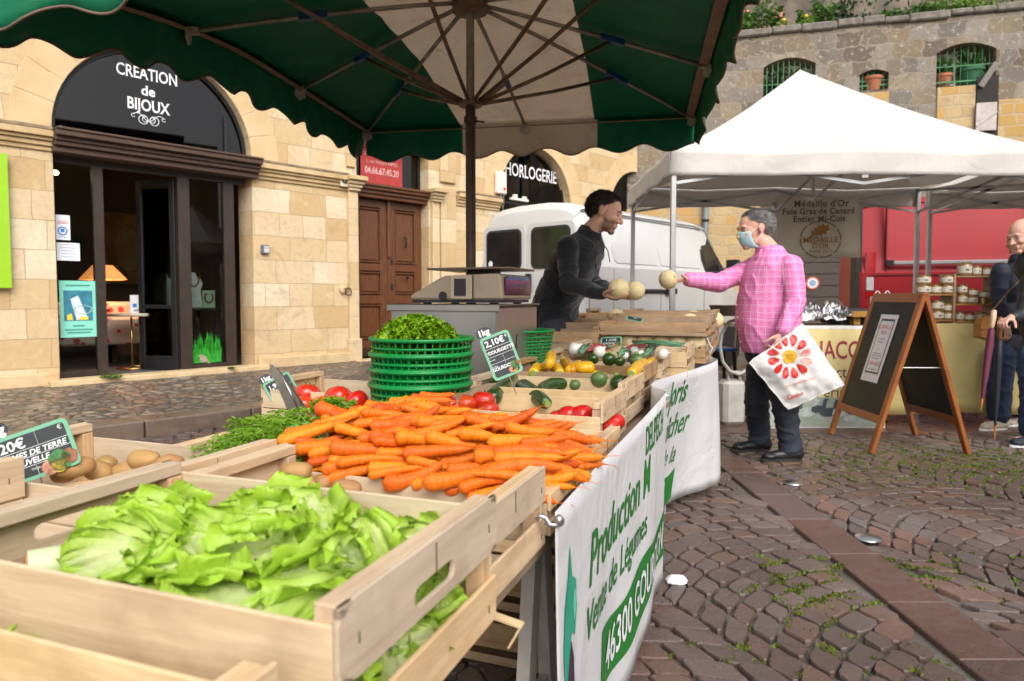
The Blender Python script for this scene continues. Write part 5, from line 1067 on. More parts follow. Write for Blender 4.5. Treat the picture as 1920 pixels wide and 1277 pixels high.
# ============================================================ CRATES
CM = {}
def crate_parts(W, L, H, style, slot, gap, topb):
    key = (W, L, H, style, slot, gap, topb)
    if key in CM: return CM[key]
    we, ws, wp = (W_END, W_SIDE, W_POST) if style == 'new' else (W_OLD_E, W_OLD_S, W_OLD_P); out = []
    hi = min(.085, (H-gap)*.55); lo = H-gap-hi; hi_s = H-topb
    for s in (-1, 1):
        x = s*(W/2-.004)
        if slot:
            q = MB(); st_ = stadium(.10, .024, 6); z0 = H-.052; n = len(st_); outer = []
            for (a, b) in st_:
                an = math.atan2(b, a); c_, s_ = math.cos(an), math.sin(an); k = min(L/2/max(abs(c_), 1e-6), (hi/2)/max(abs(s_), 1e-6)); outer.append((c_*k, s_*k))
            corners = []
            zc = H-hi/2
            for X_ in (x-.0035, x+.0035):
                pass
            v = [(x-.0035, a, z0+b) for a, b in st_]+[(x-.0035, a, zc+b) for a, b in outer]+[(x+.0035, a, z0+b) for a, b in st_]+[(x+.0035, a, zc+b) for a, b in outer]
            f = []
            for i in range(n):
                j = (i+1) % n; f += [(i, j, n+j, n+i), (2*n+i, 3*n+i, 3*n+j, 2*n+j), (i, 2*n+i, 2*n+j, j)]
            q.add(v, f)
            # close the four panel corners
            for sy in (-1, 1):
                for sz in (-1, 1): q.box((x, sy*(L/2-.012), zc+sz*(hi/2-.006)), (.0068, .024, .012))
            q.box((x, 0, H-.004), (.0068, L, .008)); q.box((x, 0, H-hi+.004), (.0068, L, .008)); q.box((x, L/2-.01, zc), (.0068, .02, hi)); q.box((x, -L/2+.01, zc), (.0068, .02, hi))
            out.append(('end_slat', q, we))
        else: q = MB(); q.box((x, 0, H-hi/2), (.007, L, hi)); out.append(('end_slat', q, we))
        q = MB(); q.box((x, 0, lo/2), (.007, L-.002, lo)); out.append(('end_slat', q, we))
        q = MB(); q.box((s*(W/2-.0075-.013), 0, H-.011), (.025, L-.012, .02)); out.append(('top_rail', q, we))
        for t in (-1, 1):
            q = MB(); q.box((s*(W/2-.0075-.014), t*(L/2-.007-.014), H/2-.011), (.027, .027, H-.024)); out.append(('corner_post', q, wp))
    for t in (-1, 1):
        y = t*(L/2-.0035); h1 = min(.085, hi_s*.62); q = MB(); q.box((0, y, hi_s-h1/2), (W-.016, .006, h1)); out.append(('side_board', q, ws))
        lo2 = hi_s-h1-(.004 if gap < .04 else .022); q = MB(); q.box((0, y, lo2/2), (W-.016, .006, lo2)); out.append(('side_board', q, ws))
    for k in range(4): y = -L/2+.05+(L-.1)*k/3; q = MB(); q.box((0, y, .004), (W-.03, (L-.1)/3-.02, .005)); out.append(('floor_slat', q, ws))
    # wire staples on the end slats
    q = MB()
    for s in (-1, 1):
        for yy in (0., -L*.42, L*.42): q.box((s*(W/2+.0005), yy, H-.022 if yy == 0 else H-.04), (.0014, .0016, .036 if yy == 0 else .012)); 
        for yy in (-L*.42, L*.42): q.box((s*(W/2+.0005), yy, lo*.4), (.0014, .0016, .012))
    out.append(('staple', q, M_STAPLE))
    CM[key] = [(n, q.mesh(n), m) for n, q, m in out]; 
    for (n, me, m) in CM[key]: me.materials.append(m)
    return CM[key]
M_STAPLE = mat('dark_wire', (.09, .08, .07), .5, .5)
def crate(nr, z, label, W=.61, L=.365, H=.15, style='new', slot=False, gap=.026, topb=.036, rot=0., roll=0., name='crate', group='wooden produce crates of the stall'):
    """nr: near-right corner (x, y)"""
    a = -TH+rot; e = Vector((math.cos(a), math.sin(a), 0)); l = Vector((-math.sin(a), math.cos(a), 0)); c = Vector((nr[0], nr[1], z))-e*W/2+l*L/2
    t = thing(name, label, 'crate', c, a, group, rot=(0, roll, a))
    for n, me, m in crate_parts(W, L, H, style, slot, gap, topb):
        o = bpy.data.objects.new(n, me); sc.collection.objects.link(o); o.parent = t
        md = o.modifiers.new('bevel', 'BEVEL'); md.width = .0015; md.segments = 1
    return t
crate((-.325, .225), .645, 'nearly empty pale crate at the very front, only lettuce tips inside', H=.165, topb=.03)
crate((-.155, .60), .66, 'pale wooden crate holding the big lettuces, with a slotted handle', H=.18, L=.385, slot=True, gap=.038, topb=.018)
crate((-.052, .965), .652, 'crate with a few potatoes between the lettuces and the carrots', H=.15, L=.335, W=.60, topb=.058)
crate((.075, 1.315), .652, 'shallow tray under the front half of the carrots', H=.085, L=.37, gap=.02, topb=.02)
crate((.20, 1.69), .652, 'shallow tray under the back half of the carrots', H=.085, L=.36, gap=.02, topb=.02)
crate((.275, 2.055), zb(2.0), 'crate of tomatoes behind the carrots, red showing through its end', L=.385, gap=.034, topb=.044)
crate((.41, 2.43), zb(2.3), 'crate of dark green courgettes under the courgette sign', L=.385, gap=.03)
crate((.545, 2.80), zb(2.7), 'crate of yellow squashes and round courgettes', L=.375, style='old', gap=.03)
crate((.705, 3.16), zb(3.0), 'crate of round green courgettes and white onions', L=.36, gap=.03)
crate((.88, 3.40), zb(3.2)+.012, 'crate of red onions and white bulbs in front of the melons', L=.365, H=.16, gap=.03)
for k in range(3):
    nr = Vector((1.075, 3.76, 0))+L1*.372*k; ord_ = ('nearest', 'middle', 'farthest')[k]
    if k: crate(nr[:2], .755+.02*k, 'lower crate of the %s melon stack at the stall end' % ord_, H=.11, style='old', gap=.03)
    else: crate(nr[:2], .755, 'lower melon crate, melons showing above its front board', H=.10, style='old', gap=.03, topb=.02)
    crate(nr[:2], .905+.02*k if k == 0 else .890+.02*k, 'upper crate of the %s melon stack, brown old wood' % ord_, H=.075 if k == 0 else .11, style='old', gap=.02, topb=.012)
# left column
crate((-1.05, .93), .655, 'crate at the left edge of the picture beside the potato sign', L=.37, H=.165)
crate((-.655, 1.19), .652, 'wide potato crate left of the carrots with the slate sign', L=.36, W=.60)
crate((-.545, 1.55), .652, 'narrow crate under the carrot leaves', L=.45, W=.34, H=.10, topb=.03)
crate((-.395, 2.40), .655, 'left crate of tomatoes with the steel price clip', L=.365)
crate((-.185, 2.30), .655, 'upturned looking low crate under the green baskets', L=.36, W=.34, H=.135, style='old')
crate((.505, 3.97), .81, 'old brown crate behind the steel box with peppers below', H=.145, style='old', W=.60)
crate((.45, 3.50), .72, 'low crate of red peppers beside the steel box', H=.13, L=.36, W=.45, style='old')
crate((.64, 4.35), .85, 'narrow pale orange crate in front of the man in black', H=.145, style='old', W=.38)
crate((.90, 4.98), .895, 'far left crate with a melon beside the van', H=.145, style='old', W=.37)
crate((.775, 4.68), .87, 'small old crate between the narrow crate and the far melon crate', H=.14, L=.28, style='old', W=.36)
# crates stored under the table
for k, lb in enumerate(('bottom crate stored under the table', 'middle crate stored under the table', 'top crate stored under the table')): crate((.16, 1.95), .002+.168*k, lb, style='old', H=.165, L=.38, W=.58, gap=.05, rot=-.05*k)
t = thing('wooden_offcut', 'bent thin wooden slat hanging from the crate corner above the leg', 'slat', P(948, 1158, 1.08), -TH); q = MB(); q.bar((-.02, 0, 0), (.028, 0, -.008), .02, .003); q.bar((.028, 0, -.008), (.008, 0, -.045), .02, .003); obj('slat', q, W_SIDE, t)

# ============================================================ PRODUCE
def T(px, py, z): return G(px, py, z)
def newmesh(q, m, smooth=True, subd=0):
    me = q.mesh('m'); me.materials.append(m)
    if smooth: me.polygons.foreach_set('use_smooth', [True]*len(me.polygons))
    return me
def put(name, me, label, cat, loc, rot=(0, 0, 0), sc_=1., group=None, kids=()):
    o = bpy.data.objects.new(name, me); sc.collection.objects.link(o); o.location = loc; o.rotation_euler = rot; o.scale = (sc_,)*3 if isinstance(sc_, (int, float)) else sc_
    tag(o, label, cat, group)
    for n, m in kids: c = bpy.data.objects.new(n, m); sc.collection.objects.link(c); c.parent = o
    return o
# --- carrots
M_CAR = mat('carrot_skin', (.80, .20, .008), .42, var=.3, scale=14, col2=(.60, .11, .005), bmp=.6, bscale=60, spec=.35, sub=.1, obj_var=.3, stretch=(9, 1.5, 1.5))
def carrot_mesh(seed):
    r = random.Random(seed); L = r.uniform(.115, .18); R = r.uniform(.0125, .0205); n = 22; pts = []; rr = []; bend = r.uniform(-.022, .022); bz = r.uniform(-.008, .008)
    for i in range(n+1):
        s = i/n; x = L*(s-.45); pts.append((x, bend*(s-.4)**2*3.5, bz*(s-.5)**2*3)); prof = min(1, (s/.07)**.5)*(1-.52*s)*max(0, min(1, (1-s)/.12))**.5; rr.append(max(.0011, R*prof*(1+.045*math.sin(s*47+seed)+.03*r.uniform(-1, 1))))
    tip = pts[-1]; 
    for k in range(1, 4): pts.append((tip[0]+.012*k, tip[1]+r.uniform(-.004, .004)*k, tip[2]-.002*k)); rr.append(.0011-.0002*k)
    q = MB(); q.tube(pts, rr, 11)
    for k in range(5):
        i = r.randrange(4, n); a = r.uniform(0, 6.28); p = Vector(pts[i]); d = Vector((r.uniform(-.2, .8), math.cos(a), math.sin(a)))
        q.tube([p+d.normalized()*rr[i]*.9, p+d.normalized()*(rr[i]+.008), p+d.normalized()*(rr[i]+.016)+Vector((.006, 0, -.003))], [.0007, .0005, .0003], 3)
    return newmesh(q, M_CAR), L, R
CAR = [carrot_mesh(s) for s in range(14)]
CO = Vector((.075, 1.315, 0)); NU, NV = 76, 84; HF = np.full((NU, NV), .0)
def ctarget(u, v):
    """wanted heap surface height over the tray frame: u left of the right edge, v backwards"""
    f = .762+.046*min(1, max(0, v)/.2)*(.5+.5*min(1, u/.3))+.010*math.sin(v*9)-.085*max(0, min(1, (v-.36)/.25))*(1.1 if u < .52 else max(.1, 1-(u-.52)*9))-.05*max(0, (.07-u)/.07)
    return f+.006*math.sin(u*21+v*13)
cand = []
r2 = random.Random(11); placed = 0
def h_at(p):
    d = Vector(p)-CO; u, v = -d.dot(E1), d.dot(L1); i, j = int((u+.06)*100), int((v+.05)*100)
    return (HF[i, j], i, j, u, v) if 0 <= i < NU and 0 <= j < NV else (None, i, j, u, v)
for tries in range(5200):
    if placed >= 285: break
    u, v = r2.uniform(-.0, .645), r2.uniform(-.045, .72)
    if u > .48 and v < .03: continue
    me, L, R = CAR[r2.randrange(14)]; ang = -TH+math.radians(r2.gauss(38, 13)); 
    if u > .5: ang = -TH+math.radians(r2.gauss(30, 16))
    if r2.random() < .03: ang += PI
    c = CO-E1*u+L1*v; d = Vector((math.cos(ang), math.sin(ang), 0)); hs = []
    ends = []
    for s in (-.42, -.2, 0, .2, .45): hs.append(h_at(c+d*L*s))
    ok = [h for h in hs if h[0] is not None]
    if len(ok) < 4: continue
    base = .728; H1 = [max(base, h[0]) for h in ok]; za, zc2 = max(H1[:2]), max(H1[-2:]); zm = max(H1); pitch = (zc2-za)/(L*.65); pitch = max(-.25, min(.25, pitch)); z = zm+R*.40 if zm > (za+zc2)/2+.012 else (za+zc2)/2+R*.50
    if z > ctarget(max(0, u), v)+.010: continue
    put('carrot', me, 'orange carrot with root hairs lying in the big carrot heap', 'carrot', (c.x, c.y, z), (r2.uniform(0, 6.28), -math.atan(pitch), ang), r2.uniform(.85, 1.1), 'carrots in the big heap'); placed += 1
    for k in range(21):
        s = -.47+.9*k/20; p = c+d*L*s
        for w_ in (-.8, -.3, .3, .8):
            pp = p+Vector((-d.y, d.x, 0))*R*w_; h, i, j, _, _ = h_at(pp)
            if h is not None: HF[i, j] = max(HF[i, j], z+pitch*L*s+R*.72*(1-w_*w_)**.5)
print('carrots', placed)
# --- carrot leaves: bunches of feathery fronds
M_FRND = mat('carrot_leaf', (.30, .50, .03), .5, var=.6, scale=9, col2=(.13, .28, .015), trans=.35)
M_STEMG = mat('carrot_stem', (.22, .34, .06), .5)
def frond_bunch(neck, heading, n, label, seed, L=.215):
    r = random.Random(seed); t = thing('carrot_greens', label, 'carrot leaves', neck); q = MB(); st_ = MB()
    for k in range(n):
        a = heading+r.gauss(0, .5); el = r.uniform(-.2, .38); l = L*r.uniform(.6, 1.15); d = Vector((math.cos(a), math.sin(a), el)).normalized(); pts = [Vector((r.uniform(-.012, .012), r.uniform(-.012, .012), r.uniform(-.008, .012)))]
        for i in range(9): pts.append(pts[-1]+d*l/9); d = (d+Vector((r.gauss(0, .07), r.gauss(0, .07), -.085))).normalized()
        st_.tube(pts, [.0016]*5+[.001]*5, 4)
        for i in range(2, 10):
            p = pts[i]; dd = (pts[i]-pts[i-1]).normalized(); sd = dd.cross(Vector((0, 0, 1))).normalized()
            for s_ in (-1, 1):
                ln = .045*(1-abs(i-6)/9)
                for m in range(6):
                    f = (m+1)/6; o_ = p+sd*s_*ln*f+dd*ln*f*.7+Vector((0, 0, r.uniform(-.004, .008)))
                    for w_ in range(4):
                        an = r.uniform(-1.3, 1.3); v = (sd*s_*math.cos(an)+dd*math.sin(an)+Vector((0, 0, r.uniform(-.5, .6)))).normalized()*r.uniform(.007, .015); x = v.cross(Vector((r.uniform(-1, 1), r.uniform(-1, 1), 1))).normalized()*.0016; q.add([o_-x, o_+x, o_+v*.7+x*1.2, o_+v, o_+v*.7-x*1.2], [(0, 1, 2, 3, 4)])
    obj('fronds', q, M_FRND, t); obj('stalks', st_, M_STEMG, t); return t
nk = [T(560, 815, .765), T(556, 838, .755), T(575, 800, .765)]
frond_bunch(nk[0], PI+.05, 46, 'feathery carrot leaves tied with a green band, spread left of the heap', 1)
frond_bunch(nk[1], PI+.25, 34, 'lower bunch of feathery carrot leaves nearest the potatoes', 2, .19)
frond_bunch(nk[2], PI-.25, 22, 'farther bunch of carrot leaves reaching toward the tomatoes', 3, .17)
frond_bunch(T(650, 762, .80), PI-.3, 9, 'small sprig of carrot leaf over the back of the heap', 4, .09)
t = thing('green_tie', 'bright green elastic tie around the carrot leaf stalks', 'tie', T(551, 818, .775)); q = MB(); q.tube([(.012*math.cos(a), .018*math.sin(a)*.6, .026*math.sin(a)) for a in np.linspace(0, 2*PI, 20)], .0022, 5); q.tube([(0, -.01, -.025), (-.015, -.03, -.03), (-.028, -.04, -.02)], .0022, 5); obj('band', q, mat('green_elastic', (.02, .45, .12), .4), t, smooth=True)
st_ = MB(); r = random.Random(5)
for k in range(46):
    a = T(600+r.uniform(-6, 20), 800+r.uniform(-14, 30), .78); b = T(552+r.uniform(-8, 8), 816+r.uniform(-12, 14), .775); c = T(505+r.uniform(-20, 10), 815+r.uniform(-30, 30), .77); st_.tube([a, (a+b)/2+Vector((0, 0, .006)), b, c], .0019, 4)
o = obj('carrot_stalks', st_, M_STEMG, None, smooth=True); tag(o, 'pale green carrot stalks gathered through the green tie', 'stalks')
# --- tomatoes
M_TOM = mat('tomato_skin', (.62, .025, .008), .2, var=.15, scale=5, col2=(.52, .05, .008), spec=.45, sub=.1, obj_var=.2, coat=.3)
M_CALYX = mat('calyx_green', (.05, .13, .02), .6)
def tomato_mesh(seed):
    r = random.Random(seed); q = MB(); n, m = 26, 14; vs = []; lob = r.choice((4, 5, 6))
    for i in range(m+1):
        t_ = PI*i/m; zz = -math.cos(t_)*.80; rr = math.sin(t_)**.85
        for k in range(n): a = 2*PI*k/n; f = 1+.035*math.cos(lob*a+seed)*math.sin(t_)+.0; dip = .20*math.exp(-(rr/.30)**2) if zz > 0 else 0; vs.append((rr*f*math.cos(a), rr*f*math.sin(a)*.95, zz-dip))
    q.add(vs, [(i*n+k, i*n+(k+1) % n, (i+1)*n+(k+1) % n, (i+1)*n+k) for i in range(m) for k in range(n)])
    c = MB()
    for k in range(6):
        a = 2*PI*k/6+r.uniform(-.2, .2); d = Vector((math.cos(a), math.sin(a), 0)); s = Vector((-d.y, d.x, 0)); c.add([Vector((0, 0, .62)), d*.25+s*.07+Vector((0, 0, .70)), d*.5+Vector((0, 0, .78+r.uniform(0, .15))), d*.25-s*.07+Vector((0, 0, .70))], [(0, 1, 2, 3)])
    c.tube([(0, 0, .6), (.02, 0, .8), (.08, .02, .92)], .035, 5); return newmesh(q, M_TOM), newmesh(c, M_CALYX, False)
TOM = [tomato_mesh(s) for s in range(4)]
TG = 'tomatoes in the crates'
def tomato(px, py, d_px, z, label, tilt=None, cal=True):
    p = T(px, py, z); r = d_px/2/FPX*p.y; a, b = TOM[rnd.randrange(4)]; return put('tomato', a, label, 'tomato', p, tilt or (rnd.uniform(-.5, .5), rnd.uniform(-.5, .5), rnd.uniform(0, 6)), r*1.18, TG, (('calyx', b),) if cal else ())
tomato(577, 739, 42, .755, 'red tomato with upright green calyx beside the clip', (-.25, .1, 0)); tomato(636, 748, 48, .752, 'largest red tomato in the left tomato crate', (-.3, .55, 1)); tomato(669, 754, 40, .745, 'red tomato at the right of the big one in the left crate', (-.6, .9, 2)); tomato(604, 757, 34, .735, 'tomato mostly hidden between two others in the left crate', cal=False); tomato(572, 758, 34, .725, 'low tomato at the front board of the left crate', cal=False)
for px, py, d, z, lb in ((846, 757, 40, .755, 'tomato behind the carrots, leftmost of the middle group'), (872, 760, 40, .748, 'second tomato of the middle group behind the carrots'), (907, 753, 42, .757, 'rounded tomato standing right of the middle group'), (915, 770, 38, .735, 'tomato half sunk behind the carrot tips'), (985, 787, 36, .722, 'low tomato in the middle behind the white board'), (1018, 791, 30, .72, 'small low tomato peeping over the white board'), (1046, 783, 30, .73, 'dark tomato left of the bright pair at the right end'), (1066, 779, 38, .738, 'bright tomato second from the post at the right end'), (1089, 780, 44, .738, 'big bright tomato against the right corner post'), (1142, 800, 34, .700, 'tomato seen through the gap of the end slats'), (1152, 792, 34, .705, 'second tomato seen through the gap of the end slats')): tomato(px, py, d, z, lb, cal=rnd.random() < .3)
# --- potatoes
M_POT = mat('potato_skin', (.46, .27, .10), .65, var=.4, scale=6, col2=(.33, .17, .06), bmp=.4, bscale=50, obj_var=.2)
def blob(rx, ry, rz, seed, m_, amp=.12, n=20, k_=12):
    q = MB(); q.ellipsoid((0, 0, 0), (rx, ry, rz), n=n, m=k_); q.v = [tuple(Vector(v)*(1+amp*noise.noise(Vector(v)/max(rx, .01)*1.1+Vector((seed*7, 0, 0))))) for v in q.v]; return newmesh(q, m_)
POT = [blob(.048, .032, .028, s, M_POT, .25) for s in range(4)]
def potato(px, py, z, label, s=1., a=None): p = T(px, py, z); s *= .80 if px > 400 else .88; put('potato', POT[rnd.randrange(4)], label, 'potato', p, (rnd.uniform(-.3, .3), rnd.uniform(-.3, .3), a if a is not None else rnd.uniform(0, 3)), s, 'potatoes in the crates')
for a in ((555, 886, .765, 'large potato beside the left post of the middle potato crate', 1.0, -.4), (575, 903, .745, 'smaller potato in front of the large one', .7), (545, 902, .74, 'potato partly hidden in front of the large one', .8), (650, 915, .735, 'potato peeping over the lettuce crate board', .8), (600, 905, .73, 'pale potato low between the others', .7), (142, 876, .75, 'potato with sprouts beside the slate sign', .95), (270, 860, .765, 'round potato behind the lettuce crate corner', .9), (312, 869, .758, 'potato right of the round one behind the lettuce crate', .85), (292, 875, .745, 'potato low between the two behind the lettuce crate', .8), (200, 868, .73, 'potato at the back board of the left crate', .8), (180, 882, .725, 'potato under the one beside the sign', .9), (120, 885, .73, 'potato behind the edge of the slate sign', .9), (240, 880, .72, 'potato half buried in the left crate', .9)): potato(*a)
ON = mat('onion_gold', (.62, .36, .12), .4, var=.3, scale=12)
q = MB(); q.lathe([(0, -.03), (.02, -.027), (.032, -.01), (.033, .005), (.024, .02), (.01, .03), (.004, .045), (0, .05)], n=18); me_on = newmesh(q, ON)
for px, py, lb in ((205, 965, 'golden onion seen under the left slat of the lettuce crate'), (222, 955, 'second golden onion seen under the slat')): put('onion', me_on, lb, 'onion', T(px, py, .70), (.3, .2, 1), .9, 'golden onions')
# --- courgettes and squashes
M_CGT = mat('courgette_skin', (.025, .075, .012), .22, var=.5, scale=16, col2=(.012, .035, .008), stretch=(1, 5, 5), spec=.5); M_YSQ = mat('yellow_squash_skin', (.74, .42, .012), .28, var=.12, scale=8, spec=.5, obj_var=.15); M_CUT = mat('pale_stem', (.22, .32, .08), .6)
def squash(name, pts, rr, m_, label, stemlen=.03, grp=None, cat=None, n=14):
    """solid of given centreline (world points) with stem on the last end"""
    P_ = [Vector(p) for p in pts]; K = 18; c = []; R_ = []
    for i in range(K+1):
        s = i/K*(len(P_)-1); j = min(int(s), len(P_)-2); f = s-j; p0, p1, p2, p3 = P_[max(j-1, 0)], P_[j], P_[j+1], P_[min(j+2, len(P_)-1)]
        c.append(.5*((2*p1)+(-p0+p2)*f+(2*p0-5*p1+4*p2-p3)*f*f+(-p0+3*p1-3*p2+p3)*f**3)); R_.append(rr[j]*(1-f)+rr[j+1]*f)
    e = (c[0]-c[1]).normalized(); c = [c[0]+e*R_[0]*k for k in (.95, .8, .45)]+c; R_ = [R_[0]*.25, R_[0]*.62, R_[0]*.92]+R_
    o0 = sum(P_, Vector())/len(P_); t = thing(name, label, cat or name.replace('_', ' '), o0, 0, grp); q = MB(); q.tube([p-o0 for p in c], R_, n); obj('body', q, m_, t, smooth=True)
    d = (c[-1]-c[-2]).normalized(); q = MB(); q.tube([c[-1]-o0-d*.004, c[-1]-o0+d*stemlen*.5, c[-1]-o0+d*stemlen], [R_[-1]*.75, R_[-1]*.5, R_[-1]*.62], 6); obj('stem', q, M_CUT, t, smooth=40); return t
W3 = lambda px, py, z: T(px, py, z)
CG = 'courgettes in the crate'
squash('courgette', [W3(888, 743, .74), W3(908, 731, .75), W3(936, 715, .76)], [.026, .026, .018], M_CGT, 'dark courgette lying leftmost under the sign', .025, CG)
squash('courgette', [W3(924, 745, .745), W3(942, 729, .755), W3(966, 708, .765)], [.033, .035, .02], M_CGT, 'thick glossy courgette second from the left', .03, CG)
squash('courgette', [W3(982, 727, .755), W3(1000, 740, .748), W3(1024, 756, .738)], [.036, .036, .022], M_CGT, 'fat courgette pointing toward the front board', .02, CG)
squash('courgette', [W3(1052, 720, .765), W3(1032, 722, .765), W3(1016, 732, .758), W3(1022, 742, .75)], [.026, .029, .025, .017], M_CGT, 'hook shaped courgette curled at the right of the crate', .025, CG)
squash('courgette', [W3(945, 700, .745), W3(975, 702, .745)], [.02, .016], M_CGT, 'small courgette at the back under the sign corner', .02, CG)
squash('courgette', [W3(1040, 752, .715), W3(1060, 757, .712)], [.022, .018], M_CGT, 'courgette low behind the front board', .02, CG)
YG = 'yellow squashes in the crate'
squash('yellow_squash', [W3(1033, 668, .855), W3(1030, 682, .835), W3(1022, 692, .80)], [.026, .022, .013], M_YSQ, 'upright yellow squash leaning on the crate end', .018, YG)
squash('yellow_squash', [W3(1008, 692, .80), W3(1000, 700, .79)], [.030, .024], M_YSQ, 'yellow squash low at the left end', .01, YG)
squash('yellow_squash', [W3(1043, 692, .80), W3(1050, 700, .79)], [.028, .022], M_YSQ, 'yellow squash just right of the upright one', .01, YG)
squash('yellow_squash', [W3(1072, 694, .80), W3(1060, 680, .815), W3(1058, 676, .825)], [.024, .028, .018], mat('orange_squash_skin', (.55, .24, .01), .3, var=.3), 'orange tinged squash behind the pale yellow ones', .02, YG)
squash('yellow_squash', [W3(1068, 694, .80), W3(1078, 688, .81), W3(1086, 680, .82)], [.022, .022, .014], M_YSQ, 'thin yellow squash with green stem in the middle', .02, YG)
squash('yellow_squash', [W3(1102, 690, .81), W3(1088, 690, .81), W3(1078, 686, .815)], [.032, .024, .015], M_YSQ, 'plump round yellow squash at the right of the group', .03, YG)
squash('yellow_squash', [W3(1206, 680, .835), W3(1194, 690, .83), W3(1184, 700, .82)], [.022, .026, .020], M_YSQ, 'yellow squash lying at the right end of the crate', .02, YG)
squash('yellow_squash', [W3(1222, 676, .83), W3(1212, 682, .83)], [.017, .014], M_YSQ, 'tip of a yellow squash behind the right end one', .02, YG)
squash('yellow_squash', [W3(1118, 703, .785), W3(1135, 706, .78)], [.02, .016], M_YSQ, 'squash almost hidden behind the inner board', .02, YG)
M_RND = mat('round_courgette_skin', (.05, .11, .03), .35, var=.6, scale=30, col2=(.13, .19, .07), spec=.4)
RG = 'round courgettes'
for px, py, d, z, lb, mt in ((1124, 712, 34, .775, 'striped round courgette on the inner board', M_RND), (1161, 718, 36, .77, 'light green round courgette with a cut top at the right', M_CGT), (1078, 722, 22, .76, 'small round courgette behind the hooked one', M_RND), (1142, 674, 27, .845, 'dark round courgette in front of the onions', M_CGT), (1162, 678, 20, .84, 'green round courgette right of the dark one', M_CGT), (1195, 676, 30, .845, 'pale green round courgette near the right end', M_RND), (1188, 674, 22, .84, 'dark courgette under the pale one', M_CGT), (1112, 673, 22, .84, 'long green courgette left of the dark round one', M_CGT)):
    p = T(px, py, z); r = d/2/FPX*p.y; t = thing('round_courgette', lb, 'courgette', p, rnd.uniform(0, 6), RG); t.rotation_euler = (rnd.uniform(.4, 1.2), rnd.uniform(-.3, .3), rnd.uniform(2.6, 4)); q = MB(); q.ellipsoid((0, 0, 0), (r, r, r*.85), n=20, m=12); obj('body', q, mt, t, smooth=True); q = MB(); q.lathe([(r*.45, r*.75), (r*.25, r*.9), (r*.3, r*1.1), (0, r*1.12)], n=7); obj('stem', q, mat('cut_stem', (.16, .28, .03), .6), t)
# --- onions and spring greens
M_WON = mat('white_onion', (.72, .72, .66), .3, var=.08, spec=.5); M_RON = mat('red_onion_stalk', (.38, .05, .035), .4, var=.5, scale=12, col2=(.2, .03, .05)); M_LEEK = mat('leek_green', (.10, .22, .12), .5, var=.4, scale=12)
q = MB(); q.lathe([(0, -1), (.3, -.97), (.75, -.68), (1, 0), (.85, .5), (.45, .85), (.15, 1.05), (.12, 1.3), (0, 1.3)], n=20); me_w = newmesh(q, M_WON)
for px, py, d, z, lb in ((1078, 655, 26, .86, 'white onion at the far left of the onion crate'), (1124, 660, 24, .855, 'round white onion in the middle left'), (1190, 659, 20, .858, 'white onion among red stalks'), (1202, 664, 15, .855, 'small white onion under the red stalks'), (1218, 658, 22, .858, 'white onion right of the green stalk'), (1244, 664, 22, .86, 'white onion at the right end of the crate'), (1142, 668, 14, .85, 'small white onion behind the dark courgette'), (1172, 667, 14, .85, 'tiny white onion behind the boards')):
    p = T(px, py, z); r = d/2/FPX*p.y; put('white_onion', me_w, lb, 'onion', p, (rnd.uniform(.8, 1.5), rnd.uniform(-.5, .5), rnd.uniform(0, 6)), r, 'white onions in the crate')
def stalks(name, pxa, pxb, n, z, m_, label, spread=8, r0=.004, up=.02):
    q = MB(); r = random.Random(int(pxa[0]))
    for k in range(n):
        a, b = T(pxa[0]+r.uniform(-spread, spread), pxa[1]+r.uniform(-3, 3), z), T(pxb[0]+r.uniform(-spread, spread), pxb[1]+r.uniform(-5, 3), z); m = (a+b)/2+Vector((r.uniform(-.02, .02), r.uniform(-.02, .02), r.uniform(0, up))); q.tube([a, m, b], [r0, r0, r0*.4], 5)
    o = obj(name, q, m_, None, smooth=True); tag(o, label, 'onion stalks')
stalks('onion_stalks', (1098, 655), (1150, 648), 26, .862, M_RON, 'tangle of red onion stalks left of the sign'); stalks('onion_stalks', (1178, 655), (1212, 648), 20, .865, M_RON, 'tangle of orange red stalks right of the sign'); stalks('onion_greens', (1088, 660), (1106, 648), 5, .865, M_LEEK, 'thick grey green onion leaves at the left', 3, .008); stalks('onion_greens', (1208, 664), (1234, 648), 5, .865, M_LEEK, 'dark green onion leaves crossing the right bulbs', 4, .007); stalks('onion_greens', (1160, 664), (1185, 658), 6, .86, M_LEEK, 'green onion leaves in the middle of the crate', 3, .006); stalks('herb_bunch', (1190, 642), (1280, 648), 22, .90, M_LEEK, 'blue green leek leaves in front of the melon crate', 6, .004, .01)
q = MB(); q.lathe([(0, -1), (.6, -.9), (1, 0), (.9, .6), (.4, .9), (0, .8)], n=16); me_p = newmesh(q, M_TOM)
for px, py, d, lb in ((1040, 628, 26, 'big red pepper beside the green basket'), (1078, 633, 16, 'small red pepper right of the big one'), (1092, 634, 14, 'orange red pepper by the crate wall'), (1055, 634, 16, 'red pepper low in the crate')): p = T(px, py, .84); put('red_pepper', me_p, lb, 'pepper', p, (rnd.uniform(0, 1), rnd.uniform(0, 1), 0), d/2/FPX*p.y, 'red peppers')
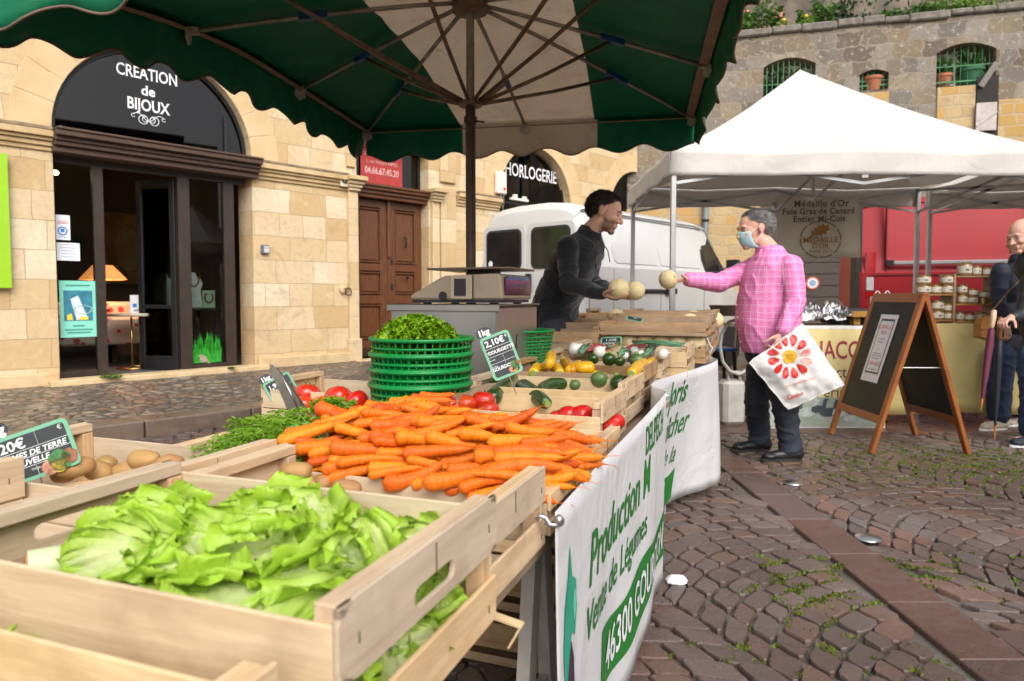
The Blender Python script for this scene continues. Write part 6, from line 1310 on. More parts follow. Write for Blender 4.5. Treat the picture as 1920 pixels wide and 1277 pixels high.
# --- melons
M_MEL = mat('melon_rind', (.66, .55, .30), .55, var=.15, scale=7, col2=(.56, .45, .22), bmp=.5, bscale=55, obj_var=.12)
nt = M_MEL.node_tree; pb = nt.nodes['Principled BSDF']; vo_ = nt.nodes.new('ShaderNodeTexVoronoi'); vo_.feature = 'DISTANCE_TO_EDGE'; vo_.inputs['Scale'].default_value = 9; nt.links.new(coord(nt), vo_.inputs['Vector']); l0 = pb.inputs['Base Color'].links[0].from_socket; nt.links.new(mixc(nt, ramp(nt, vo_.outputs['Distance'], [(0, (.6,)*3), (.06, (0,)*3)]), l0, (.72, .64, .45)), pb.inputs['Base Color'])
def melon_mesh():
    q = MB(); n, m = 40, 18; vs = []
    for i in range(m+1):
        t_ = PI*i/m
        for k in range(n): a = 2*PI*k/n; f = 1-.035*(abs(math.cos(5*a))**8)*math.sin(t_); vs.append((math.sin(t_)*math.cos(a)*f, math.sin(t_)*math.sin(a)*f, -.96*math.cos(t_)*(1-.03*math.exp(-(math.sin(t_)/.2)**2))))
    q.add(vs, [(i*n+k, i*n+(k+1) % n, (i+1)*n+(k+1) % n, (i+1)*n+k) for i in range(m) for k in range(n)]); s = MB(); s.tube([(0, 0, .9), (.02, 0, 1.0), (.06, .03, 1.1)], [.07, .05, .06], 6); return newmesh(q, M_MEL), newmesh(s, M_CUT)
MEL = melon_mesh()
def melon(p, r, label, rot=None, group='melons in the crates'): return put('melon', MEL[0], label, 'melon', p, rot or (rnd.uniform(-.6, .6), rnd.uniform(-.6, .6), rnd.uniform(0, 6)), r, group, (('stem', MEL[1]),))
for k in range(6):
    c = Vector((1.075, 3.76, 0))-E1*(.07+.088*k*1.05)+L1*.085; melon((c.x, c.y, .862), .058, 'melon of the row seen between the boards, %s from the left' % ('sixth', 'fifth', 'fourth', 'third', 'second', 'first')[k])
for a, r, lb in (((.97, 5.02, .975), .065, 'melon poking out of the far left crate'), ((1.25, 4.7, .975), .06, 'dark stalked melon at the back of the far stack'), ((1.38, 4.66, .965), .065, 'melon near the right end of the far stack'), ((1.10, 4.22, .965), .06, 'melon low in the middle upper crate')): melon(Vector((a[0], a[1], a[2]))+Vector((-.2 if 'left' in lb else 0, 0, 0)), r, lb)
for k in range(2): c = Vector((1.075, 3.76, 0))-E1*.07+L1*(.15+.4*k); melon((c.x, c.y, .82+.02*k), .05, 'melon behind the end slats, %s of two' % ('nearer', 'farther')[k])

# ============================================================ LETTUCES
def m_lettuce(name, pale, mid, edge):
    m, nt, p = newmat(name); a = nt.nodes.new('ShaderNodeAttribute'); a.attribute_name = 'edge'; v = coord(nt); n = noise_n(nt, v, 22, 5, .6); n2 = noise_n(nt, v, 90, 3)
    f = mth(nt, 'ADD', a.outputs['Fac'], mth(nt, 'MULTIPLY_ADD', n, .5, -.25)); c = ramp(nt, f, [(.10, pale), (.5, mid), (1., edge)])
    nt.links.new(c, p.inputs['Base Color']); p.inputs['Roughness'].default_value = .38; p.inputs['Specular IOR Level'].default_value = .45
    nt.links.new(bump(nt, mth(nt, 'ADD', n, mth(nt, 'MULTIPLY', n2, .4)), .5, .006), p.inputs['Normal'])
    t = nt.nodes.new('ShaderNodeBsdfTranslucent'); nt.links.new(c, t.inputs[0]); mx = nt.nodes.new('ShaderNodeMixShader'); mx.inputs[0].default_value = .38
    nt.links.new(p.outputs[0], mx.inputs[1]); nt.links.new(t.outputs[0], mx.inputs[2]); nt.links.new(mx.outputs[0], nt.nodes['Material Output'].inputs[0]); return m
M_LET = m_lettuce('batavia_leaf', (.76, .82, .42), (.60, .76, .19), (.42, .65, .05)); M_LET2 = m_lettuce('curly_leaf', (.42, .60, .05), (.32, .54, .012), (.22, .44, .008))
def leaf(q, ed, base, d, up, L, W, curl=.9, ruf=.02, seed=0, ns=22, nt_=26, cup=.25):
    """ruffled leaf: base point, growing direction d, face normal up; curls backwards away from up"""
    r = random.Random(seed); d = Vector(d).normalized(); up = Vector(up); up = (up-d*up.dot(d)).normalized(); sd = d.cross(up).normalized(); ph = [r.uniform(0, 6.28) for _ in range(6)]; rows = []; E_ = []
    p = Vector(base); dd = d.copy(); uu = up.copy(); st = L/ns
    for i in range(ns+1):
        s = i/ns; w_ = W*(.16+.84*math.sin(min(1, s*1.12)**.8*PI*.62))*(1 if s < .85 else math.sqrt(max(.0, 1-((s-.85)/.16)**2))*.75+.25); row = []
        for j in range(nt_+1):
            t = -1+2*j/nt_; ed_ = max(abs(t)**1.6, max(0, (s-.6)/.4)**1.3*.95); arc = t*3.6+s*6.*(1 if t > 0 else -1)
            z = ruf*ed_**1.5*(math.sin(arc*2.6+ph[0])+.8*math.sin(arc*4.9+ph[1])+.42*math.sin(arc*8.3+ph[2])) + ruf*.22*math.sin(t*9+ph[3])*math.sin(s*11+ph[4]) + cup*w_*t*t*.9 - .012*math.exp(-(t/.07)**2)*(1-s)
            x = ruf*.5*ed_*math.sin(arc*5.7+ph[5]); y = ruf*.55*ed_*math.sin(arc*6.7+ph[2])
            vn = ((s*6.5-abs(t)*2.6+ph[0]) % 1.)-.5; vn = math.exp(-(vn/.09)**2)*(1-ed_)*min(1, abs(t)*8); z -= .0022*vn
            row.append(p+sd*(t*w_+x)+uu*z+dd*y)
            E_.append(max(0, min(1, ed_*1.05+.12*s-.28*vn-(.35*math.exp(-(t/.10)**2)*(1-s*.6)))))
        rows.append(row); a = -curl/ns*(.4+1.2*s); p = p+dd*st; R_ = Matrix.Rotation(a, 3, sd); dd = R_ @ dd; uu = R_ @ uu
    n0 = len(q.v); q.grid(rows); ed += E_
def lettuce_obj(q, ed, t, m_, nm='leaves'):
    me = q.mesh(nm); at = me.attributes.new('edge', 'FLOAT', 'POINT'); at.data.foreach_set('value', ed); return obj(nm, me, m_, t, smooth=True)
# the big head: lies on its side, leaves fanning up and to the right from a stem low at the front left
o0 = T(455, 1050, .765); t = thing('lettuce', 'large bright green batavia lettuce filling the front crate', 'lettuce', o0); q = MB(); ed = []; r = random.Random(21)
for lay, n_, el0, L0, W0, cu in ((0, 11, .10, .155, .095, .8), (1, 9, .42, .150, .098, 1.1), (2, 6, .85, .125, .085, 1.0), (3, 3, 1.4, .085, .06, .8)):
    for k in range(n_):
        az = 2*PI*(k+.5*lay)/n_+r.uniform(-.15, .15); ca, sa = math.cos(az), math.sin(az); el = el0+r.uniform(-.12, .12)
        leaf(q, ed, (.025*ca, .02*sa, -.02+.006*lay), (ca*1.15, sa*.85, el), (-ca*.6, -sa*.6-.15, 1.), L0*r.uniform(.85, 1.1)*(1.1 if ca > .3 else 1), W0*r.uniform(.85, 1.15), cu*r.uniform(.7, 1.2), r.uniform(.009, .0135), seed=k+100+50*lay, cup=.10, ns=30, nt_=66)
# one broad outer leaf folded open toward the viewer, ribs fanning from its base
for k, (bx, by, bz, dx, dz, L_, W_) in enumerate(((-.075, -.075, -.035, -.10, .75, .135, .085), (.02, -.085, -.04, .25, .62, .13, .08), (-.15, -.03, -.04, -.7, .35, .10, .055), (.10, -.07, -.045, .85, .35, .14, .075))): leaf(q, ed, (bx, by, bz), (dx, .42, dz), (0, -1, .8), L_, W_, .75, .012, seed=700+k, cup=.12, ns=30, nt_=70)
lettuce_obj(q, ed, t, M_LET)
q = MB(); q.tube([(0, .02, -.07), (.0, .03, -.02)], [.022, .018], 10); obj('heart', q, mat('pale_rib', (.6, .66, .4), .5), t, smooth=True)
o0 = T(70, 1058, .775); t = thing('lettuce', 'second lettuce at the left of the crate with a brown cut stump', 'lettuce', o0); q = MB(); ed = []
for k in range(24):
    az = r.uniform(-.5, 1.2); el = r.uniform(.0, .5); leaf(q, ed, (.02+.03*r.random(), .01*r.uniform(-1, 3), r.uniform(-.02, .01)), (math.cos(az), math.sin(az)*.8, el), (-.15, -1, .9), r.uniform(.12, .19), r.uniform(.03, .055), r.uniform(.3, 1.0), .010, seed=k+300, ns=26, nt_=50)
lettuce_obj(q, ed, t, M_LET); q = MB(); q.tube([(.03, .015, 0), (-.004, -.012, 0)], [.021, .022], 14); obj('stem', q, mat('pale_rib', (.6, .66, .4), .5), t, smooth=40); q = MB(); q.tube([(-.0035, -.0115, 0), (-.006, -.0135, 0)], [.0195, .0175], 14); obj('cut_end', q, mat('brown_cut', (.50, .26, .11), .6, var=.3, scale=40), t)
q = MB(); ed = []; o0 = T(150, 1075, .76); t = thing('dark_leaf', 'dark brown wilted leaf below the left lettuce', 'leaf', o0)
for k in range(6): leaf(q, ed, (0, 0, -.01), (r.uniform(-.2, 1), r.uniform(-.3, .3), .2), (0, -1, 1), .06, .02, .8, .007, seed=k+500)
lettuce_obj(q, ed, t, mat('wilted_leaf', (.06, .06, .02), .6, var=.5))
def small_lettuce(o0, n, label, dirs, L=.12, W=.045, m_=None, nm='lettuce', ruf=.010, up0=(0, -1, .8)):
    t = thing(nm, label, 'lettuce', o0); q = MB(); ed = []
    for k in range(n):
        d = Vector(dirs[k % len(dirs)])+Vector((r.uniform(-.35, .35), r.uniform(-.35, .35), r.uniform(-.3, .3))); leaf(q, ed, (r.uniform(-.03, .03), r.uniform(-.02, .02), r.uniform(-.02, .02)), d, Vector(up0)+Vector((r.uniform(-.4, .4), 0, r.uniform(-.3, .3))), L*r.uniform(.7, 1.1), W*r.uniform(.7, 1.1), r.uniform(.2, 1.1), ruf, seed=int(o0.x*1000)+k+n*7)
    lettuce_obj(q, ed, t, m_ or M_LET); return t
small_lettuce(T(640, 1130, .73), 22, 'lettuce under the big one along the right end of the crate', [(1, .3, .2), (.3, 1, .1), (-.5, .4, .2), (.2, -.2, .3)], .13, .045)
small_lettuce(T(700, 1050, .75), 10, 'lettuce leaves showing right of the big head', [(1, .5, .2), (.4, 1, .2)], .10, .035)
small_lettuce(Vector((-.165, .80, .715)), 12, 'lettuce leaves seen through the gap of the crate end slats', [(.4, .9, .1), (.2, -1, -.1), (.3, .5, -.1)], .11, .032)
small_lettuce(Vector((-.185, .66, .705)), 12, 'frilly lettuce edge hanging out between the crate end slats', [(.9, -.5, -.35), (.6, -.2, -.6), (.4, -1, -.2)], .075, .032, up0=(1, -.5, .6))
small_lettuce(Vector((-.42, .93, .73)), 10, 'lettuce leaves in the back corner of the crate', [(1, .2, .1), (0, 1, .1)], .1, .035)
for k, (px, py) in enumerate(((15, 1250), (70, 1278), (170, 1275), (265, 1272))): small_lettuce(T(px, py, .70), 5, 'lettuce tip in the empty front crate, %s from the left' % ('first', 'second', 'third', 'fourth')[k], [(0, .3, 1), (.5, .2, .7), (-.5, .3, .7)], .045, .018, ruf=.005)
# ============================================================ STEEL BOX, SCALE, BASKETS
BX = Vector((-.060, 2.93, 0)); bt_ = thing('steel_box', 'dented stainless steel box carrying the weighing scale', 'box', BX+Vector((0, 0, .69)), -TH)
M_INOX = mat('scratched_stainless', (.52, .50, .46), .30, .9, var=.35, scale=2.2, col2=(.40, .40, .37), bmp=.12, bscale=6)
q = MB(); q.box((-.265, .27, .197), (.53, .54, .394)); obj('cabinet', q, M_INOX, bt_, bevel=.012)
q = MB(); q.box((-.265, -.006, .385), (.55, .012, .03)); q.box((-.265, .27, .3975), (.55, .56, .007)); obj('lid', q, M_INOX, bt_, bevel=.003)
q = MB(); q.bar((.0015, .22, .20), (.0015, .235, .26), .002, .01); q.bar((.0015, .235, .19), (.0015, .225, .22), .002, .008); obj('scratch_mark', q, M_BLACK, bt_)
so_ = thing('weighing_scale', 'beige retail weighing scale with a flat steel plate', 'scale', BX+Vector((0, 0, 1.10))+L1*.03, -TH)
M_BEI = mat('beige_plastic', (.34, .27, .195), .45, var=.2, scale=6, col2=(.26, .2, .14))
prof = [(-.445, .012), (-.44, .03), (-.38, .062), (-.30, .105), (-.265, .118), (-.02, .125), (-.004, .12), (.0, .10), (.008, .012)]
q = MB(); q.prism(list(reversed(prof)), .0, .40, lambda a, b, c: (a, c, b)); obj('housing', q, M_BEI, so_, bevel=.008)
q = MB(); q.box((-.22, .2, .004), (.43, .38, .014)); [q.tube([(x, y, -.012), (x, y, 0)], .02, 10) for x in (-.38, -.05) for y in (.05, .35)]; obj('base', q, M_BLACK, so_)
q = MB(); q.box((-.185, -.004, .065), (.105, .008, .105)); obj('panel_frame', q, mat('beige_light', (.40, .33, .24), .45), so_, bevel=.004); q = MB(); q.box((-.188, -.009, .066), (.055, .006, .075)); obj('printer_slot', q, mat('smoky_window', (.03, .025, .03), .15), so_); q = MB(); q.box((-.03-.098, -.0045, .066), (.003, .004, .11)); q.tube([(-.275, -.002, .028), (-.275, -.006, .028)], .02, 12); obj('detail', q, M_BLACK, so_)
q = MB(); q.box((.009, .20, .072), (.008, .34, .082)); obj('display', q, mat('display_glass', (.03, .02, .03), .12, var=.7, scale=4, col2=(.07, .03, .06)), so_, bevel=.004); q = MB(); q.box((.0135, .20, .106), (.002, .30, .012)); obj('display_strip', q, mat('blue_strip', (.02, .11, .28), .3), so_); q = MB(); q.box((.0145, .30, .106), (.002, .05, .01)); obj('display_strip', q, mat('green_strip', (.02, .35, .28), .3), so_)  # purple blotches of the display are a reflection put into its colour
q = MB(); [q.box((.0135, .1+.04*k, .07), (.001, .014, .02)) for k in range(6)]; obj('digits', q, mat('dim_digits', (.07, .08, .09), .4), so_)
q = MB(); q.box((-.16, .2, .134), (.12, .12, .02)); obj('neck', q, M_BLACK, so_); q = MB(); q.box((-.17, .2, .150), (.40, .36, .010)); obj('weighing_plate', q, mat('worn_plate', (.30, .24, .19), .35, .7, var=.3), so_, bevel=.004)
# baskets
M_GRN = mat('green_plastic', (.0, .22, .042), .35, var=.15)
def basket_mesh():
    q = MB(); R0, R1, H = .150, .180, .165; N = 44
    def rr(z): return R0+(R1-R0)*(z/H)**.8
    for k in range(N):
        a = 2*PI*k/N; q.bar((rr(0)*math.cos(a), rr(0)*math.sin(a), 0), (rr(H)*math.cos(a), rr(H)*math.sin(a), H), .0045 if k % 4 else .007, .004, up=(math.cos(a), math.sin(a), 0))
    for z, t_ in ((.0, .005), (.02, .0042), (.036, .0042), (.052, .0042), (.068, .0042), (.084, .0042), (.100, .0042), (.116, .0042), (.135, .0045)): q.tube([(rr(z)*math.cos(a), rr(z)*math.sin(a), z) for a in np.linspace(0, 2*PI, 49)], t_, 5)
    for x in np.linspace(-.13, .13, 12): y = (R0**2-x*x)**.5; q.bar((x, -y, .002), (x, y, .002), .005, .003); q.bar((-y, x, .002), (y, x, .002), .005, .003)
    rim = MB(); rim.lathe([(R1-.004, H-.006), (R1+.006, H-.008), (R1+.009, H), (R1+.006, H+.006), (R1-.004, H+.004), (R1-.004, H-.006)], n=56); return newmesh(q, M_GRN, False), newmesh(rim, M_GRN)
BA = basket_mesh()
def basket(p, label, s=1., rot=0.):
    t = thing('basket', label, 'basket', p, rot, 'green plastic baskets'); t.scale = (s,)*3
    for n, m in (('lattice', BA[0]), ('rim', BA[1])): o = bpy.data.objects.new(n, m); sc.collection.objects.link(o); o.parent = t
    return t
BC = Vector((-.328, 2.44, 0))
for k, lb in enumerate(('bottom green basket of the stack of four', 'second green basket from the bottom', 'third green basket from the bottom', 'top green basket of the stack, full of curly lettuce')): basket(BC+Vector((.002*k, 0, .632+.0535*k+.018)), lb, 1., .3*k)
basket(Vector((.03, 3.45, .79)), 'green basket half hidden behind the steel box')
# curly lettuce in the top basket
o0 = BC+Vector((-.01, -.0, .93)); t = thing('curly_lettuce', 'tight frilly green lettuce heaped in the top basket', 'lettuce', o0); q = MB(); ed = []
for k in range(250):
    zf = r.uniform(.0, 1.); a = r.uniform(0, 6.28); d = Vector((math.cos(a)*math.cos(zf*1.5), math.sin(a)*math.cos(zf*1.5), math.sin(zf*1.5)*.66)); p = Vector((d.x*.150, d.y*.14, d.z*.165-.01)); sd = Vector((-math.sin(a), math.cos(a), r.uniform(-.6, .6)))
    leaf(q, ed, p*.68, p.normalized()+Vector((r.uniform(-.3, .3), r.uniform(-.3, .3), .35)), sd, r.uniform(.048, .066), r.uniform(.020, .032), r.uniform(-.4, 1.2), .0085, seed=k+900, ns=9, nt_=20, cup=.1)
lettuce_obj(q, ed, t, M_LET2)
# ============================================================ PRICE SLATES
M_SFR = mat('mint_frame', (.16, .42, .27), .5, var=.15); M_SBD = mat('slate_board', (.022, .03, .035), .5, var=.5, scale=8); M_CHK = mat('chalk', (.72, .74, .74), .7, var=.05)
def slate(name, loc, w_, h, roll, yaw, pitch, label, texts, lns=(), fruit=True, tab='1kg', tabpos=(-.2, .62)):
    t = thing(name, label, 'price sign', loc, 0, 'slate price signs'); t.rotation_euler = (Matrix.Rotation(yaw, 3, 'Z') @ Matrix.Rotation(pitch, 3, 'X') @ Matrix.Rotation(roll, 3, 'Y')).to_euler()
    def rr(w2, h2, rad): return [(cx+rad*math.cos(a), cz+rad*math.sin(a)) for cx, cz, a0 in ((w2/2-rad, h2/2-rad, 0), (-w2/2+rad, h2/2-rad, PI/2), (-w2/2+rad, -h2/2+rad, PI), (w2/2-rad, -h2/2+rad, 1.5*PI)) for a in (a0, a0+PI/4, a0+PI/2)]
    q = MB(); q.prism(rr(w_, h, .01), -.0012, .0012, lambda a, b, c: (a, c, b)); obj('frame', q, M_SFR, t)
    q = MB(); q.prism(rr(w_-.016, h-.016, .006), -.0022, -.0014, lambda a, b, c: (a, c, b)); obj('board', q, M_SBD, t)
    q = MB()
    for s, x, z, sz, k in texts: text_on(q, s, (x*w_, -.0024, z*h), (1, 0, 0), (0, 0, 1), sz, lift=.0004, **k)
    for x0, z0, x1, z1 in lns: q.bar((x0*w_, -.0028, z0*h), (x1*w_, -.0028, z1*h), .0004, .0009)
    obj('chalk_writing', q, M_CHK, t)
    if fruit:
        for (x, z, s, c, nmm) in ((.28, -.30, .014, (.05, .22, .06), 'printed_cabbage'), (.40, -.28, .010, (.30, .12, .05), 'printed_pineapple'), (.15, -.38, .010, (.55, .25, .15), 'printed_peach'), (.26, -.40, .009, (.6, .45, .05), 'printed_melon')):
            k = w_/.11; q = MB(); q.prism([(x*w_+s*k*(1+.15*math.sin(5*a))*math.cos(a), z*h+s*k*math.sin(a)*1.1) for a in np.linspace(0, 2*PI, 15)[:-1]], -.0034, -.0024, lambda a, b, c: (a, c, b)); obj(nmm, q, mat(nmm, c, .5, var=.6, scale=120), t)
    if tab:
        x, z = tabpos; s = min(w_, h); q = MB(); q.prism([(x*w_+s*.26*math.cos(a), z*h+s*.19*math.sin(a)) for a in np.linspace(0, 2*PI, 19)[:-1]], .0014, .003, lambda a, b, c: (a, c, b)); tb = obj('unit_tab', q, M_SBD, t)
        q = MB(); text_on(q, tab, (x*w_, -.0002, (z)*h), (1, 0, 0), (0, 0, 1), s*.28, lift=-.0, bold=.001); q.v = [(a, .0010, c) for a, b, c in q.v]; obj('unit_text', q, M_CHK, tb)
    q = MB(); q.tube([(0, .003, -h*.3), (0, .004, -h*.95)], .0016, 5); obj('pick', q, M_STEEL, t)
    return t
D_ = dict
slate('price_sign', P(58, 852, 1.43), .168, .105, -.33, .28, -.15, 'mint framed slate priced for new potatoes, at the left edge', [('1,20\u20ac', -.22, .26, .030, D_(bold=.0006)), ('POMMES DE TERRE', .0, .03, .0165, D_(bold=.0004, shear=.2)), ('NOUVELLE', -.05, -.14, .0165, D_(bold=.0004, shear=.2)), ('\u20ac', .40, .34, .014, {}), ('Origine', .02, -.30, .007, {})], [(-.46, .13, .46, .13), (.12, .45, .12, .14), (-.46, -.04, .46, -.04), (-.46, -.22, .3, -.22), (.02, -.24, .02, -.45)], tabpos=(-.30, .66))
slate('price_sign', P(940, 666, 2.06), .094, .136, -.36, .15, -.10, 'mint framed slate priced for courgettes, tilted over the green courgettes', [('2,10\u20ac', -.05, .33, .026, D_(bold=.0006)), ('COURGETTE', .05, .12, .0145, D_(bold=.0004)), ('GOURDON', -.08, -.26, .0145, D_(bold=.0004, sx=.9)), ('Produit', -.33, .14, .006, {}), ('Vari\u00e9t\u00e9', -.33, -.04, .006, {}), ('Origine', -.33, -.19, .006, {}), ('\u20ac', .36, .38, .012, {})], [(-.44, .22, .44, .22), (-.44, .03, .44, .03), (-.44, -.13, .44, -.13), (.05, .03, .05, -.2)], tabpos=(-.28, .60))
slate('price_sign', P(527, 728, 2.62), .110, .094, -.45, .5, -.2, 'mint framed slate for tomatoes half hidden by the steel clip', [('1,99\u20ac', -.1, .2, .026, D_(bold=.0006)), ('TOMATE', -.05, -.12, .02, D_(bold=.0005))], [(-.44, .04, .44, .04), (-.44, -.22, .3, -.22)], tabpos=(-.30, .62))
slate('price_sign', P(1146, 641, 3.55), .11, .075, -.1, -.3, -.9, 'small slate sign lying among the red onions', [('1,50\u20ac', 0, .15, .026, {}), ('OIGNON', 0, -.2, .02, {})], [], tab=None)
slate('price_sign', P(1190, 598, 4.1), .10, .07, .5, .2, -1.2, 'small slate sign lying flat on the melon crate corner', [('2\u20ac', 0, .1, .02, {})], [], tab=None, fruit=False)
# steel clip with two blades
cl = thing('price_clip', 'two bladed steel spike clip standing in the left tomato crate', 'clip', P(556, 790, 2.25)); q = MB()
def cpt(px, py, dy=0): return P(px, py, 2.25+dy)-cl.location
for outline, dy in (([(505, 683), (512, 684), (530, 706), (560, 750), (566, 775), (562, 795), (548, 795), (531, 750), (511, 705)], .0), ([(514, 675), (519, 688), (545, 722), (575, 764), (575, 772), (567, 796), (560, 792), (553, 758), (528, 715)], .02)):
    pts = [cpt(a, b, dy) for a, b in outline]; n = len(pts); q = MB(); q.add([p for p in pts]+[p+Vector((0, .0025, 0)) for p in pts], [tuple(range(n)), tuple(reversed(range(n, 2*n)))]+[(i, n+i, n+(i+1) % n, (i+1) % n) for i in range(n)]); obj('blade', q, M_STEEL2 if 'M_STEEL2' in globals() else mat('dull_blade_steel', (.40, .38, .33), .3, .9, var=.3, scale=12), cl)
q = MB(); q.tube([cpt(527, 700, -.004), cpt(566, 782, -.004)], .0025, 6); q.tube([cpt(562, 795, .01), cpt(566, 815, .01)], .003, 6); obj('spike', q, mat('bright_wire', (.6, .6, .58), .25, 1.), cl, smooth=True)
# ============================================================ VINYL BANNER ALONG THE STALL
bn = thing('stall_banner', 'long white vinyl banner with green lettering hooked along the stall', 'banner', (.08, 1.235, 0))
M_BAN = m_cloth('white_vinyl_banner', (.62, .62, .63), .08, .45, var=.04)
path = [(.080, 1.235), (.20, 1.57), (.32, 1.88), (.45, 2.20), (.545, 2.44), (.572, 2.53), (.562, 2.60), (.55, 2.66), (.57, 2.76), (.66, 3.0), (.80, 3.28), (.96, 3.52), (1.09, 3.70), (1.165, 3.86), (1.15, 3.98), (1.06, 4.02)]
path = [Vector(p) for p in path]; cum = [0]
for a, b in zip(path[:-1], path[1:]): cum.append(cum[-1]+(b-a).length)
BLEN = cum[-1]; BH = .70
def bpath(s):
    s = max(0, min(BLEN, s)); j = 0
    while j < len(cum)-2 and cum[j+1] < s: j += 1
    f = (s-cum[j])/(cum[j+1]-cum[j]); p0, p1, p2, p3 = path[max(j-1, 0)], path[j], path[j+1], path[min(j+2, len(path)-1)]
    return .5*((2*p1)+(-p0+p2)*f+(2*p0-5*p1+4*p2-p3)*f*f+(-p0+3*p1-3*p2+p3)*f**3)
def bsurf(s, v, lift=0.):
    p = bpath(s); q_ = bpath(s+.004)-bpath(s-.004); n = Vector((q_.y, -q_.x)).normalized()
    k = max(0, min(1, (s-1.9)/.9)); push = (-.11*v/BH*math.sin(k*PI)**1 if s < 2.95 else 0.)
    if s > 2.75: push += .06*v/BH*min(1, (s-2.75)/.25)
    wv_ = (.010*math.sin(s*7.+v*3)+.004*math.sin(s*19+1))*v/BH
    ztop = .727+.045*min(1, s/1.3)+(-.02*math.sin(PI*max(0, min(1, (s-1.7)/1.1)))) + (.035*max(0, (s-2.95)/.25) if s > 2.95 else 0) - .012*math.sin(PI*min(1, s/1.35))
    return Vector((p.x+n.x*(push+wv_+lift), p.y+n.y*(push+wv_+lift), ztop-v-.0))
ns_ = 150; q = MB(); q.grid([[bsurf(BLEN*i/ns_, BH*j/14)-bn.location for j in range(15)] for i in range(ns_+1)]); obj('vinyl', q, M_BAN, bn, smooth=True, solid=.002)
def btext(q, s_, s0, v0, size, **k):
    me = text_mesh(s_, size, 'LEFT', **k); bm = bmesh.new(); bm.from_mesh(me); bmesh.ops.triangulate(bm, faces=bm.faces); bmesh.ops.subdivide_edges(bm, edges=[e for e in bm.edges if e.calc_length() > .03], cuts=1); bmesh.ops.triangulate(bm, faces=bm.faces)
    q.add([bsurf(s0+v.co.x, v0-v.co.y, .0035)-bn.location for v in bm.verts], [tuple(x.index for x in f.verts) for f in bm.faces]); bm.free(); bpy.data.meshes.remove(me)
M_BGR = mat('banner_green', (.01, .17, .02), .5, var=.05); M_BGW = M_WHITE
for a_, k_ in ((('DELPECH', .93, .085, .125), D_(sx=.62, shear=.15, bold=.002)), (('Joris', 2.07, .10, .17), D_(shear=.25, bold=.003, sx=.95)), (('Production M', .26, .20, .165), D_(shear=.25, bold=.002, sx=.80)), (('a\u00eecher', 2.06, .27, .17), D_(shear=.25, bold=.002, sx=.95)), (('Vente de L\u00e9gumes', .24, .335, .115), D_(shear=.2, bold=.001, sx=.82)), (('- de la', 2.06, .43, .13), D_(shear=.25, bold=.001, sx=.9))): q = MB(); btext(q, *a_, **k_); obj('green_lettering', q, M_BGR, bn)
rows = []
for i in range(60):
    s = .42+1.0*i/59; w0, w1 = .44+.012*math.sin(s*12), .60+.012*math.sin(s*9+1); rows.append([bsurf(s, w0+(w1-w0)*j/3, .003)-bn.location for j in range(4)])
q = MB(); q.grid(rows); obj('green_band', q, M_BGR, bn); q = MB(); rows = []
for i in range(30): s = 1.93+.45*i/29; rows.append([bsurf(s, .52+(.16)*j/3+.02*math.sin(s*20), .003)-bn.location for j in range(4)])
q.grid(rows); obj('green_band', q, M_BGR, bn)
q = MB(); me_ = None; btext(q, '46300 GOURDON', .46, .52, .135, sx=.78, bold=.002, shear=.1); btext(q, 'gourd', 2.08, .60, .10, sx=.8, bold=.001); q.v = [tuple(Vector(v)+Vector((.0025, -.001, 0))) for v in q.v]; obj('white_lettering', q, M_WHITE, bn)
def bpoly(name, pts, m_, lift=.0035):
    q = MB(); n = len(pts); c = (sum(p[0] for p in pts)/n, sum(p[1] for p in pts)/n); q.add([bsurf(c[0], c[1], lift)-bn.location]+[bsurf(a, b, lift)-bn.location for a, b in pts], [(0, 1+i, 1+(i+1) % n) for i in range(n)]); obj(name, q, m_, bn)
bpoly('printed_stalk', [(.115, .09), (.13, .16), (.16, .18), (.165, .24), (.15, .29), (.125, .27), (.10, .31), (.075, .36), (.055, .34), (.05, .28), (.07, .2), (.10, .15)], mat('aubergine_stalk_print', (.02, .32, .20), .5)); bpoly('printed_aubergine', [(.115, .28), (.14, .33), (.15, .4), (.19, .46), (.2, .56), (.15, .66), (.08, .67), (.06, .6), (.055, .5), (.08, .38), (.095, .31)], mat('aubergine_print', (.045, .02, .06), .4)); bpoly('printed_highlight', [(.14, .19), (.155, .2), (.155, .24), (.14, .26), (.13, .22)], mat('pale_mint_print', (.15, .55, .4), .5), .0045)
for s, v in ((.02, .02), (1.36, .02), (BLEN-.03, .66)): q = MB(); p = bsurf(s, v, .003); q.lathe([(.006, 0), (.011, .001), (.011, .003), (.006, .004)], (0, 0, 0), 14, Matrix.Rotation(PI/2, 3, 'X')); q.v = [tuple(Vector(a)+p-bn.location) for a in q.v]; obj('eyelet', q, M_STEEL, bn)
hk = thing('banner_hook', 'galvanised hook fixing the banner corner to the crate', 'hook', P(1030, 972, 1.225)); h0 = hk.location.copy(); q = MB(); q.tube([P(a, b, 1.225)-h0 for a, b in ((1006, 975), (1012, 967), (1022, 970), (1030, 984), (1042, 985), (1048, 975))], [.004, .005, .005, .0055, .0055, .006], 8); q.ellipsoid(P(1048, 975, 1.225)-h0, (.009, .009, .010), n=10, m=8); obj('hook', q, M_STEEL, hk, smooth=True)
hk = thing('wire_loop', 'pale wire loop tying the far banner corner to the crate post', 'tie', P(1322, 645, 3.95)); h0 = hk.location.copy(); q = MB(); q.tube([P(a, b, 3.95)-h0 for a, b in ((1320, 636), (1326, 634), (1330, 642), (1328, 655), (1332, 662), (1336, 652), (1330, 646))], .003, 6); obj('wire', q, M_WHITE, hk, smooth=True)
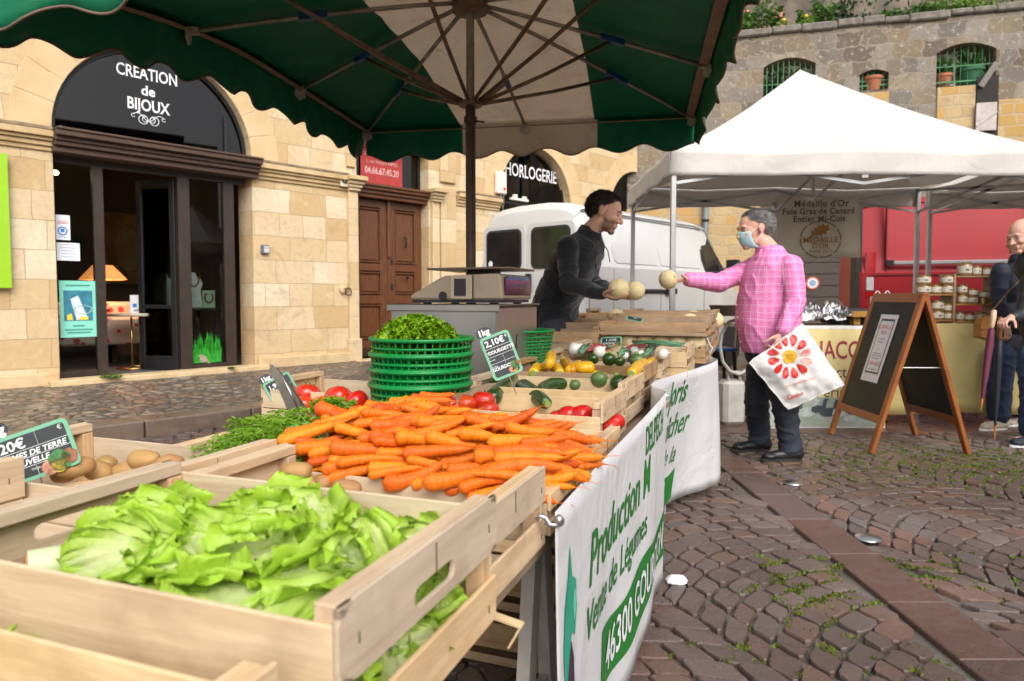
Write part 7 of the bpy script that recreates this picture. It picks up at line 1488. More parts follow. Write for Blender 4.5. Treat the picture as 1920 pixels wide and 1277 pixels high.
# ============================================================ BITS BEHIND THE STALL END
t = thing('jerrycan', 'dirty white plastic jerrycan standing under the hose', 'jerrycan', Vector((1.95, 5.95, 0)), .2); q = MB(); q.box((0, .05, .2), (.21, .16, .40)); obj('can', q, mat('milky_plastic', (.55, .54, .50), .5, var=.3, scale=6, bmp=.2), t, bevel=.035); q = MB(); q.tube([(-.06, 0, .40), (-.06, 0, .47), (.05, 0, .47), (.05, 0, .40)], .014, 8); obj('handle', q, MATS['milky_plastic'], t, smooth=40); q = MB(); q.tube([(.075, .05, .39), (.075, .05, .43)], .025, 12); obj('cap', q, M_DARK, t)
t = thing('blue_stool', 'blue topped step stool behind the end of the stall', 'stool', (2.0, 6.65, 0), .1); q = MB(); q.box((0, 0, .62), (.30, .3, .03)); obj('seat', q, mat('blue_seat', (.02, .10, .32), .4), t, bevel=.01)
for x in (-.12, .12):
    for y in (-.12, .12): q = MB(); q.bar((x*1.3, y*1.3, 0), (x, y, .6), .025, .025); obj('leg', q, M_DARK, t)
t = thing('water_hose', 'white hose curving down beside the pink shirted man', 'hose', (1.95, 6.0, 0)); hp = [(1385, 598), (1366, 604), (1354, 624), (1350, 650), (1355, 678), (1368, 696), (1385, 702), (1402, 694)]; q = MB(); q.tube([P(a, b, 5.9)-Vector((1.95, 6.0, 0)) for a, b in hp], .015, 8); obj('hose', q, mat('dirty_white_hose', (.5, .49, .46), .5), t, smooth=True)
t = thing('metal_pan', 'dull metal pan on the table edge between the stall and the man', 'pan', P(1372, 592, 5.8)); q = MB(); q.lathe([(.0, 0), (.15, 0), (.19, .09), (.18, .09), (.14, .01), (0, .01)], n=20); obj('pan', q, mat('dull_pan', (.16, .12, .09), .5, .5), t, smooth=40)
# ============================================================ PEOPLE
def capsule(q, a, b, ra, rb, n=14, k=5):
    a, b = Vector(a), Vector(b); d = (b-a); L = d.length
    d = d/L if L > 1e-6 else Vector((0, 0, 1)); u = Vector((0, 0, 1)) if abs(d.z) < .9 else Vector((0, 1, 0)); x = d.cross(u).normalized(); y = d.cross(x); prof = []
    for i in range(k+1): t = PI/2*i/k; prof.append((ra*math.sin(t), -ra*math.cos(t)))
    for i in range(k+1): t = PI/2*i/k; prof.append((rb*math.cos(t), L+rb*math.sin(t)))
    vs = [a+d*z+(x*math.cos(2*PI*j/n)+y*math.sin(2*PI*j/n))*max(r, 1e-5) for r, z in prof for j in range(n)]; m = len(prof)
    q.add(vs, [(i*n+j, i*n+(j+1) % n, (i+1)*n+(j+1) % n, (i+1)*n+j) for i in range(m-1) for j in range(n)]+[tuple(reversed(range(n))), tuple(range((m-1)*n, m*n))])
def chain(q, pts, rs):
    for i in range(len(pts)-1): capsule(q, pts[i], pts[i+1], rs[i], rs[i+1])
def remeshed(q, voxel, smooth=3, fac=.5):
    me = q.mesh('tmp'); bm = bmesh.new(); bm.from_mesh(me); bmesh.ops.remove_doubles(bm, verts=bm.verts, dist=1e-5); bmesh.ops.recalc_face_normals(bm, faces=bm.faces); bm.to_mesh(me); bm.free()
    o = bpy.data.objects.new('tmp', me); sc.collection.objects.link(o)
    r_ = o.modifiers.new('r', 'REMESH'); r_.mode = 'VOXEL'; r_.voxel_size = voxel; s = o.modifiers.new('s', 'SMOOTH'); s.iterations = smooth; s.factor = fac
    dg = bpy.context.evaluated_depsgraph_get(); out = bpy.data.meshes.new_from_object(o.evaluated_get(dg)); bpy.data.objects.remove(o); bpy.data.meshes.remove(me)
    out.polygons.foreach_set('use_smooth', [True]*len(out.polygons)); return out
def wrinkle(me, amp, sc_, stretch=(1, 1, 1), seed=0.):
    n = len(me.vertices); nr = [v.normal.copy() for v in me.vertices]
    for v, nn_ in zip(me.vertices, nr):
        p = Vector((v.co.x*stretch[0], v.co.y*stretch[1], v.co.z*stretch[2]))*sc_+Vector((seed, 0, 0)); a = 1-abs(noise.noise(p))*2.2; b = noise.noise(p*2.3); v.co += nn_*amp*(.8*a*a*a+.35*b)
    me.update()
def loft(q, secs, fr_, sd):
    """closed surface through elliptical sections (centre, half depth, half width)"""
    n = 28; rows = []; fr_ = Vector(fr_).normalized(); sd = Vector(sd).normalized()
    for c, a, b in secs: rows.append([Vector(c)+fr_*a*math.copysign(abs(math.cos(t))**.85, math.cos(t))+sd*b*math.copysign(abs(math.sin(t))**.85, math.sin(t)) for t in np.linspace(0, 2*PI, n+1)[:-1]])
    q.grid(rows, closed=True); o = len(q.v)-n*len(rows); q.f += [tuple(o+i for i in reversed(range(n))), tuple(o+(len(rows)-1)*n+i for i in range(n))]; q.mi += [0, 0]
def finish(name, me, m_, parent, cut=None):
    me.name = name; me.materials.append(m_); o = bpy.data.objects.new(name, me); sc.collection.objects.link(o); o.parent = parent
    me.transform(Matrix.Translation(-Vector(parent_world(parent).translation))); return o
def skin_mat(name, c, beardc=(.05, .03, .02)):
    m, nt, p = newmat(name); v = coord(nt); n = noise_n(nt, v, 14, 5); a = nt.nodes.new('ShaderNodeAttribute'); a.attribute_name = 'beard'; cc = ramp(nt, n, [(.3, tuple(x*.82 for x in c)), (.7, c)]); cc = mixc(nt, mth(nt, 'MULTIPLY', a.outputs['Fac'], mth(nt, 'MULTIPLY_ADD', noise_n(nt, v, 160, 3), .8, .45)), cc, beardc)
    nt.links.new(cc, p.inputs['Base Color']); p.inputs['Roughness'].default_value = .5; p.inputs['Subsurface Weight'].default_value = .12; p.inputs['Subsurface Radius'].default_value = (.012, .006, .003); nt.links.new(bump(nt, noise_n(nt, v, 90, 3), .15, .003), p.inputs['Normal']); return m
def head_prims(q, c, f, up, s, ears=True):
    """c: head centre, f: facing, up; s: scale for a head 0.235 tall"""
    f = Vector(f).normalized(); up = Vector(up); up = (up-f*up.dot(f)).normalized(); l = up.cross(f); R = Matrix((f, l, up)).transposed(); W = lambda x, y, z: Vector(c)+R @ Vector((x, y, z))*s
    q.ellipsoid(W(-.012, 0, .030), (.096*s, .074*s, .086*s), R, 24, 16)          # cranium
    q.ellipsoid(W(.030, 0, -.005), (.062*s, .062*s, .085*s), R, 20, 14)          # face
    q.ellipsoid(W(.028, 0, -.060), (.058*s, .052*s, .045*s), R, 18, 12)          # jaw
    capsule(q, W(.072, -.006, -.094), W(.072, .006, -.094), .019*s, .019*s)       # chin
    capsule(q, W(.078, -.028, .022), W(.078, .028, .022), .015*s, .015*s)          # brow
    capsule(q, W(.088, 0, .012), W(.110, 0, -.028), .009*s, .0125*s)               # nose bridge -> tip
    capsule(q, W(.094, -.012, -.031), W(.094, .012, -.031), .008*s, .008*s)        # nostrils
    for y in (-1, 1): q.ellipsoid(W(.064, y*.036, -.022), (.026*s, .020*s, .022*s), R, 12, 8)   # cheeks
    capsule(q, W(.088, -.018, -.054), W(.088, .018, -.054), .0075*s, .0075*s); capsule(q, W(.086, -.015, -.066), W(.086, .015, -.066), .008*s, .008*s)   # lips
    if ears:
        for y in (-1, 1): q.ellipsoid(W(-.006, y*.078, .0), (.020*s, .009*s, .033*s), R @ Matrix.Rotation(-.25, 3, 'Y'), 12, 8)
    return W, R
def hand_prims(q, wrist, d, nrm, side, s=1., curl=.8, spread=.0, thumb=1.):
    """d: direction of palm, nrm: palm-facing direction (fingers curl towards it), side: thumb side"""
    d = Vector(d).normalized(); nrm = Vector(nrm); nrm = (nrm-d*nrm.dot(d)).normalized(); side = Vector(side); side = (side-d*side.dot(d)-nrm*side.dot(nrm)).normalized(); w_ = Vector(wrist)
    for k in (-1.3, -.45, .45, 1.3): capsule(q, w_+side*k*.010*s, w_+d*.078*s+side*k*.0195*s, .014*s, .0115*s)
    for k, L in ((1.4, .072), (.47, .082), (-.47, .076), (-1.4, .060)):
        p = w_+d*.080*s+side*k*.0205*s; dd = (d+side*k*.05*(1+spread)).normalized(); r0 = .0088*s
        for j, (f, a) in enumerate(((.42, curl*.55), (.32, curl), (.26, curl*.8))):
            R_ = Matrix.Rotation(a, 3, dd.cross(nrm).normalized()); dd = (R_ @ dd).normalized(); e = p+dd*L*f*s; capsule(q, p, e, r0, r0*.93, 8, 3); p = e; r0 *= .93
    p = w_+d*.022*s+side*.022*s+nrm*.006*s; dd = (side*.75*thumb+d*.65+nrm*.45).normalized(); e = p+dd*.040*s; capsule(q, p, e, .0125*s, .0105*s); dd = (dd+d*.5+nrm*.25*curl).normalized(); e2 = e+dd*.034*s; capsule(q, e, e2, .0102*s, .0095*s); dd = (dd+nrm*.4*curl).normalized(); capsule(q, e2, e2+dd*.022*s, .0095*s, .0082*s)
def face_bits(t, W, R, s, eyec=(.05, .03, .02), brow=(.03, .018, .012), c0=None):
    o0 = Vector(parent_world(t).translation)
    for y in (-1, 1):
        q = MB(); q.ellipsoid(W(.077, y*.029, .002)-o0, (.010*s, .012*s, .009*s), R, 12, 8); e = obj('eye', q, mat('eye_white', (.38, .33, .30), .35), t, smooth=True)
        q = MB(); q.ellipsoid(W(.0835, y*.030, .001)-o0, (.005*s, .0062*s, .0062*s), R, 10, 6); obj('iris', q, mat('iris_dark', eyec, .15), e, smooth=True)
        q = MB(); q.tube([W(.088, y*.014, .020)-o0, W(.090, y*.030, .026)-o0, W(.078, y*.046, .021)-o0], [.0045*s, .0052*s, .003*s], 6); obj('eyebrow', q, mat('eyebrow'+str(brow[0]), brow, .8), t, smooth=True)
        q = MB(); q.tube([W(.080, y*.019, .008)-o0, W(.0865, y*.030, .0105)-o0, W(.077, y*.042, .006)-o0], .0028*s, 5); obj('eyelid', q, mat('eyelid_shade', (.40, .22, .16), .6), t, smooth=True)
def hair_obj(t, W, R, s, m_, test, n=2600, ln=.02, seed=0, rise=.5, back=(-1, 0, -.3), shell=1.04):
    """shell plus many short locks over the part of the skull where test(x,y,z) holds (head frame, unscaled)"""
    o0 = Vector(parent_world(t).translation); r = random.Random(seed); q = MB(); bk = Vector(back)
    C, A = Vector((-.014, 0, .024)), Vector((.094, .073, .083))*shell
    N, M_ = 40, 26; grid = []
    for i in range(M_+1):
        th = PI*i/M_
        for j in range(N): ph = 2*PI*j/N; u = Vector((math.sin(th)*math.cos(ph), math.sin(th)*math.sin(ph), math.cos(th))); k = 1+.05*noise.noise(u*4+Vector((seed, 0, 0))); grid.append(Vector((C.x+A.x*u.x*k, C.y+A.y*u.y*k, C.z+A.z*u.z*k)))
    vs = [W(*g)-o0 for g in grid]; fs = [(i*N+j, i*N+(j+1) % N, (i+1)*N+(j+1) % N, (i+1)*N+j) for i in range(M_) for j in range(N) if all(test(grid[a]) for a in (i*N+j, i*N+(j+1) % N, (i+1)*N+(j+1) % N, (i+1)*N+j))]
    q.add(vs, fs)
    for k in range(n):
        u = Vector((r.gauss(0, 1), r.gauss(0, 1), r.gauss(0, 1))).normalized(); p = Vector((C.x+A.x*u.x, C.y+A.y*u.y, C.z+A.z*u.z))
        if not test(p): continue
        d = (bk+u*rise+Vector((r.gauss(0, .3), r.gauss(0, .3), r.gauss(0, .3)))).normalized(); d = (d-u*min(0, d.dot(u))*1.0+u*.12).normalized(); L = ln*r.uniform(.5, 1.3); sd = d.cross(u).normalized()*.0022; a = p*1.0; b = p+d*L*.55+u*.002; c = p+d*L-u*.001
        q.add([W(*(a-sd))-o0, W(*(a+sd))-o0, W(*(b+sd*.8))-o0, W(*c)-o0, W(*(b-sd*.8))-o0], [(0, 1, 2, 3, 4)])
    return obj('hair', q, m_, t, smooth=True)
def set_beard(me, W_inv, fn):
    at = me.attributes.new('beard', 'FLOAT', 'POINT'); at.data.foreach_set('value', [fn(W_inv(v.co)) for v in me.vertices])
def sm(x): x = max(0, min(1, x)); return x*x*(3-2*x)
J = lambda px, py, Y: P(px, py, Y)
VX_ = .0050
def person(name, label, base): return thing('person', label, 'person', base)
# ------------------------------------------------------------ the stallholder in black
t = person('p', 'bearded stallholder in a black half-zip pullover holding out two melons', Vector((.24, 4.6, 0))); o0 = t.location.copy()
hs = 1.14; hc = J(1134, 398, 4.5); f = Vector((.93, -.26, -.34)); up = Vector((.22, -.05, 1)); pel, wst, chs, nb = J(1036, 602, 4.62), J(1046, 560, 4.6), J(1080, 490, 4.55), J(1104, 444, 4.54)
shR, elR, wrR = J(1064, 462, 4.37), J(1066, 532, 4.28), J(1130, 551, 4.12); shL, elL, wrL = J(1112, 462, 4.70), J(1106, 528, 4.66), J(1158, 553, 4.34)
bq = MB(); W, R = head_prims(bq, hc, f, up, hs); chain(bq, [hc+Vector((-.03, 0, -.06)), nb+Vector((0, 0, .03)), nb], [.062, .060, .068])
def torso(q, k):
    ax = (chs-pel).normalized(); sd = (shL-shR).normalized(); fr_ = ax.cross(sd).normalized(); nn = nb+ax*.02
    loft(q, [(pel-ax*.08, .12+k, .16+k), (pel, .135+k, .17+k), (wst, .135+k, .165+k), (wst.lerp(chs, .5), .138+k, .172+k), (chs, .140+k, .185+k), (chs.lerp(nn, .45), .125+k, .185+k), (chs.lerp(nn, .75), .10+k, .15+k), (nn-ax*.01, .075+k, .09+k), (nn+ax*.03, .062+k, .066+k)], fr_, sd)
torso(bq, -.012)
for a, b, c in ((shR, elR, wrR), (shL, elL, wrL)): chain(bq, [a, b, c], [.050, .042, .027])
mcR, mcL = J(1160, 541, 4.05), J(1191, 545, 4.16)
hand_prims(bq, wrR, (J(1150, 557, 4.08)-wrR), (.1, 0, 1), (.2, -1, .2), 1.08, .42); hand_prims(bq, wrL, (J(1180, 562, 4.22)-wrL), (.1, .0, 1), (.1, 1, .2), 1.08, .40)
hipR, hipL = pel+Vector((.0, -.09, -.05)), pel+Vector((.0, .10, -.05))
legs = [(hipR, Vector((hipR.x+.03, hipR.y, .50)), Vector((hipR.x-.03, hipR.y, .09))), (hipL, Vector((hipL.x+.06, hipL.y+.02, .50)), Vector((hipL.x+.10, hipL.y+.03, .09)))]
for a, b, c in legs: chain(bq, [a, b, c], [.085, .058, .040]); capsule(bq, c+Vector((-.03, 0, -.04)), c+Vector((.13, -.02, -.05)), .038, .032)
me = remeshed(bq, VX_, 3); Ri = R.transposed(); Winv = lambda p: (Ri @ (Vector(p)-hc))/hs
def beard(p): 
    if p.x < -.03 or p.length > .17: return 0.
    return sm((-.028-p.z+.25*max(0, .05-p.x))/.02)*sm((p.x+.005)/.03)*(1-sm((-.115-p.z)/.02))*(0 if (p.x > .080 and -.070 < p.z < -.050) else 1)*.78
set_beard(me, Winv, beard); SK1 = skin_mat('tanned_skin', (.74, .42, .30)); finish('body', me, SK1, t)
face_bits(t, W, R, hs)
HB = mat('dark_brown_hair', (.045, .026, .016), .55, var=.5, scale=30, col2=(.018, .010, .007))
hair_obj(t, W, R, hs, HB, lambda p: p.z > .018+max(0, p.x+.02)*.62 - (.05 if p.x < -.025 else 0)-(.04 if p.x < -.055 else 0) and not (p.x > .045 and p.z < .078 and abs(p.y) < .06), 8000, .016, 3, .10, (-.3, 0, .15), 1.085)
jq = MB(); torso(jq, .008)
for a, b, c in ((shR, elR, wrR), (shL, elL, wrL)): chain(jq, [a, b, c+(b-c).normalized()*.015], [.070, .056, .040]); capsule(jq, c+(b-c).normalized()*.045, c+(b-c).normalized()*.01, .042, .038)
me = remeshed(jq, .008, 3); wrinkle(me, .010, 8, (1, 1, 1.5), 3.); M_PUL = mat('black_knit', (.010, .011, .015), .85, var=.3, bmp=.3, bscale=200, sheen=.3, spec=.25); pu = finish('pullover', me, M_PUL, t)
cq = MB(); ax = (hc-nb).normalized(); cr = [[nb+Vector((.01, 0, .0))+Vector((math.cos(a)*(.078-.006*j)+.0, math.sin(a)*(.078-.004*j), -.028+.028*j+.016*math.cos(a)*-1*j*.5)) for a in np.linspace(.35, 2*PI-.35, 26)] for j in range(4)]; cq.grid([[p-o0 for p in r_] for r_ in cr]); obj('collar', cq, M_PUL, t, smooth=True, solid=.006)
zq = MB(); zf = f.copy(); zf.z = 0; zf.normalize(); zq.tube([nb+zf*.075+Vector((0, 0, -.02))-o0, nb+zf*.125+Vector((0, 0, -.09))-o0, nb+zf*.142+Vector((0, 0, -.17))-o0], .0035, 5); obj('zip', zq, mat('dark_zip', (.08, .08, .09), .4, .6), t)
pq = MB()
for a, b, c in legs: chain(pq, [a, b, c+Vector((0, 0, .0))], [.115, .082, .066])
pq.ellipsoid(pel+Vector((0, 0, -.03)), (.140, .180, .10), None, 20, 12); me = remeshed(pq, .010, 3); wrinkle(me, .006, 9); M_JD = mat('dark_denim', (.022, .026, .038), .8, var=.4, scale=30, bmp=.3, bscale=250); finish('jeans', me, M_JD, t)
M_SHB = mat('black_shoe_leather', (.012, .012, .014), .4, var=.3)
def shoe(t, heel, d, L, m_, sole, w_=.05, h=.075, nm='shoe', label=None):
    d = Vector(d); d.z = 0; d.normalize(); q = MB(); o0 = Vector(parent_world(t).translation); hl = Vector(heel); hl.z = 0
    capsule(q, hl+d*.035+Vector((0, 0, .050)), hl+d*.09+Vector((0, 0, .048)), .042, .042); capsule(q, hl+d*.09+Vector((0, 0, .045)), hl+d*(L-.05)+Vector((0, 0, .034)), .043, .034); q.ellipsoid(hl+d*(L-.075)+Vector((0, 0, .034)), (.062, .046, .030), RZ(math.atan2(d.y, d.x))); capsule(q, hl+d*.04+Vector((0, 0, .06)), hl+d*.05+Vector((0, 0, .095)), .040, .040)
    me = remeshed(q, .006, 3)
    for v in me.vertices: v.co.z = max(v.co.z, .012)
    s = finish(nm, me, m_, t)
    q = MB(); pts = [];  sd = Vector((-d.y, d.x, 0))
    for k in range(24): a = 2*PI*k/24; pts.append(hl+d*(L/2+(L/2)*math.cos(a))+sd*(.041+.007*math.cos(a))*math.sin(a)*(1 if abs(math.cos(a)) < .9 else 1))
    q.prism([(p.x-o0.x, p.y-o0.y) for p in pts], .001-o0.z, .020-o0.z); obj('sole', q, sole, s, bevel=.003); return s
M_SOLE = mat('dark_sole', (.02, .018, .016), .7)
for a, b, c in legs: shoe(t, c+Vector((-.07, 0, 0)), (1, -.1, 0), .28, M_SHB, M_SOLE)
melon(mcR, .062, 'cream melon with a green stalk held nearer in the stallholder hands', (-.2, .25, .3), 'melons held out over the stall'); melon(mcL, .060, 'cream melon held at the right in the stallholder hands', (.3, .8, 1.2), 'melons held out over the stall')
# ------------------------------------------------------------ the customer in the pink shirt
t = person('p', 'grey haired man in a pink checked shirt and face mask handing over a melon', Vector((1.83, 4.72, 0))); o0 = t.location.copy()
hs = 1.15; hc = J(1414, 430, 4.78); f = Vector((-.96, -.16, -.20)); up = Vector((-.16, 0, 1)); pel, wst, chs, nb = J(1440, 652, 4.76), J(1436, 596, 4.74), J(1446, 520, 4.76), J(1440, 474, 4.77)
shL, elL, wrL = J(1482, 498, 4.58), J(1492, 566, 4.52), J(1467, 622, 4.46); shR, elR, wrR = J(1418, 500, 4.94), J(1348, 530, 4.86), J(1290, 524, 4.72)
bq = MB(); W, R = head_prims(bq, hc, f, up, hs); chain(bq, [hc+Vector((.03, 0, -.06)), nb+Vector((0, 0, .03)), nb], [.064, .066, .078])
def torso2(q, k):
    V3 = lambda px, py, Y=4.76: J(px, py, Y); loft(q, [(V3(1442, 660), .165+k, .165+k), (V3(1443, 640), .190+k, .175+k), (V3(1440, 600), .200+k, .180+k), (V3(1441, 560), .190+k, .185+k), (V3(1445, 520), .170+k, .195+k), (V3(1448, 500), .155+k, .195+k), (V3(1449, 486), .125+k, .165+k), (V3(1446, 474), .085+k, .10+k), (V3(1442, 462), .070+k, .075+k)], (1, 0, .0), (0, 1, 0))
torso2(bq, -.014)
for a, b, c in ((shR, elR, wrR), (shL, elL, wrL)): chain(bq, [a, b, c], [.050, .043, .029])
mc = J(1253, 524, 4.66)
hand_prims(bq, wrR+Vector((-.005, 0, 0)), Vector((-.9, -.25, -.12)), (-.35, -.2, .85), (.1, -1, .35), 1.02, .62, thumb=1.15)
hand_prims(bq, wrL+Vector((-.01, 0, -.01)), Vector((-.25, .05, -1)), (-.6, .9, .2), (-1, -.5, 0), 1.02, 1.25)
hipL, hipR = J(1452, 672, 4.66), J(1432, 670, 4.88); legs = [(hipL, J(1470, 752, 4.64), J(1482, 838, 4.66)), (hipR, J(1418, 748, 4.88), J(1424, 822, 4.96))]
for a, b, c in legs: chain(bq, [a, b, c], [.085, .058, .040]); capsule(bq, Vector((c.x+.02, c.y, .05)), Vector((c.x-.13, c.y, .04)), .036, .03)
me = remeshed(bq, VX_, 3); at = me.attributes.new('beard', 'FLOAT', 'POINT'); SK2 = skin_mat('ruddy_skin', (.68, .38, .28)); finish('body', me, SK2, t)
face_bits(t, W, R, hs, brow=(.08, .07, .065))
HG = mat('grey_hair', (.30, .29, .28), .6, var=.7, scale=28, col2=(.09, .085, .08))
hair_obj(t, W, R, hs, HG, lambda p: p.z > .020+max(0, p.x+.02)*.60-(.06 if p.x < -.03 else 0)-(.05 if p.x < -.06 else 0) and not (p.x > .050 and p.z < .085 and abs(p.y) < .06), 6200, .026, 8, .18, (-1, 0, -.25), 1.085)
# face mask: cupped sheet over nose and chin with an ear loop
q = MB(); rows = []
for j in range(11):
    v = j/10; z = -.006-.104*v; r_ = []
    for i in range(17): y = -.062+.124*i/16; u = y/.062; xf = .112-.030*abs(v-.25)**1.2-.052*abs(u)**2.0-(.014*max(0, v-.7)/.3)+.002*math.sin(v*26); r_.append(W(xf, y*.98, z+.006*math.cos(u*2))-o0)
    rows.append(r_)
q.grid(rows); obj('mask', q, mat('blue_mask', (.36, .56, .62), .8, var=.08, bmp=.2, bscale=120), t, smooth=True, solid=.002)
q = MB()
for y in (-1, 1):
    for z0, z1 in ((-.018, .016), (-.096, -.026)): q.tube([W(.060, y*.060, z0)-o0, W(.028, y*.072, (z0+z1)/2)-o0, W(-.002, y*.086, z1)-o0], .0016*hs, 5)
obj('ear_loop', q, M_WHITE, t)
# plaid shirt
m, nt, p = newmat('pink_plaid'); tc = nt.nodes.new('ShaderNodeTexCoord'); sp = nt.nodes.new('ShaderNodeSeparateXYZ'); nt.links.new(tc.outputs['Object'], sp.inputs[0]); nn_ = noise_n(nt, tc.outputs['Object'], 5, 3)
def lines_(axis, per, w_, ph): 
    x = mth(nt, 'ADD', mth(nt, 'MULTIPLY_ADD', nn_, .035, axis), ph); fr_ = mth(nt, 'FRACT', mth(nt, 'DIVIDE', x, per)); return mth(nt, 'LESS_THAN', fr_, w_/per)
ang_ = mth(nt, 'MULTIPLY', mth(nt, 'ARCTAN2', mth(nt, 'SUBTRACT', sp.outputs[1], .04), mth(nt, 'ADD', sp.outputs[0], .035)), .20); st_ = mth(nt, 'LESS_THAN', sp.outputs[0], -.27); diag = mth(nt, 'ADD', mth(nt, 'MULTIPLY', ang_, mth(nt, 'SUBTRACT', 1., st_)), mth(nt, 'MULTIPLY', sp.outputs[0], st_))
la = mth(nt, 'MAXIMUM', lines_(diag, .048, .0042, 5.), lines_(sp.outputs[2], .048, .0042, 5.01)); lb = mth(nt, 'MAXIMUM', lines_(diag, .024, .0022, 5.013), lines_(sp.outputs[2], .024, .0022, 5.02)); ld = mth(nt, 'MAXIMUM', lines_(diag, .024, .009, 5.02), lines_(sp.outputs[2], .024, .009, 5.03))
c = mixc(nt, mth(nt, 'MULTIPLY', ld, .35), (.70, .19, .44), (.58, .10, .33)); c = mixc(nt, mth(nt, 'MULTIPLY', lb, .4), c, (.85, .5, .68)); c = mixc(nt, mth(nt, 'MULTIPLY', la, .5), c, (.88, .70, .80)); nt.links.new(c, p.inputs['Base Color']); p.inputs['Roughness'].default_value = .75
nt.links.new(bump(nt, noise_n(nt, tc.outputs['Object'], 26, 5, .6, .6), .45, .012), p.inputs['Normal']); M_PLD = m
jq = MB(); torso2(jq, .012)
for a, b, c_ in ((shR, elR, wrR), (shL, elL, wrL)): u_ = (b-c_).normalized(); chain(jq, [a, b, c_+u_*.02], [.076, .066, .050]); capsule(jq, c_+u_*.04, c_+u_*.012, .048, .043)
hem = pel+Vector((-.01, 0, -.03)); 
me = remeshed(jq, .008, 2); wrinkle(me, .010, 9, (1, 1, .6), 1.)
sh_ = finish('shirt', me, M_PLD, t)
q = MB(); cr = [[nb+Vector((.018, 0, .008))+Vector((math.cos(a)*(.086-.007*j)*-1, math.sin(a)*(.088-.005*j), -.035+.024*j+.014*j*-math.cos(a)*-.5)) for a in np.linspace(.4, 2*PI-.4, 28)] for j in range(4)]; q.grid([[p_-o0 for p_ in r_] for r_ in cr])
fr0 = nb+Vector((-.075, -.03, -.01)); q.add([p_-o0 for p_ in (fr0+Vector((0, -.03, .03)), fr0+Vector((-.045, -.035, -.045)), fr0+Vector((.02, -.055, -.03)), fr0+Vector((.035, -.052, .025)))], [(0, 1, 2, 3)]); obj('collar', q, M_PLD, sh_, smooth=True, solid=.005)
q = MB()
for k in range(6): p_ = Vector((wst.x-.215+.012*abs(k-2), wst.y-.02, wst.z+.26-.085*k)); q.ellipsoid(p_-o0+Vector((.0, 0, 0)), (.004, .006, .006), n=8, m=5)
obj('button', q, M_WHITE, sh_)
pq = MB()
for a, b, c_ in legs: chain(pq, [a, b, Vector((c_.x, c_.y, .11))], [.108, .084, .070]); capsule(pq, Vector((c_.x, c_.y, .13)), Vector((c_.x-.01, c_.y, .085)), .074, .072)
pq.ellipsoid(pel+Vector((.0, 0, -.04)), (.150, .175, .10), None, 20, 12); me = remeshed(pq, .009, 2); wrinkle(me, .012, 7.5, (1, 1, 1.8), 2.); M_JB = mat('blue_black_denim', (.030, .042, .062), .8, var=.6, scale=5, col2=(.012, .014, .022), bmp=.3, bscale=250); finish('jeans', me, M_JB, t)
for a, b, c_ in legs: shoe(t, Vector((c_.x+.085, c_.y, 0)), (-1, -.12, 0), .31, M_SHB, M_SOLE)
melon(mc, .066, 'netted melon in the outstretched hand of the man in pink', (1.3, .2, .4), 'melons held out over the stall')
# carrier bag
bg_ = thing('shopping_bag', 'white plastic carrier bag with a red petalled flower hanging from his hand', 'bag', J(1492, 690, 4.42)); o1 = bg_.location.copy()
c0 = J(1492, 690, 4.42); ux = Vector((.83, -.05, .54)).normalized(); uy = Vector((-.50, 0, .86)).normalized(); un = Vector((0, -1, 0))
wv_, hv_ = .42, .47; cs = [J(1404, 681, 4.42), J(1478, 768, 4.42), J(1584, 722, 4.42), J(1505, 606, 4.42)]
def bagpt(u, v, side, lift=0.):
    p = cs[0]*(1-u)*(1-v)+cs[3]*u*(1-v)+cs[1]*(1-u)*v+cs[2]*u*v; e = min(1, 5*min(u, 1-u))*min(1, 4*(1-v)+.0)*min(1, .35+3*v); bul = .055*e*(.75+.5*noise.noise((u*3, v*3, side*4.)))
    bul += .012*noise.noise((u*9, v*7, side))+.006*noise.noise((u*21, v*19, side*2)); edge = Vector((noise.noise((u*4, v*4, 9.))*.008, 0, noise.noise((u*4, v*4, 3.))*.010)); return p+Vector((0, -side*(bul+lift), 0))+edge
q = MB(); n_ = 30
for side in (1, -1): q.grid([[bagpt(i/n_, j/n_, side)-o1 for j in range(n_+1)] for i in range(n_+1)])
me = q.mesh('bag_body'); bm = bmesh.new(); bm.from_mesh(me); bmesh.ops.remove_doubles(bm, verts=bm.verts, dist=.004); bm.to_mesh(me); bm.free(); obj('bag_body', me, m_cloth('white_bag_plastic', (.78, .77, .76), .25, .3, var=.04), bg_, smooth=True)
q = MB(); hp_ = wrL+Vector((-.03, 0, -.09))
for dx in (-.02, .03):
    a = bagpt(.35 if dx < 0 else .72, .0, 1)-o1; b = bagpt(.40 if dx < 0 else .8, .0, 1)-o1; q.add([a, b, hp_+Vector((dx+.01, -.01, 0))-o1, hp_+Vector((dx-.01, -.01, 0))-o1], [(0, 1, 2, 3)])
obj('handle', q, MATS['white_bag_plastic'], bg_, solid=.002)
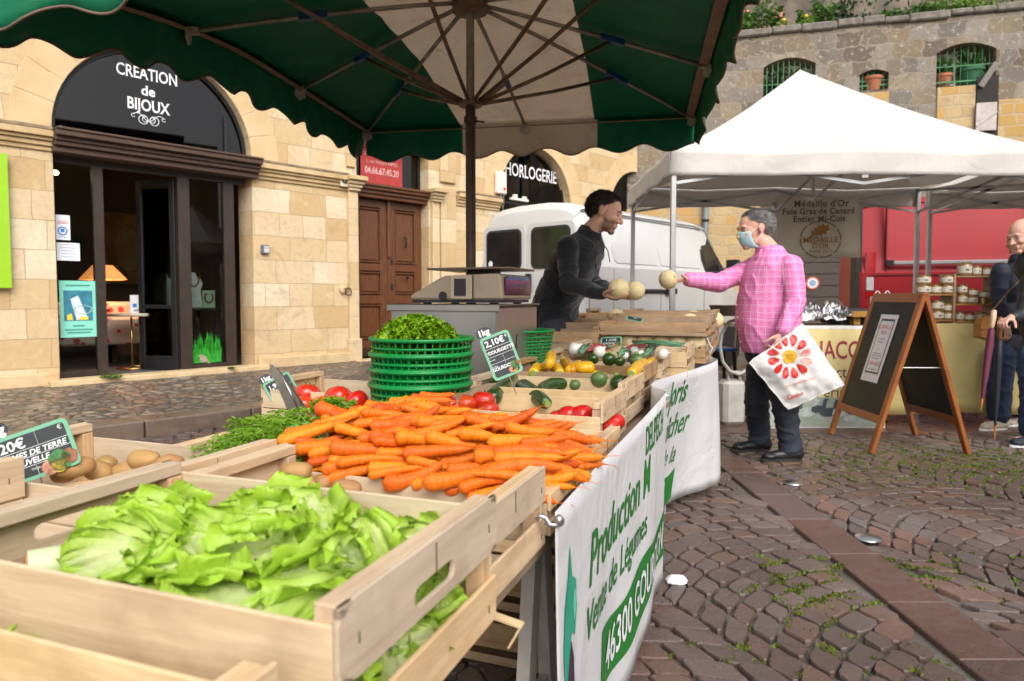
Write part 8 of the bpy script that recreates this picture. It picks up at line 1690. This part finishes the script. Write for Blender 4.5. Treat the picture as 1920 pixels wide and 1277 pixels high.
def onbag(pts, m_, nm, lift=.004):
    q = MB(); inv = []
    for px, py in pts:
        # invert bilinear by a few Newton steps in pixel-like coordinates
        tgt = J(px, py, 4.37); u, v = .5, .5
        for _ in range(12):
            f0 = bagpt(u, v, 1)-tgt; e = .01; fu = (bagpt(u+e, v, 1)-tgt-f0)/e; fv = (bagpt(u, v+e, 1)-tgt-f0)/e; det = fu.x*fv.z-fu.z*fv.x; u -= (f0.x*fv.z-f0.z*fv.x)/det; v -= (fu.x*f0.z-fu.z*f0.x)/det; u = max(.01, min(.99, u)); v = max(.01, min(.99, v))
        inv.append((u, v))
    cu, cv = sum(a for a, _ in inv)/len(inv), sum(b for _, b in inv)/len(inv); ring2 = [((a+cu)/2, (b+cv)/2) for a, b in inv]; n = len(inv)
    q.add([bagpt(a, b, 1, lift)-o1 for a, b in inv]+[bagpt(a, b, 1, lift)-o1 for a, b in ring2]+[bagpt(cu, cv, 1, lift)-o1], [(i, (i+1) % n, n+(i+1) % n, n+i) for i in range(n)]+[(n+i, n+(i+1) % n, 2*n) for i in range(n)]); obj(nm, q, m_, bg_)
M_PR = mat('petal_red', (.52, .02, .015), .4, var=.1); M_PP = mat('petal_pink', (.78, .28, .24), .4); M_YC = mat('flower_yellow', (.80, .42, .03), .4)
fcx, fcy = 1482, 669
onbag([(fcx+14*math.cos(a), fcy+13*math.sin(a)) for a in np.linspace(0, 2*PI, 17)[:-1]], M_YC, 'flower_centre')
for k in range(12):
    a = 2*PI*k/12+.26; c, s_ = math.cos(a), math.sin(a); o_ = []
    for b in np.linspace(0, 2*PI, 13)[:-1]: rr = 31+11*math.cos(b); ww = 6.5*math.sin(b)*(1+.35*math.cos(b)); o_.append((fcx+rr*c-ww*s_, fcy+rr*s_+ww*c))
    onbag(o_, M_PP if k in (0, 11) else M_PR, 'petal')
q = MB(); me = text_mesh('Casino', .040, 'CENTER', shear=.2, bold=.001); cc = J(1481, 744, 4.36); 
tx = Vector((.95, 0, .30)).normalized(); ty = Vector((-.30, 0, .95)).normalized()
def plane_on_bag(q, me, centre_px, size_rot):
    c = centre_px; tgt = J(c[0], c[1], 4.37)
    u, v = .5, .8
    for _ in range(20):
        f0 = bagpt(u, v, 1)-tgt; e = .01; fu = (bagpt(u+e, v, 1)-tgt-f0)/e; fv = (bagpt(u, v+e, 1)-tgt-f0)/e; det = fu.x*fv.z-fu.z*fv.x; u -= (f0.x*fv.z-f0.z*fv.x)/det; v -= (fu.x*f0.z-fu.z*f0.x)/det; u = max(.02, min(.98, u)); v = max(.02, min(.98, v))
    b = bagpt(u, v, 1, .008); q.add([b+tx*w_.co.x+ty*w_.co.y-o1+Vector((0, -.004, 0)) for w_ in me.vertices], [tuple(p_.vertices) for p_ in me.polygons])
plane_on_bag(q, me, (1490, 742), 0); obj('red_lettering', q, mat('green_red_lettering', (.45, .03, .02), .4), bg_)
q = MB(); me = text_mesh('pour une planete plus propre', .017, 'CENTER', bold=.0003); plane_on_bag(q, me, (1500, 716), 0); obj('small_print', q, mat('orange_small_print', (.7, .25, .08), .5), bg_)
# ------------------------------------------------------------ two people at the right edge
def simple_person(label, base, joints, cols, hair, bald=False, hs=1.1, f=(-.8, .3, -.4), up=(-.3, 0, 1)):
    t = person('p', label, base); hc, nb, chs, pel, sh1, el1, wr1, sh2, el2, wr2, h1, k1, a1, h2, k2, a2 = joints; bq = MB(); W, R = head_prims(bq, hc, f, up, hs); chain(bq, [hc, nb], [.065, .07])
    ax = Matrix.Rotation(math.atan2((sh2-sh1).y, (sh2-sh1).x), 3, 'Z')
    def tor(q, k): q.ellipsoid(pel, (.17+k, .13+k, .15+k), ax, 20, 12); q.ellipsoid(chs, (.18+k, .135+k, .20+k), ax, 20, 12); q.ellipsoid((pel+chs)/2, (.165+k, .13+k, .18+k), ax, 20, 12); q.ellipsoid((sh1+sh2)/2+Vector((0, 0, -.03)), (.19+k, .10+k, .08+k), ax, 20, 12); capsule(q, nb, nb-Vector((0, 0, .08)), .075+k, .11+k)
    tor(bq, -.015)
    for a, b, c in ((sh1, el1, wr1), (sh2, el2, wr2)): chain(bq, [a, b, c], [.048, .040, .027])
    hand_prims(bq, wr1, (wr1-el1).normalized()+Vector((-.2, 0, -.2)), (-.3, -.2, -.8), (0, -1, .4), 1.02, 1.0); hand_prims(bq, wr2, (wr2-el2), (-.3, .5, -.5), (-1, 0, 0), 1., .6)
    for a, b, c in ((h1, k1, a1), (h2, k2, a2)): chain(bq, [a, b, c], [.08, .055, .04]); capsule(bq, Vector((c.x+.02, c.y, .05)), Vector((c.x-.1, c.y, .04)), .035, .03)
    me = remeshed(bq, VX_, 3); me.attributes.new('beard', 'FLOAT', 'POINT'); finish('body', me, SK2, t); face_bits(t, W, R, hs, brow=(.2, .18, .17))
    if hair: hair_obj(t, W, R, hs, hair, (lambda p: p.z > .0 and p.x < .035 and not (p.x > -.02 and p.z < .02)) if not bald else (lambda p: -.04 < p.z < .035 and p.x < -.0), 2600 if not bald else 700, .016, 5, .5, (-1, 0, -.3), 1.03)
    jq = MB(); tor(jq, .018)
    for a, b, c in ((sh1, el1, wr1), (sh2, el2, wr2)): chain(jq, [a, b, c+(b-c).normalized()*.03], [.068, .054, .042])
    me = remeshed(jq, .010, 3); wrinkle(me, .010, 7); finish('jacket', me, cols[0], t)
    pq = MB(); 
    for a, b, c in ((h1, k1, a1), (h2, k2, a2)): chain(pq, [a, b, Vector((c.x, c.y, .13))], [.115, .088, .085])
    pq.ellipsoid(pel+Vector((0, 0, -.06)), (.17, .14, .10), ax, 20, 12); me = remeshed(pq, .010, 3); wrinkle(me, .010, 7, (1, 1, 1.6)); finish('jeans', me, cols[1], t)
    for c in (a1, a2): shoe(t, Vector((c.x+.07, c.y, 0)), (-1, -.25, 0), .29, cols[2], cols[3])
    return t
M_NAV = mat('navy_jacket', (.012, .018, .036), .7, var=.3, bmp=.2); M_BJN = mat('blue_jeans', (.022, .045, .10), .8, var=.5, scale=8, col2=(.010, .02, .05), bmp=.3, bscale=250); M_BEIGE = mat('beige_canvas', (.45, .38, .30), .8); M_WSO = mat('white_rubber_sole', (.7, .7, .7), .5)
simple_person('person in a navy jacket with brown shoulder bag, back to us at the right edge', Vector((4.20, 5.78, 0)), [J(1914, 455, 5.95), J(1915, 492, 5.92), J(1907, 540, 5.85), J(1893, 655, 5.82), J(1876, 508, 5.68), J(1872, 566, 5.66), J(1888, 612, 5.60), J(1945, 510, 6.05), J(1950, 580, 6.0), J(1930, 620, 5.8), J(1878, 665, 5.76), J(1874, 735, 5.74), J(1873, 785, 5.76), J(1912, 665, 5.9), J(1914, 735, 5.9), J(1912, 790, 5.95)], (M_NAV, M_BJN, M_BEIGE, M_WSO), HG, f=(-.2, .9, -.4))
M_BLKJ = mat('black_padded_coat', (.012, .012, .015), .55, var=.3)
simple_person('bald man in a black coat looking down at the right edge of the picture', Vector((3.95, 5.15, 0)), [J(1918, 442, 5.3), J(1938, 480, 5.3), J(1956, 545, 5.25), J(1956, 660, 5.2), J(1932, 535, 5.05), J(1918, 592, 4.98), J(1896, 596, 4.92), J(1985, 520, 5.4), J(1990, 590, 5.4), J(1990, 640, 5.3), J(1940, 670, 5.15), J(1938, 745, 5.13), J(1934, 818, 5.12), J(1965, 670, 5.3), J(1970, 745, 5.3), J(1970, 815, 5.35)], (M_BLKJ, M_BJN, M_NAV, M_WSO), HG, bald=True, f=(-.92, -.2, -.30))
def lathe_between(q, a, b, prof, n=14):
    a, b = Vector(a), Vector(b); d = (b-a); L = d.length; R_ = d.to_track_quat('Z', 'Y').to_matrix(); q.lathe([(r_, z*L) for r_, z in prof], a, n, R_)
def folded(label, top, tip, cc, hc_, wd):
    t = thing('folded_umbrella', label, 'umbrella', Vector((tip.x, tip.y, 0))); o_ = t.location.copy(); q = MB(); a, b = top-o_, tip-o_; lathe_between(q, a+(b-a)*.18, b, [(.006, 0), (wd*.8, .02), (wd, .2), (wd*.8, .6), (wd*.35, .9), (.004, .96)], 9); obj('canopy', q, cc, t, smooth=40); q = MB(); lathe_between(q, a, a+(b-a)*.19, [(0, -.05), (.016, 0), (.02, .4), (.014, .9), (.010, 1)], 12); obj('handle', q, hc_, t, smooth=True); q = MB(); lathe_between(q, a+(b-a)*.92, b+(b-a)*.04, [(.010, 0), (.006, .6), (.003, 1)], 8); obj('tip', q, mat('amber_tip', (.5, .18, .03), .4), t)
folded('folded maroon umbrella with a pale carved handle in the bald man\'s hand', J(1864, 582, 4.9), J(1840, 762, 4.85), mat('maroon_cloth', (.13, .015, .05), .6, var=.4, scale=30, stretch=(4, 4, 1)), mat('pale_carved_handle', (.6, .42, .28), .5), .026)
folded('folded black umbrella with a brown wooden handle beside the maroon one', J(1876, 596, 4.98), J(1865, 815, 5.0), mat('black_cloth', (.012, .014, .02), .6, var=.4, scale=30, stretch=(4, 4, 1)), mat('brown_wood_handle', (.22, .08, .03), .35), .024)
t = thing('shoulder_bag', 'tan leather shoulder bag on a long strap at the right edge', 'bag', J(1842, 612, 5.45)); o_ = t.location.copy(); q = MB(); q.prism([(-.05, -.09), (.05, -.11), (.055, .03), (.03, .075), (-.02, .075), (-.05, .02)], -.05, .05, lambda a, b, c: (a*.9, c, b)); M_TAN = mat('tan_leather', (.28, .11, .02), .5, var=.3); obj('bag_body', q, M_TAN, t, bevel=.01); q = MB(); q.prism([(-.055, -.02), (.058, -.03), (.06, .04), (.03, .085), (-.025, .085), (-.055, .03)], -.056, -.05, lambda a, b, c: (a*.9, c, b)); obj('flap', q, M_TAN, t)
q = MB(); q.tube([J(1844, 596, 5.45)-o_, J(1866, 576, 5.40)-o_, J(1890, 548, 5.45)-o_, J(1918, 520, 5.60)-o_, J(1935, 500, 5.8)-o_], .012, 6, sy=.35); obj('strap', q, M_TAN, t, smooth=True)
